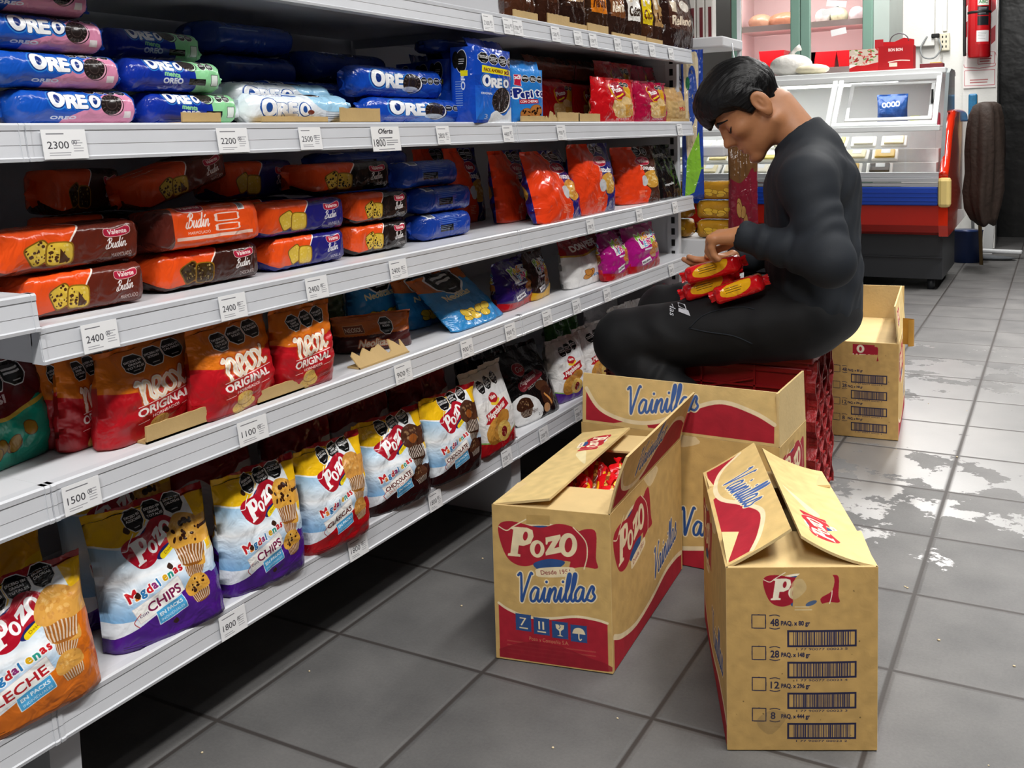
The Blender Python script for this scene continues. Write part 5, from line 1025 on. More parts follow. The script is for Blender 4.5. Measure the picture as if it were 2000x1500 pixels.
for k in range(6):
    y = -cl+.006+k*(2*cl-.012)/5; pts = []
    for q in range(16):
        z = .006+q*.0228; pts.append((y+(.0105 if (q//2+k) % 2 else -.0105), z))
    for (ya, za), (yb, zb) in zip(pts[:-1], pts[1:]):
        vs = [(cw-.016, ya-.0028, za), (cw+.006, ya-.0020, za), (cw+.006, ya+.0020, za), (cw-.016, ya+.0028, za), (cw-.016, yb-.0028, zb), (cw+.006, yb-.0020, zb), (cw+.006, yb+.0020, zb), (cw-.016, yb+.0028, zb)]
        mb.add(vs, [(0, 1, 5, 4), (1, 2, 6, 5), (2, 3, 7, 6), (3, 0, 4, 7), (3, 2, 1, 0), (4, 5, 6, 7)])
    if k < 5:
        for q in range(0, 14, 2):
            z = .006+(q+.5+(2 if k % 2 else 0))*.0228
            if z < ch-.03: mb.box(cw-.016, cw+.005, y+.006, y+(2*cl-.012)/5-.006, z-.002, z+.002)
mb.build('end_lattice', M_REDW, cr)
# ------------------------------------------------------------------ the person: continuous surfaces grown from a distance field
def V3(*a): return np.array(a, float)
def smin(a, b, k): h = np.clip(.5+.5*(b-a)/k, 0, 1); return b*(1-h)+a*h-k*h*(1-h)
def smax(a, b, k): return -smin(-a, -b, k)
def cone(P, a, b, ra, rb):
    a, b = np.array(a, float), np.array(b, float); d = b-a; t = np.clip(((P-a) @ d)/(d @ d), 0, 1)
    return np.linalg.norm(P-a-t[..., None]*d, axis=-1)-(ra+t*(rb-ra))
def ellip(P, c, r):
    q = (P-np.array(c))/np.array(r); k0 = np.linalg.norm(q, axis=-1); k1 = np.linalg.norm(q/np.array(r), axis=-1)+1e-9
    return k0*(k0-1)/k1
def union(fs, k):
    d = fs[0]
    for f in fs[1:]: d = smin(d, f, k)
    return d
def nets(fn, lo, hi, res):
    """surface nets over a box: vertices and quads of the zero level"""
    lo, hi = np.array(lo), np.array(hi); n = np.ceil((hi-lo)/res).astype(int)+1
    X = [lo[i]+res*np.arange(n[i]) for i in range(3)]; D = np.empty(n)
    for i in range(n[0]):
        Y, Z = np.meshgrid(X[1], X[2], indexing='ij'); D[i] = fn(np.stack([np.full_like(Y, X[0][i]), Y, Z], -1))
    S = D < 0; c = [(a, b, e) for a in (0, 1) for b in (0, 1) for e in (0, 1)]; sl = lambda A, o: A[o[0]:n[0]-1+o[0], o[1]:n[1]-1+o[1], o[2]:n[2]-1+o[2]]
    cnt = sum(sl(S, o).astype(int) for o in c); act = (cnt > 0) & (cnt < 8); idx = -np.ones(act.shape, int); idx[act] = np.arange(act.sum())
    acc = np.zeros(act.shape+(3,)); num = np.zeros(act.shape)
    for o in c:
        for ax in range(3):
            if o[ax]: continue
            q = list(o); q[ax] = 1; a, b = sl(D, o), sl(D, q); m = (a < 0) != (b < 0); t = np.where(m, a/np.where(m, a-b, 1), 0)
            p = np.array(o, float); e = np.zeros(3); e[ax] = 1; acc += np.where(m[..., None], p+t[..., None]*e, 0); num += m
    ii = np.argwhere(act); v = lo+res*(ii+acc[act]/num[act][:, None]); F = []
    for ax in range(3):
        u, w_ = [(1, 2), (2, 0), (0, 1)][ax]; a = S[tuple(slice(0, n[k]-1) if k == ax else slice(1, n[k]-1) for k in range(3))]; b = S[tuple(slice(1, n[k]) if k == ax else slice(1, n[k]-1) for k in range(3))]
        for q, flip in ((a & ~b, False), (~a & b, True)):
            p = np.argwhere(q); p[:, u] += 1; p[:, w_] += 1
            if not len(p): continue
            g = []
            for du, dw in ((-1, -1), (0, -1), (0, 0), (-1, 0)):
                r = p.copy(); r[:, u] += du; r[:, w_] += dw; g.append(idx[r[:, 0], r[:, 1], r[:, 2]])
            g = np.stack(g if not flip else g[::-1], 1); F.append(g)
    F = np.concatenate(F); F = F[(F >= 0).all(1)]
    return v, F
def relax(v, F, it=2, lam=.5):
    E = np.concatenate([F[:, [0, 1]], F[:, [1, 2]], F[:, [2, 3]], F[:, [3, 0]]]); E = np.unique(np.sort(E, 1), axis=0)
    for _ in range(it):
        s = np.zeros_like(v); k = np.zeros(len(v)); np.add.at(s, E[:, 0], v[E[:, 1]]); np.add.at(s, E[:, 1], v[E[:, 0]]); np.add.at(k, E[:, 0], 1); np.add.at(k, E[:, 1], 1)
        v = v+lam*(s/np.maximum(k, 1)[:, None]-v)
    return v
PB = Vector((.45, .15, 0))                     # under the person
def grown(name, parts, mats, parent=None, pick=None):
    mb = MB(); allv = []; allf = []; o = 0
    for v, F in parts: allv.append(v); allf.append(F+o); o += len(v)
    v = np.concatenate(allv)-np.array(PB); F = np.concatenate(allf); me = bpy.data.meshes.new(name); me.from_pydata(v.tolist(), [], F.tolist())
    for m in mats: me.materials.append(m)
    if pick is not None: me.polygons.foreach_set('material_index', pick(v[F].mean(1)+np.array(PB)).astype(int))
    me.polygons.foreach_set('use_smooth', [True]*len(F)); me.update(); ob = bpy.data.objects.new(name, me); COL.objects.link(ob)
    if parent is not None: ob.parent = parent
    else: ob.location = PB
    return ob
def J(px, py, y): return np.array(at(px, py, 1, y))
# ---- head frame: chin down 47 degrees, facing the shelves, turned a little to the camera
TH, TW = math.radians(45), math.radians(18)
hf = np.array([-math.cos(TW), -math.sin(TW), 0])
HX = hf*math.cos(TH)+np.array([0, 0, -1])*math.sin(TH); HZ = hf*math.sin(TH)+np.array([0, 0, 1])*math.cos(TH); HY = np.cross(HZ, HX)
HO = J(1484, 206, .15)
def loc(P): d = P-HO; return np.stack([d @ HX, d @ HY, d @ HZ], -1)
def glob(x, y, z): return HO+HX*x+HY*y+HZ*z
NB = J(1580, 290, .155)                        # base of the neck
def head_sdf(W):
    P = loc(W); Q = P.copy(); Q[..., 1] = np.abs(Q[..., 1])
    d = union([ellip(P, (.016, 0, .054), (.085, .072, .082)), ellip(P, (.040, 0, -.005), (.062, .060, .075)), cone(Q, (.004, .048, -.045), (.082, .014, -.076), .019, .016), ellip(P, (.050, 0, -.050), (.048, .046, .034)), ellip(P, (.094, 0, -.080), (.016, .020, .015))], .020)
    d = union([d, ellip(Q, (.068, .040, -.004), (.026, .022, .020)), cone(Q, (.086, .034, .038), (.095, 0, .036), .0105, .012), ellip(P, (.086, 0, -.048), (.020, .030, .026))], .014)
    d = smax(d, -ellip(Q, (.104, .034, .018), (.018, .019, .013)), .010)
    d = smin(d, ellip(Q, (.0795, .033, .0165), (.014, .0155, .0125)), .004)
    nose = union([cone(P, (.094, 0, .030), (.1135, 0, -.008), .0075, .0105), ellip(P, (.118, 0, -.0125), (.0105, .0105, .0095)), ellip(Q, (.1045, .0125, -.0165), (.0115, .0075, .0085)), cone(P, (.100, 0, .010), (.098, 0, -.015), .012, .016)], .008)
    d = smin(d, nose, .008)
    lips = smin(ellip(P, (.1015, 0, -.0405), (.0095, .021, .0060)), ellip(P, (.0995, 0, -.0520), (.0095, .0190, .0068)), .002)
    d = smin(d, lips, .005); d = smax(d, -ellip(P, (.112, 0, -.0462), (.010, .026, .0012)), .003); d = smax(d, -ellip(P, (.103, 0, -.064), (.010, .016, .004)), .008)
    ear = smin(ellip(Q, (-.004, .076, .006), (.020, .0075, .031)), ellip(Q, (.000, .074, -.020), (.011, .007, .013)), .006); e = Q-np.array([-.004, .084, .006])
    ear = smax(ear, -ellip(Q, (.001, .085, .008), (.0115, .0075, .021)), .004); ear = smin(ear, ellip(Q, (-.003, .0775, .004), (.004, .004, .014)), .003)
    d = smin(d, ear, .005)
    n0 = glob(-.022, 0, -.030); d = smin(d, cone(W, n0, NB, .048, .049), .022)
    return d
hv, hF = nets(head_sdf, HO-np.array([.17, .15, .17]), HO+np.array([.21, .15, .17]), .0028); hv = relax(hv, hF, 1, .4)
# ---- left hand resting on the top packet; right hand holding it from behind
def hand_sdf(W, wr, kn, side, tips, th, r=.0085):
    ax = (kn-wr)/np.linalg.norm(kn-wr); sd = side-ax*(side @ ax); sd /= np.linalg.norm(sd); up = np.cross(sd, ax); fs = []
    P = np.stack([(W-wr) @ ax, (W-wr) @ sd, (W-wr) @ up], -1); L = np.linalg.norm(kn-wr)
    pal = union([cone(W, wr-ax*.025, wr-ax*.01, .024, .023), cone(W, wr-ax*.01+sd*.008, kn+sd*.026, .020, .0125), cone(W, wr-ax*.01-sd*.008, kn-sd*.026, .020, .0115), cone(W, wr, kn, .020, .0125)], .014); fs = pal
    for i, (off, pts) in enumerate(tips):
        k = kn+sd*off+ax*(-.004*abs(i-1.2)); q = [k]+[k+ax*a+sd*b+up*c for a, b, c in pts]
        f = union([cone(W, q[j], q[j+1], r*(1.08-.10*j), r*(.98-.10*j)) for j in range(len(q)-1)], .003)
        fs = smin(fs, f, .006)
    q = [wr+ax*.012+sd*th[0][1]]+[wr+ax*a+sd*b+up*c for a, b, c in th]
    f = union([cone(W, q[j], q[j+1], .0125-.0018*j, .0112-.0018*j) for j in range(len(q)-1)], .005)
    return smin(fs, f, .010)
WL, KL = J(1452, 461, -.035), J(1396, 463, -.03)
tl = [(.028, [(.020, .004, -.008), (.030, .006, -.026), (.026, .006, -.042)]), (.009, [(.020, .001, -.012), (.026, .001, -.036), (.018, .001, -.052)]), (-.010, [(.014, 0, -.016), (.014, 0, -.040), (.004, 0, -.052)]), (-.027, [(.006, -.002, -.018), (.002, -.002, -.036), (-.008, -.002, -.046)])]
hl = lambda W: hand_sdf(W, WL, KL, np.array([0, 1., .1]), tl, [(.030, .030, -.014), (.060, .040, -.030), (.086, .036, -.040)])
lv, lF = nets(hl, np.minimum(WL, KL)-np.array([.075, .075, .085]), np.maximum(WL, KL)+np.array([.085, .09, .06]), .0024)
WR, KR_ = J(1436, 508, .17), J(1392, 516, .14)
trr = [(.026, [(.030, .0, -.004), (.050, -.004, -.012), (.062, -.006, -.022)]), (.009, [(.034, 0, -.004), (.056, -.004, -.014), (.068, -.006, -.026)]), (-.009, [(.030, 0, -.005), (.050, -.002, -.016), (.060, -.004, -.028)]), (-.025, [(.024, 0, -.006), (.040, 0, -.016), (.048, 0, -.024)])]
hr = lambda W: hand_sdf(W, WR, KR_, np.array([0, -1., .5]), trr, [(.030, .034, .006), (.055, .046, .004), (.076, .046, -.004)])
rv, rF = nets(hr, np.minimum(WR, KR_)-np.array([.10, .09, .08]), np.maximum(WR, KR_)+np.array([.09, .09, .07]), .0028)
# ---- the body under the clothes
HIP, SHL, SHR = np.array([.615, .15, .455]), np.array([.638, -.010, .768]), np.array([.605, .318, .772])
EL, ER = J(1620, 512, -.075), np.array([.58, .36, .60])
KN, KF, AN, AF = np.array([.165, .02, .375]), np.array([.195, .275, .405]), np.array([.44, -.03, .165]), np.array([.27, .24, .085])
def core(W):
    return union([cone(W, HIP, (.615, .15, .60), .075, .07), cone(W, (.615, .15, .60), (.615, .15, .75), .07, .07), cone(W, SHL+np.array([0, .02, 0]), SHR-np.array([0, .02, 0]), .05, .05), cone(W, (.61, .15, .76), NB, .06, .046),
                  cone(W, SHL, EL, .048, .036), cone(W, EL, WL, .036, .026), cone(W, SHR, ER, .048, .036), cone(W, ER, WR, .036, .026), cone(W, HIP+np.array([0, -.08, 0]), KN, .072, .046), cone(W, HIP+np.array([0, .08, 0]), KF, .072, .046), cone(W, KN, AN, .045, .032), cone(W, KF, AF, .045, .032)], .03)
bv, bF = nets(core, (.08, -.18, .03), (.78, .46, .92), .011)
M_SKIN = mat('skin', '#b67c54', .48, vary=.10, vscale=60, bump=.03, bscale=300); M_LIP = mat('lips', '#8f5145', .45); M_EARR = mat('ear_skin', '#b0694c', .5)
def pick(c):
    p = loc(c); l = (((p[:, 0]-.100)/.016)**2+(p[:, 1]/.0185)**2+((p[:, 2]+.0465)/.0100)**2 < 1)
    return np.where(l, 1, 0)
person = grown('person', [(hv, hF), (lv, lF), (rv, rF), (bv, bF)], [M_SKIN, M_LIP], None, pick)
tag(person, 'person in a dark jacket seated on the red crate, head bowed over red packets', 'person')
# ---- hair, brows, lashes
def fbm(P, s, seed=0):
    r = np.random.RandomState(seed); t = 0
    for k in range(5): a = r.normal(size=3)*s*(1+.5*k); t = t+np.sin(P @ a+r.uniform(0, 6))*(.8**k)
    return t/2.4
def hair_sdf(W):
    P = loc(W); x, y, z = P[..., 0], P[..., 1], P[..., 2]
    out = union([ellip(P, (.022, 0, .054), (.1010, .0835, .0895)), ellip(P, (.068, 0, .076), (.056, .066, .052))], .02)
    out = smin(out, head_sdf(W)-.0034, .006); Qa = P.copy(); Qa[..., 1] = np.abs(y); out = smax(out, -ellip(Qa, (-.003, .088, .000), (.024, .024, .037)), .004); out = out-.0016*fbm(P*np.array([.35, 1.7, .8]), 130, 4)-.0012*fbm(P*np.array([.3, 2.2, .6]), 240, 9)
    fade = np.clip((.022-z)/.06, 0, 1)*np.clip((.03-x)/.03, 0, 1); out = out+fade*.0085
    line = np.interp(x, [-.11, -.06, -.036, -.026, -.012, .012, .020, .030, .045, .075, .100, .130], [-.105, -.098, -.078, -.030, -.006, .004, .004, .004, .036, .055, .054, .042])
    line = line+.0035*np.sin(y*170)+.003*np.sin(y*420+1)
    return smax(out, line-z, .006)
v, F = nets(hair_sdf, HO-np.array([.18, .13, .12]), HO+np.array([.16, .13, .20]), .003)
M_HAIR = mat('hair_black', '#0a090a', .45, spec=.3)
def strand_bump(m):                             # fine strands combed from the crown to the fringe
    nt = m.node_tree; tc = nt.nodes.new('ShaderNodeTexCoord'); cb = nt.nodes.new('ShaderNodeCombineXYZ')
    for i, (ax, k) in enumerate(((HX, 14), (HY, 420), (HZ, 130))):
        v = nt.nodes.new('ShaderNodeVectorMath'); v.operation = 'DOT_PRODUCT'; v.inputs[1].default_value = tuple(ax*k); nt.links.new(tc.outputs['Object'], v.inputs[0]); nt.links.new(v.outputs['Value'], cb.inputs[i])
    n = nt.nodes.new('ShaderNodeTexNoise'); n.inputs['Scale'].default_value = 1.0; n.inputs['Detail'].default_value = 3; nt.links.new(cb.outputs[0], n.inputs['Vector'])
    b = nt.nodes.new('ShaderNodeBump'); b.inputs['Strength'].default_value = .55; b.inputs['Distance'].default_value = .004; nt.links.new(n.outputs[0], b.inputs['Height']); nt.links.new(b.outputs[0], nt.nodes['Principled BSDF'].inputs['Normal'])
strand_bump(M_HAIR)
o = grown('hair', [(v, F)], [M_HAIR], person); o['label'] = 'short black hair with a long fringe'
def onface(x0, y, z, lift=.0006):              # march to the skin along the face's forward axis
    p = None
    for t in np.arange(.14, .04, -.0006):
        q = glob(t, y, z)
        if head_sdf(q[None])[0] < 0: return glob(t+lift, y, z)
    return glob(x0, y, z)
for s in (-1, 1):
    mb = MB(); mb.tube([Vector(onface(.09, s*a, b))-PB for a, b in ((.013, .0335), (.022, .0385), (.032, .0405), (.043, .037), (.050, .031))], [.0020, .0036, .0038, .003, .0012], 8); mb.build('eyebrow', M_HAIR, person)
    mb = MB(); mb.tube([Vector(onface(.09, s*a, b, .0008))-PB for a, b in ((.0205, .0075), (.027, .0050), (.034, .0045), (.041, .0065), (.046, .0100), (.050, .0145))], [.001, .0022, .0028, .0028, .0024, .001], 6); mb.build('eyelashes', M_HAIR, person)
# ---- jacket
def folds(W, a, b, amp, n, seed):
    d = b-a; L = np.linalg.norm(d); t = ((W-a) @ d)/(L*L); s = fbm(W, 14, seed)
    return amp*np.sin(t*n*6.28+3.0*s+2*np.sin((W @ np.array([9., 23., 17.])))*.6)*np.clip(t*4, 0, 1)*np.clip((1.1-t)*4, 0, 1)
CA = (NB-glob(-.022, 0, -.03)); CA = -CA/np.linalg.norm(CA)
def jacket_sdf(W):
    body = union([ellip(W, (.618, .15, .466), (.105, .160, .104)), ellip(W, (.618, .15, .55), (.108, .150, .12)), ellip(W, (.614, .15, .675), (.108, .150, .14)), ellip(W, (.612, .15, .765), (.098, .150, .090)), cone(W, SHL+np.array([.0, .04, .0]), SHR-np.array([0, .03, 0]), .062, .066), cone(W, (.612, .15, .77), NB, .082, .060)], .045)
    body = body-.0035*fbm(W, 18, 3)-.0025*fbm(W, 40, 8)-.004*np.sin((W[..., 2]*60+W[..., 0]*35+2*fbm(W, 12, 5)))*np.clip((.62-W[..., 2])*6, 0, 1)
    eN = EL+np.array([.0, 0, 0]); up = cone(W, SHL, eN, .060, .052); fo = cone(W, eN, WL+(WL-eN)*.02, .048, .036)
    arm = smin(up-folds(W, SHL, eN, .0016, 3, 11), fo-folds(W, eN, WL, .0030, 4, 12), .030); arm = smin(arm, cone(W, NB-CA*.02, SHL, .062, .058), .03)
    up2 = cone(W, SHR, ER, .068, .052); fo2 = cone(W, ER, WR, .052, .036); arm2 = smin(up2, fo2-folds(W, ER, WR, .0035, 5, 13), .02)
    d = smin(body, arm, .018); d = smin(d, arm2, .022)
    col = cone(W, NB-CA*.01, NB+CA*.040, .070, .0655); d = smin(d, col, .012)
    return d
def open_sdf(W):                               # hollow the collar and cuffs so skin passes through
    d = jacket_sdf(W); q = (W-NB) @ CA; rr = np.linalg.norm(W-NB-q[..., None]*CA, axis=-1); d = np.where((rr < .095) & (q > .0), np.maximum(d, q-.046), d); d = np.maximum(d, -cone(W, NB+CA*.020, NB+CA*.14, .0550, .0545)); ax = (WL-EL)/np.linalg.norm(WL-EL)
    d = np.maximum(d, -cone(W, WL-ax*.004, WL+ax*.05, .031, .031)); near = np.linalg.norm(W-WL, axis=-1) < .046; d = np.where(near, np.maximum(d, (W-WL) @ ax-.006), d)
    ax = (WR-ER)/np.linalg.norm(WR-ER); near = np.linalg.norm(W-WR, axis=-1) < .044; d = np.where(near, np.maximum(d, (W-WR) @ ax-.004), d); return d
v, F = nets(open_sdf, (.36, -.20, .335), (.80, .46, .99), .0045); v = relax(v, F, 2, .45)
M_JK = mat('jacket_cloth', '#1b2027', .75, bump=.03, bscale=260, vary=.10, vscale=10, spec=.35); M_TR = mat('trouser_cloth', '#0c0d10', .7, bump=.03, bscale=260, vary=.15, vscale=12, spec=.35)
jk = grown('jacket', [(v, F)], [M_JK], person); jk['label'] = 'dark charcoal jacket with a stand-up collar'
# ---- trousers and shoes
def trouser_sdf(W):
    hn, hf_ = HIP+np.array([-.01, -.085, -.01]), HIP+np.array([-.01, .085, -.01])
    t = union([ellip(W, (.60, .15, .445), (.125, .165, .080)), cone(W, hn, KN+np.array([.02, 0, .0]), .090, .074)-folds(W, hn, KN, .0014, 3, 21)-.0022*fbm(W, 22, 23), cone(W, hf_, KF, .088, .070)-folds(W, hf_, KF, .003, 4, 22)], .03)
    c1 = cone(W, KN+np.array([.012, 0, -.012]), AN, .068, .050)-folds(W, KN, AN, .003, 5, 24); c2 = cone(W, KF+np.array([.01, 0, -.01]), AF, .066, .05)-folds(W, KF, AF, .004, 6, 25)
    d = smin(smin(t, c1, .018), smin(t, c2, .018), .01)
    P = W-np.array([.36, -.062, .42]); pk = np.abs(P[..., 0]*.22+P[..., 2])-.0035; d = np.where((np.abs(P[..., 0]) < .06) & (W[..., 1] < -.02), smax(d, -np.maximum(pk, np.abs(P[..., 1]+.012)-.018), .004), d)
    d = np.maximum(d, .0-W[..., 2]+.075); return d
v, F = nets(trouser_sdf, (.06, -.15, .06), (.76, .40, .56), .0052)
tr_ = grown('trousers', [(v, F)], [M_TR], person); tr_['label'] = 'black track trousers'
for (A, lab, sk) in ((AN, 'black shoe', 0), (AF, 'black shoe with a white sole', 1)):
    sh = lambda W: union([cone(W, A+np.array([.02, 0, -.035]), A+np.array([-.15 if not sk else -.15, -.005, -.055 if sk else -.125]), .040, .030), cone(W, A, A+np.array([0, 0, -.03]), .042, .044)], .02)
    f = lambda W: np.maximum(sh(W), .012-W[..., 2])
    v, F = nets(f, A-np.array([.22, .07, .10]), A+np.array([.10, .07, .06]), .006); s = grown('shoe', [(v, F)], [mat('shoe_black', '#111113', .5)], person)
    if not sk: continue
    mb = MB(); pr_ = smooth([(.062, 0), (.03, .042), (-.10, .040), (-.185, .022), (-.195, -.01), (-.15, -.038), (0, -.044), (.05, -.03)], 4, True)
    mb.prism([(A[0]+x-PB.x, A[1]+y-PB.y) for x, y in pr_][::-1], .001, .016, axis=2); mb.build('sole', mat('sole_white', '#d8d8d6', .6), s)
# printed three-bar mark and lettering on the thigh
from mathutils.bvhtree import BVHTree
tv = np.array([tuple(q.co) for q in tr_.data.vertices]); bvh = BVHTree.FromPolygons([tuple(q) for q in tv], [tuple(p.vertices) for p in tr_.data.polygons])
O = Vector(J(1327, 597, -.06))-PB; mb = MB()
VD = Vector((CF.x, CF.y, 0)).normalized()
def onto(p):
    h = bvh.ray_cast(p-VD*.1, VD); return (h[0]+h[1]*.0012) if h[0] is not None else None
UX = Vector((-.26, .0, -.97)).normalized(); UY = Vector((-.97, 0, .26)).normalized()                # reads downward along the leg
def stick(pts2, faces):
    ps = [onto(O+UX*a+UY*b) for a, b in pts2]
    for f in faces:
        if all(ps[i] is not None for i in f): mb.add([ps[i] for i in f], [tuple(range(len(f)))])
g, fcs, gw, gh = glyphs('adidas'); k = .046/gw; bmx = bmesh.new(); bvx = [bmx.verts.new((a*k-.012, -(b*k)+.008, 0)) for a, b in g]
for f in fcs:
    try: bmx.faces.new([bvx[i] for i in f])
    except ValueError: pass
bmx.verts.index_update(); stick([(q.co.x, q.co.y) for q in bmx.verts], [[q.index for q in f.verts] for f in bmx.faces]); bmx.free()
for i, L in enumerate((.010, .019, .028)):
    a0 = -.006+i*.0095; stick([(a0, -.012), (a0+.007, -.012), (a0+.007+L*.0, -.012-L), (a0+.0-.003, -.012-L*.8)], [(0, 1, 2, 3)])
o = mb.build('printed_mark', mat('print_white', '#c9ccd2', .5), person)
for pts in (((1346, 641), (1372, 617), (1410, 604), (1450, 600), (1474, 604)), ((1346, 641), (1385, 649), (1432, 656), (1470, 672))):
    q = []
    for (x, y) in smooth(pts, 4):
        p0 = Vector(J(x, y, -.16)); dr_ = (p0-CAM).normalized(); h = bvh.ray_cast(p0-PB, dr_)
        if h[0] is not None: q.append(h[0]+h[1]*.0005)
    if len(q) > 2: mb = MB(); mb.tube(q, .0018, 6); mb.build('pocket_edge', M_JK, tr_)
# ---- packets on the lap and in the hands
GLP = 'red biscuit packets on the lap'
def lap(label, a, b, ya, yb, seed, H=.041, W=.055, roll=0.0):
    P, Q = Vector(J(*a, ya)), Vector(J(*b, yb)); d = Q-P; o = flowpack('biscuit_packet', d.length-.024, W, H, A_BIS, seed, label, 'biscuit packet', GLP, ex=3.6, taper=.09, fin=.014, crump=.8)
    M = Matrix.Translation((P+Q)/2) @ Matrix.Rotation(math.atan2(d.y, d.x), 4, 'Z') @ Matrix.Rotation(-math.asin(d.z/d.length), 4, 'Y') @ Matrix.Rotation(roll, 4, 'X') @ Matrix.Translation((0, 0, -H/2)); o.matrix_world = M; return o
lap('topmost red packet on the lap, held under the hand', (1330, 543), (1458, 508), .00, .02, 301)
lap('red packet beneath the held one, resting on the thigh', (1326, 576), (1446, 540), .02, .05, 302)
lap('red packet lying on the thigh closest to the jacket', (1386, 582), (1502, 545), -.025, -.01, 303)
lap('red packet mostly hidden behind the held one', (1345, 545), (1450, 522), .075, .09, 304)
# ------------------------------------------------------------------ background: refrigerated counter
M_WH = mat('white_enamel', '#e4e6e6', .3, vary=.03); M_STEEL = mat('brushed_rail', '#c9cbcf', .3, .5); M_GREYB = mat('plinth_grey', '#2b2d31', .4, vary=.1); M_GLASS = mat('clear_glass', '#ffffff', .02, trans=1.0, ior=1.45)
M_RP = mat('red_panel', '#a81a0a', .3, vary=.08, vscale=5); M_OR = mat('orange_red_gloss', '#c92a10', .12, coat=.6); M_BL = mat('blue_bumper', '#0a3a9e', .4); M_ALU = mat('alu_frame', '#eef0f0', .35)
fx0, fx1, fy0 = -1.75, .572, 3.36               # left end, right end, front plane of the counter
ct = empty('display_counter', (0, fy0, 0), 0, 'long refrigerated display counter, red and blue front, glazed and lit, behind the person', 'display counter')
fd = .86
mb = MB(); mb.box(fx0, fx1+.01, .12, fd-.05, .06, .30); mb.box(fx0, fx1+.012, .105, .13, .175, .18); mb.build('plinth', M_GREYB, ct)
mb = MB()
for x in (fx0+.1, -.6, fx1-.05): mb.lathe([(.02, 0), (.02, .06)], (x, .17, 0), 10); mb.lathe([(.02, 0), (.02, .06)], (x, fd-.12, 0), 10)
mb.build('foot', M_GREYB, ct)
mb = MB(); mb.prism([(.10, .30), (.03, .32), (.0, .36), (.0, .465), (.03, .48), (fd, .48), (fd, .30)][::-1], fx0, fx1, axis=0); mb.build('lower_body', M_RP, ct)
mb = MB(); mb.rbox(fx0, fx1-.004, -.012, .03, .466, .563, .006)
for z in (.488, .510, .532): mb.box(fx0, fx1-.005, -.0145, -.011, z, z+.004)
mb.build('bumper', M_BL, ct)
mb = MB(); mb.rbox(fx0, fx1, -.006, .03, .566, .584, .003); mb.rbox(fx0, fx1, -.012, .03, .590, .612, .003); mb.rbox(fx0, fx1, -.002, .035, .614, .640, .003); mb.build('front_rail', M_STEEL, ct)
mb = MB(); mb.box(fx0, fx1-.03, .04, fd-.03, .60, .612); mb.box(fx0, fx1-.03, fd-.03, fd-.015, .60, 1.20); mb.box(fx0, fx1-.03, .165, .28, .612, .684); mb.box(fx0, fx1-.03, .275, .45, .612, .756); mb.build('deck', M_WH, ct)
# glazed front: lower pane upright, upper sliding frames leaning back
def lean_frame(x0, x1, y0, z0, y1, z1, wdt, name, mat_, parent, t=.022):
    d = Vector((0, y1-y0, z1-z0)); L = d.length; a = math.atan2(d.y, d.z); M = Matrix.Translation((0, y0, z0)) @ Matrix.Rotation(-a, 4, 'X'); mb = MB()
    for (xa, xb, za, zb) in ((x0, x1, 0, wdt), (x0, x1, L-wdt, L), (x0, x0+wdt, wdt, L-wdt), (x1-wdt, x1, wdt, L-wdt)): mb.rbox(xa, xb, -t/2, t/2, za, zb, .003, M)
    o = mb.build(name, mat_, parent); mb = MB(); mb.box(x0+wdt*.6, x1-wdt*.6, -.002, .002, wdt*.6, L-wdt*.6, M); mb.build('pane', M_GLASS, o); return o
mb = MB(); mb.box(fx0, fx1-.02, .024, .028, .64, .855); mb.build('lower_pane', M_GLASS, ct)
mb = MB(); mb.rbox(fx0, fx1, .008, .055, .855, .885, .004); mb.build('middle_rail', M_ALU, ct)
xs = [fx0, -.42, .015, fx1-.012]
for i in range(3):
    lean_frame(xs[i]+.004, xs[i+1]-.004, .035, .885, .30, 1.165, .026, 'sliding_window', M_ALU, ct)
lean_frame(.085, fx1-.045, .065, .915, .27, 1.12, .02, 'inner_window', M_ALU, ct, .012)
mb = MB(); mb.rbox(fx1-.055, fx1-.045, .135, .155, 1.0, 1.075, .002); mb.build('window_handle', mat('handle_black', '#161616', .4), ct)
mb = MB(); mb.rbox(fx0, fx1, .285, fd, 1.165, 1.195, .005); mb.rbox(fx0, fx1-.02, .27, .33, 1.13, 1.168, .004); mb.build('top_board', M_WH, ct)
mb = MB(); mb.tube([(fx0+.1, .34, 1.135), (fx1-.25, .34, 1.135)], .014); mb.build('lamp_tube', mat('counter_tube', '#ffffff', .4, emit=3.0), ct)
area('counter_lamp', ((fx0+fx1)/2, fy0+.40, 1.12), 2.1, .14, 7, col=(1, 1, .97))
mb = MB(); mb.box(fx0+.05, fx1-.04, .36, .62, .872, .878); mb.build('glass_shelf', M_GLASS, ct)
# moulded end cheek
ck = [(.03, .30), (.0, .36), (.0, .62), (.07, .67), (.22, .84), (.36, .92), (.50, .945), (1.06, .945), (1.18, .90), (1.2, .42), (1.12, .32)]
mb = MB(); mb.prism(ck[::-1], fx1, fx1+.045, axis=0); mb.tube([(fx1+.022, y, z) for y, z in smooth(ck[2:9], 5)], .024, 10); mb.build('end_cheek', M_OR, ct)
mb = MB(); mb.prism([(.06, .66), (.16, .885), (.30, 1.165), (.40, 1.19), (.60, 1.19), (.62, .95), (.2, .95), (.12, .80)][::-1], fx1, fx1+.018, axis=0); mb.build('glass_end', mat('smoked_end', '#7f8688', .12, vary=.1), ct)
mb = MB(); mb.rbox(fx1-.004, fx1+.058, -.022, .05, .455, .612, .018); mb.build('corner_bumper', mat('aged_plastic', '#d8bf78', .4), ct)
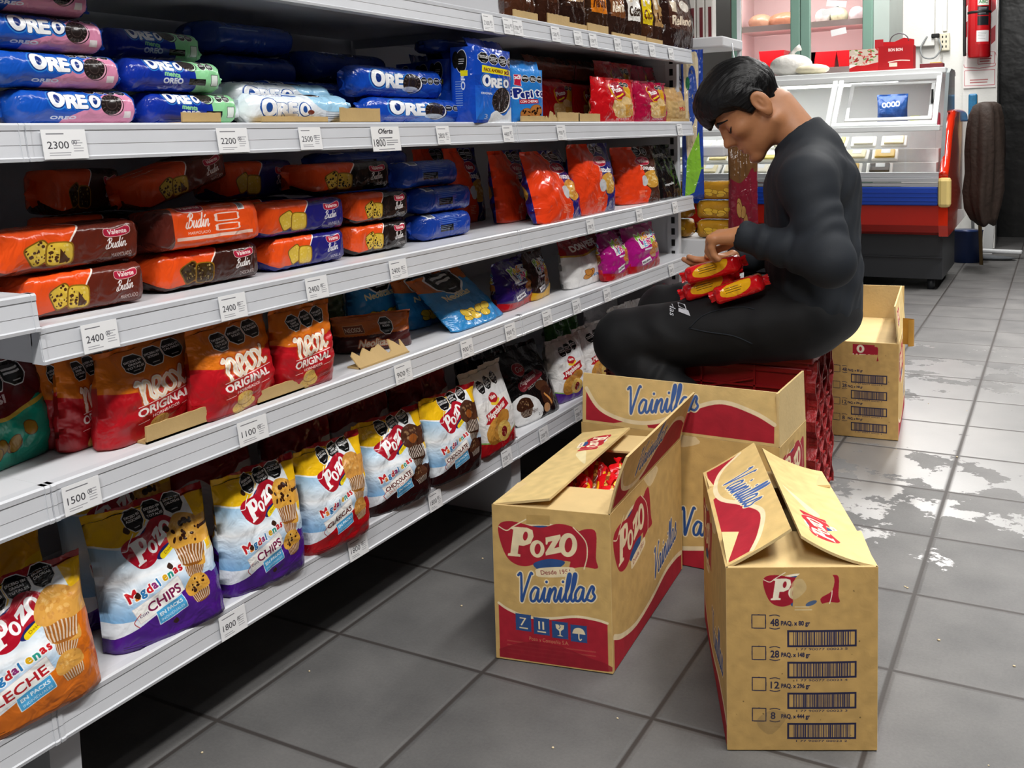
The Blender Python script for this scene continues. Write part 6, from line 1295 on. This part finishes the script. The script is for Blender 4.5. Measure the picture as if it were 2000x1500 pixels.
# goods in the counter
R = random.Random(11)
M_TRAY = mat('foam_tray', '#f0f0ea', .35); FOODS = ['#e6d56a', '#efe4b8', '#e8d890', '#f2eedc', '#4a4440', '#e0b84a', '#f0e6c8']
spots = []
for r_ in range(3):
    for k in range(9): spots.append((-1.02+k*.160+r_*.03, .105+r_*.11, .616+.072*r_))
words = ['at the left, mostly behind the person', 'left of the middle', 'near the middle', 'right of the middle', 'toward the right end']
for k, (x, y, z) in enumerate(spots):
    x += R.uniform(-.015, .015)
    if x > fx1-.12 or x < -.95: continue
    fc = '#3c3836' if (k % 9 == 8 and k < 9) else R.choice(FOODS[:4]+FOODS[5:]); row = ('front', 'middle', 'back')[k//9]
    t = empty('cheese_tray', (x, fy0+y, z+.002), R.uniform(-.12, .12), 'wrapped food tray in the %s row of the lit counter deck' % row, 'food tray', '%s row of wrapped food trays in the counter' % row)
    mb = MB(); ti = Matrix.Rotation(.62, 4, 'X'); mb.rbox(-.068, .068, -.048, .048, .0, .016, .006, Matrix.Translation((0, 0, .030)) @ ti); mb.build('tray', M_TRAY, t)
    mb = MB(); mb.rbox(-.052, .052, -.036, .034, .015, .026, .005, Matrix.Translation((0, 0, .030)) @ ti); mb.build('slices', mat('food_'+fc[1:], fc, .3), t)
    mb = MB(); mb.box(-.02, .028, -.004, .03, .0262, .0268, Matrix.Translation((0, 0, .030)) @ ti); mb.build('sticker', mat('sticker_white', '#eef2f4', .4), t)
A_CRISP = art_plain('print_counter_bag', '#1d4a8e', '#173f80', .75, [('OOOO', .18, .55, .7, .22, '#e8ecf2')], False)
b_ = pouch('snack_bag', .17, .185, .07, A_CRISP, 71, 'blue and white snack bag standing inside the upper counter window', 'bag'); b_.location = (.275, fy0+.48, .879)
for k, (x, c1, lab) in enumerate(((.40, '#c3cf5a', 'small green pouch beside the blue bag in the counter'), (.45, '#e6e6e2', 'small white pouch inside the upper counter window'), (.505, '#c4506a', 'small pink carton inside the upper counter window'))):
    mb = MB(); mb.rbox(-.026, .026, -.02, .02, 0, .055 if k < 2 else .075, .008); tag(mb.build('pouch' if k < 2 else 'carton', mat('small_'+c1[1:], c1, .4), None, (x, fy0+.46, .879)), lab, 'pouch' if k < 2 else 'carton')
mb = MB(); mb.rbox(-.13, .13, -.04, .04, 0, .05, .02); tag(mb.build('cheese_block', mat('cheese_wrap', '#e9dfae', .3), None, (-.30, fy0+.46, .879)), 'pale wrapped cheese loaf inside the counter behind the person\'s neck', 'cheese')
# on top of the counter
zt = 1.196
def art_sweets():
    c = Cv(200, 180, '#d9c9b8'); R = random.Random(2)
    for k in range(70): c.ell(R.random(), R.random()*.9, .07, .03, R.choice(['#c22a2a', '#e8e0d0', '#6a9a4a', '#d98a7a', '#b01c24']), rot=R.uniform(0, 3))
    c.poly([(0, .62), (.5, .66), (1, .55), (1, .9), (0, .9)], '#c4141c'); c.poly([(0, .75), (.3, .62), (0, .58)], '#f0ece8'); return art_mat('print_sweets', c, .35, 0)
def art_redbox(t):
    c = Cv(220, 160, '#b3121a'); c.text(t, .3, .16, .4, .09, '#f0dcd4', bold=.05); c.rect(.32, .50, .55, .62, '#e6dcc8'); c.stroke([(.3, .48), (.6, .44), (.9, .46)], .014, '#f0e6da'); return art_mat('print_redbox', c, .4, 0)
def pbox(name, label, cat, loc, rz, x, y, z, art, side):
    mb = MB(); mb.k = 1; mb.box(-x/2, x/2, -y/2, y/2, 0, z); mb.k = 0; mb.add([(-x/2, -y/2-.001, 0), (x/2, -y/2-.001, 0), (x/2, -y/2-.001, z), (-x/2, -y/2-.001, z)], [(0, 1, 2, 3)], [(0, 0), (1, 0), (1, 1), (0, 1)])
    o = mb.build(name, [art, side], None, loc, rz); return tag(o, label, cat) if label else o
M_RB = mat('red_carton', '#b3121a', .4)
pbox('sweets_box', 'small red and white box of printed sweets on top of the counter', 'box', (.135, fy0+.40, zt), .05, .155, .10, .125, art_sweets(), M_RB)
rb = pbox('sweets_dispenser', 'bright red cardboard dispenser box with a looped handle on the counter', 'box', (.305, fy0+.42, zt), .0, .185, .11, .135, art_redbox('BON BON'), M_RB)
mb = MB(); mb.prism([(-.09, .135), (.085, .135), (.085, .172), (.03, .185), (-.02, .165), (-.09, .168)], .048, .052, axis=1); mb.build('back_board', M_RB, rb)
mb = MB(); mb.tube([(-.045+.05*(1-math.cos(a)), .05, .165+.045*math.sin(a)) for a in np.linspace(0, math.pi, 12)], .003); mb.build('loop_handle', mat('wire_grey', '#565a5e', .4), rb)
mb = MB(); mb.box(-.11, -.065, -.055, -.052, .115, .175); mb.build('price_card', mat('card_red', '#c4202a', .5), rb)
mb = MB(); mb.rbox(-.06, .06, -.04, .04, 0, .028, .003); mb.k = 1; mb.rbox(-.01, .05, -.03, .03, .028, .034, .002); tag(mb.build('flat_box', [mat('maroon_card', '#6a1a22', .5), mat('yellow_packet', '#d8a828', .4)], None, (.49, fy0+.42, zt)), 'low maroon box with a yellow packet at the counter\'s right end', 'box')
# knotted white bag and a pale tub on the counter behind the person's head
t = empty('knotted_bag', (-.285, fy0+.42, zt), 0, 'knotted white plastic bag of flour or bread on the counter behind the person\'s head', 'bag')
mb = MB(); mb.blob((0, 0, .062), (.125, .09, .066), 20, 12); mb.build('bag_body', mat('white_poly', '#ece9e2', .3, bump=.6, bscale=30), t)
mb = MB(); mb.tube([(0, 0, .12), (.015, 0, .14), (.03, 0, .155), (.055, 0, .165)], [.02, .011, .013, .020]); mb.build('knot', mat('white_poly', '#ece9e2', .3), t)
mb = MB(); mb.blob((0, 0, .03), (.10, .07, .032), 18, 10); tag(mb.build('bread_bag', mat('cream_poly', '#efe6c8', .3, bump=.5, bscale=30), None, (-.155, fy0+.38, zt)), 'cream wrapped loaf lying beside the knotted white bag', 'bread')
# ------------------------------------------------------------------ glass-door fridge
M_TEAL = mat('teal_frame', '#7fa394', .45, vary=.06); M_DARKIN = mat('fridge_inside', '#cbb4b2', .6)
fr = empty('glass_door_fridge', (-.50, 4.78, 0), 0, 'tall teal framed refrigerator with two glass doors behind the counter', 'refrigerator')
mb = MB(); mb.box(-.45, .60, .58, .60, .05, 2.2); mb.box(-.45, -.43, .02, .60, .05, 2.2); mb.box(.50, .52, .02, .60, .05, 2.2); mb.box(-.45, .52, .02, .6, .05, .08); mb.box(-.45, .52, .02, .6, 2.15, 2.2); mb.build('cabinet', M_DARKIN, fr)
mb = MB(); mb.box(.522, .62, .0, .62, .0, 2.25); mb.build('side_wall', mat('fridge_side', '#b9c6c0', .5, vary=.05), fr)
for z in (1.27, 1.585, 1.92):
    mb = MB(); mb.box(-.43, .50, .08, .56, z, z+.012); mb.box(-.43, .50, .07, .082, z-.012, z+.028); mb.build('shelf', mat('fridge_shelf', '#c9b8b4', .4), fr)
for (x0, x1) in ((-.43, .047), (.050, .52)):
    mb = MB()
    for (a, b, c, d) in ((x0, x0+.065, .08, 2.2), (x1-.065, x1, .08, 2.2), (x0+.065, x1-.065, .08, .16), (x0+.065, x1-.065, 2.1, 2.2)): mb.rbox(a, b, -.03, .015, c, d, .006)
    dr = mb.build('door', M_TEAL, fr); mb = MB(); mb.box(x0+.06, x1-.06, -.010, -.006, .15, 2.12); mb.build('pane', M_GLASS, dr)
area('fridge_fill', (-.46, 4.86, 1.88), .85, .06, 5, rot=(math.radians(35), 0, 0), col=(1, .90, .90))  # unseen fill light, added to brighten the upper fridge shelf
area('fridge_fill', (-.46, 4.86, 1.555), .85, .05, 4, rot=(math.radians(35), 0, 0), col=(1, .85, .85))  # second added fill, no fitting modelled, brightens the shelf below
for k, (x, z, rx, c, lab) in enumerate(((-.12, 1.598, .13, '#a8765a', 'large wrapped meat piece on the fridge shelf, left door'), (-.30, 1.598, .09, '#b08a70', 'second wrapped meat piece at the left of the fridge shelf'), (.14, 1.598, .055, '#c8c8c4', 'foil wrapped bundle at the left of the right fridge door'), (.25, 1.598, .06, '#c2c8a8', 'pale green bundle in the middle of the right fridge door'), (.37, 1.598, .055, '#cfcfd2', 'silver wrapped bundle at the right of the right fridge door'))):
    mb = MB(); mb.blob((0, 0, .06), (rx, .09, .06), 18, 10); tag(mb.build('wrapped_food', mat('wrap_'+c[1:], c, .3, bump=.7, bscale=25), None, (-.50+x, 4.78+.28, z)), lab, 'wrapped food')
for k, (x, z, lab) in enumerate(((-.20, 1.283, 'red plastic tub at the left in the fridge'), (.02, 1.283, 'red plastic tub behind the middle frame of the fridge'), (.16, 1.283, 'red plastic tub behind the right fridge door'), (.34, 1.283, 'red plastic tub at the right end inside the fridge'))):
    mb = MB(); mb.prism([(-.07, 0), (.07, 0), (.09, .13+.03*(k == 0)), (-.09, .13+.03*(k == 0))], -.1, .1, axis=1); tag(mb.build('plastic_tub', mat('tub_red', '#b3141c', .3), None, (-.50+x, 4.78+.28, z)), lab, 'tub')
for k, (x, z, w_, rr, lab) in enumerate(((.285, 1.712, .13, .15, 'white paper slip at the top of the right fridge door'), (.245, 1.665, .115, -.16, 'second white paper slip on the right fridge door'), (.30, 1.525, .10, -.16, 'lowest white paper slip on the right fridge door'))):
    mb = MB(); mb.box(-w_/2, w_/2, -.001, .001, -.021, .021, Matrix.Rotation(rr, 4, 'Y')); tag(mb.build('paper_slip', mat('paper_white', '#f4f6f6', .5), None, (-.50+x, 4.78-.0125, z)), lab, 'paper slip')
# ------------------------------------------------------------------ wall fittings
fe = empty('fire_extinguisher', (.612, 5.455, 1.335), 0, 'red fire extinguisher hanging on the white column', 'fire extinguisher')
mb = MB(); mb.lathe([(.0, 0), (.068, .0), (.074, .012), (.074, .40), (.066, .44), (.040, .468), (.022, .48), (.02, .50)], n=28); mb.build('cylinder', mat('extinguisher_red', '#b3141c', .22, coat=.5), fe)
mb = MB(); mb.lathe([(.022, .495), (.026, .51), (.02, .54)]); mb.box(-.05, .03, -.012, .012, .535, .55); mb.box(-.06, .02, -.01, .01, .565, .575); mb.build('valve', mat('valve_grey', '#8a8c90', .3, .7), fe)
mb = MB(); mb.tube(smooth([(-.01, 0, .52), (-.06, 0, .53), (-.092, 0, .48), (-.092, -.01, .30), (-.09, -.02, .10), (-.088, -.02, .02)], 5), .011); mb.build('hose', mat('hose_black', '#101010', .5), fe)
mb = MB(); mb.lathe([(.0755, .305), (.0765, .31), (.0765, .318), (.0755, .322)], n=28); mb.build('strap', mat('hose_black', '#101010', .5), fe)
def art_ext():
    c = Cv(120, 300, '#b3141c'); c.rect(.05, .05, .95, .42, '#e6e6da'); c.text('ABC', .12, .32, .7, .18, '#3a7a4a', bold=.05); c.rect(.05, .48, .95, .95, '#25262a'); c.lines(.12, .55, .7, 5, .07, .025, '#b8bcc0'); c.rect(.05, 1.0, .95, 1.48, '#1d1e22'); c.rect(.0, 1.75, .98, 2.35, '#dcdcdc'); c.lines(.1, 1.85, .7, 5, .08, .02, '#8a8a8a'); return art_mat('print_extinguisher', c, .3, 0)
mb = MB(); n = 8; vs = []; uv = []
for i in range(n+1):
    a = -math.pi/2-.15+1.15*i/n
    for z in (.09, .41): vs.append((.0752*math.cos(a), .0752*math.sin(a), z)); uv.append((i/n, 0 if z < .2 else 1))
mb.add(vs, [(2*i, 2*i+2, 2*i+3, 2*i+1) for i in range(n)], uv, True); mb.build('instruction_label', art_ext(), fe)
def art_board():
    c = Cv(150, 470, '#e9e4e2'); R_ = '#b0202c'
    c.rect(.03, .0, .97, 2.1, '#e9e4e2')
    for k in range(5): y = -.25+k*.85; c.poly([(.03, y+.75), (.97, y), (.97, y+.42), (.03, y+1.17)], R_)
    c.rect(0, 2.12, 1, 3.2, '#ece6e4'); c.poly(smooth([(.03, 2.2), (.03, 2.55), (.97, 2.55), (.97, 2.2)], 2), '#ece6e4', outline=R_, ow=.012); c.rect(.45, 2.18, .95, 2.48, '#ece6e4', outline=R_, ow=.014); c.lines(.5, 2.26, .4, 3, .07, .03, R_)
    c.rect(.04, 2.66, .96, 3.06, '#f0ecea', outline=R_, ow=.014); c.lines(.2, 2.9, .6, 2, .07, .03, '#b85a5a'); return art_mat('print_safety_board', c, .45, 0)
pbox('safety_board', 'tall white board with red diagonal stripes behind the fire extinguisher', 'sign', (.613, 5.545, 1.135), 0, .205, .008, .80, art_board(), mat('board_white', '#e9e4e2', .5))
t = empty('power_outlet', (.365, 5.745, 1.485), 0, 'cream double power outlet on the back wall', 'power outlet')
mb = MB(); mb.rbox(-.035, .035, -.03, 0, -.065, .065, .006); mb.build('cover', mat('outlet_cream', '#dcd6c0', .4), t)
mb = MB()
for z in (-.035, .0, .035):
    for x in (-.012, .012): mb.box(x-.004, x+.004, -.0315, -.0295, z-.008, z+.008)
mb.build('sockets', M_SLOT, t)
mb = MB(); mb.rbox(.352, .380, 5.72, 5.749, 1.56, CEIL-.01, .004); tag(mb.build('cable_duct', M_WALL), 'slim white cable duct running up the wall above the outlet', 'cable duct')
mb = MB(); mb.rbox(.08, .30, 5.70, 5.749, 1.46, CEIL-.01, .006); tag(mb.build('wall_panel', M_WALL), 'white panel edge on the wall above the red dispenser box', 'panel')
t = empty('power_cable', (.25, 5.70, 1.43), 0, 'looped grey power cable with a black plug hanging by the outlet', 'cable')
mb = MB(); mb.tube(smooth([(.0, .0, .10), (-.04, -.02, .02), (-.02, -.03, -.05), (.05, -.03, -.06), (.095, -.02, .0), (.085, -.01, .06), (.07, 0, .10)], 6), .006); mb.build('cord', mat('cable_grey', '#8d9192', .5), t)
mb = MB(); mb.rbox(.03, .085, -.02, .01, .085, .115, .006); mb.build('plug', M_SLOT, t)
# coat on the counter's end, cleaning things on the floor
M_COAT = mat('brown_coat', '#33241b', .75, bump=.4, bscale=40, vary=.3, vscale=14)
mb = MB(); n = 36; vs = []
CT = ((1.01, .012, .03), (1.005, .045, .06), (.985, .068, .085), (.93, .080, .10), (.84, .088, .11), (.72, .092, .11), (.60, .088, .10), (.50, .092, .10), (.40, .080, .09), (.33, .060, .07), (.30, .045, .06))
for j, (z, hx, wy) in enumerate(CT):
    for i in range(n):
        a = 2*math.pi*i/n; g = min(j/3, 1); f = 1+g*(.16*math.sin(4*a+j*.22)+.09*math.sin(9*a-j*.35)+.05*math.sin(13*a+j*.5)); vs.append((hx*f*math.cos(a)-.012*(j > 6)*math.sin(j), wy*f*math.sin(a), z+.012*math.sin(3*a+j)*g))
fs = [(j*n+i, (j+1)*n+i, (j+1)*n+(i+1) % n, j*n+(i+1) % n) for j in range(len(CT)-1) for i in range(n)]+[tuple(range(n)), tuple(range((len(CT)-1)*n, len(CT)*n))[::-1]]
mb.add(vs, fs, smooth=True); tag(mb.build('coat', M_COAT, None, (.742, 4.15, 0)), 'dark brown coat hanging over the orange end of the counter', 'coat')
mb = MB(); mb.tube([(.70, 4.62, .0), (.655, 4.60, 1.06)], .011); mb.k = 1; mb.rbox(.615, .665, 4.58, 4.62, .90, 1.07, .010); tag(mb.build('broom', [mat('wood_stick', '#8a7048', .6), mat('broom_blue', '#2a7fb0', .4, vary=.4, vscale=40)]), 'broom with a blue head standing behind the brown coat', 'broom')
t = empty('floor_squeegee', (.72, 5.02, 0), math.radians(-8), 'white floor squeegee lying on a grey cloth beyond the counter', 'squeegee')
mb = MB(); mb.rbox(-.14, .20, -.02, .02, .03, .055, .008); mb.tube([(-.10, 0, .04), (-.10, 0, .085)], .03); mb.build('head', mat('squeegee_white', '#d6d8da', .4), t)
mb = MB(); mb.tube([(-.10, .02, .07), (-.20, .35, .75)], .010); mb.build('handle', mat('stick_grey', '#9a9c9e', .4, .5), t)
mb = MB(); mb.blob((.0, -.03, .012), (.23, .07, .016), 18, 6); tag(mb.build('floor_cloth', mat('cloth_grey', '#55585c', .9, bump=.6, bscale=40), None, (.66, 4.93, 0)), 'crumpled grey floor cloth under the white squeegee', 'cloth')
mb = MB(); mb.lathe([(.0, 0), (.085, 0), (.10, .20), (.104, .205)], n=20); tag(mb.build('bucket', mat('bucket_blue', '#24386a', .4), None, (.60, 4.75, 0)), 'blue bucket half hidden behind the counter end', 'bucket')
mb = MB(); mb.prism([(-.03, 0), (.03, 0), (.045, .30), (-.012, .30)], -.02, .02, axis=1); tag(mb.build('white_jug', mat('jug_white', '#c4c6c6', .4), None, (.70, 5.22, 0)), 'white plastic container standing near the squeegee', 'container')
# ------------------------------------------------------------------ snack stand at the end of the gondola
st = empty('end_stand', (0, 0, 0), 0, 'white snack stand at the end of the gondola, behind the packets on the lap', 'display stand')
sx0, sx1, sy0, sy1 = -.36, .01, 1.02, 1.25
M_STW = mat('stand_white', '#dcdde0', .4)
for z, h_ in ((.02, .50), (.80, .035), (1.165, .035)):
    mb = MB(); mb.rbox(sx0, sx1+.13, sy0, sy1, z, z+h_, .005); mb.build('base' if z < .1 else 'shelf', M_STW, st)
mb = MB(); mb.box(sx0-.015, sx0, sy0, sy1, .02, 1.35); mb.build('back_panel', M_STW, st)
mb = MB()
for (x, y) in ((sx0+.02, sy0+.01), (sx0+.02, sy1-.01), (sx1+.12, sy1-.01)): mb.box(x-.006, x+.006, y-.006, y+.006, .02, 1.35)
mb.build('post', M_STW, st)
A_PAN = art_plain('print_gold_cookies', '#c9992e', '#b98522', .5, (), False, 9, '#e2b43a', .2)
for k in range(6):
    i, j = k % 2, k//2; z = .522+j*.066
    o = flowpack('cookie_tray_pack', .145, .10, .062, A_PAN, 400+k, ['lowest golden cookie pack on the end stand, left', 'lowest golden cookie pack on the end stand, right', 'middle golden cookie pack on the end stand, left', 'middle golden cookie pack on the end stand, right', 'topmost golden cookie pack on the end stand, left', 'topmost golden cookie pack on the end stand, right'][k], 'cookie pack', 'golden cookie packs on the end stand', ex=4, fin=.008); o.location = (-.055+i*.165-.01, 1.085, z)
A_TORT = art_plain('print_tortilla', '#2b47a0', '#7ab82c', .95, [], False, 3, '#e8dcc0', .15)
def art_tort():
    c = Cv(140, 440, '#2b47a0'); c.poly(smooth([(.10, .1), (.5, .05), (.9, .2), (.8, 1.6), (.6, 2.4), (.2, 2.2)], 4, True), '#d9c9a8'); c.poly(smooth([(.35, .5), (.7, .4), (.8, 1.2), (.4, 1.6)], 4, True), '#34509f'); c.poly([(.2, 2.3), (.9, 1.7), (1, 2.5), (.6, 3.0), (.1, 3.1)], '#8cc63f'); c.speck(14, .15, .3, .6, 2.0, .05, '#b89a6a', 3, .6); c.ell(.3, .7, .12, .14, '#2f6a4a')
    return art_mat('print_tortilla_bag', c, .12, .5, 25)
o = pouch('tortilla_bag', .075, .50, .022, art_tort(), 81, 'blue and green flat bread bag hanging at the end of the gondola', 'bag', None); o.location = (.040, .992, .66); o.rotation_euler = (0, 0, math.radians(28))
A_SAL = art_plain('print_brown_sausage', '#6a4a2c', '#7a2030', .55, (), False, 4, '#a8804a', .12)
o = pouch('bread_bag', .10, .34, .05, A_SAL, 82, 'clear bag of brown bread sticks hanging beside the golden cookie packs', 'bag', None); o.location = (.20, 1.03, .53); o.rotation_euler = (0, 0, math.radians(20))
mb = MB(); mb.tube([(.20, 1.03, .86), (.20, 1.04, .90), (.145, 1.10, 1.18)], .002); mb.build('hook', M_STEEL, st)
M_TUBE = mat('tube_print', '#e4e0da', .3, vary=.1)
for k in range(4):
    t = empty('cookie_tube', (-.005+k*.030, 1.06, 1.2005), 0, 'slim white and maroon box on top of the end stand, one of four alike', 'box', 'slim boxes on top of the end stand')
    mb = MB(); mb.rbox(-.013, .013, -.02, .02, 0, .20, .003); mb.build('carton', M_TUBE, t); mb = MB(); mb.box(-.002, .009, -.0215, -.0195, .0, .10); mb.build('printed_band', mat('band_maroon', '#6a2028', .4), t)
mb = MB(); R = random.Random(9)
for _ in range(46):
    x, y = R.uniform(.02, 1.25), R.uniform(-1.5, 1.2); r_ = R.uniform(.0012, .0032); mb.blob((x, y, r_*.5), (r_, r_*R.uniform(.5, 1), r_*.6), 6, 4)
tag(mb.build('crumbs', mat('crumb_tan', '#c9b896', .7)), 'pale crumbs scattered over the floor tiles', 'crumbs', kind='stuff')
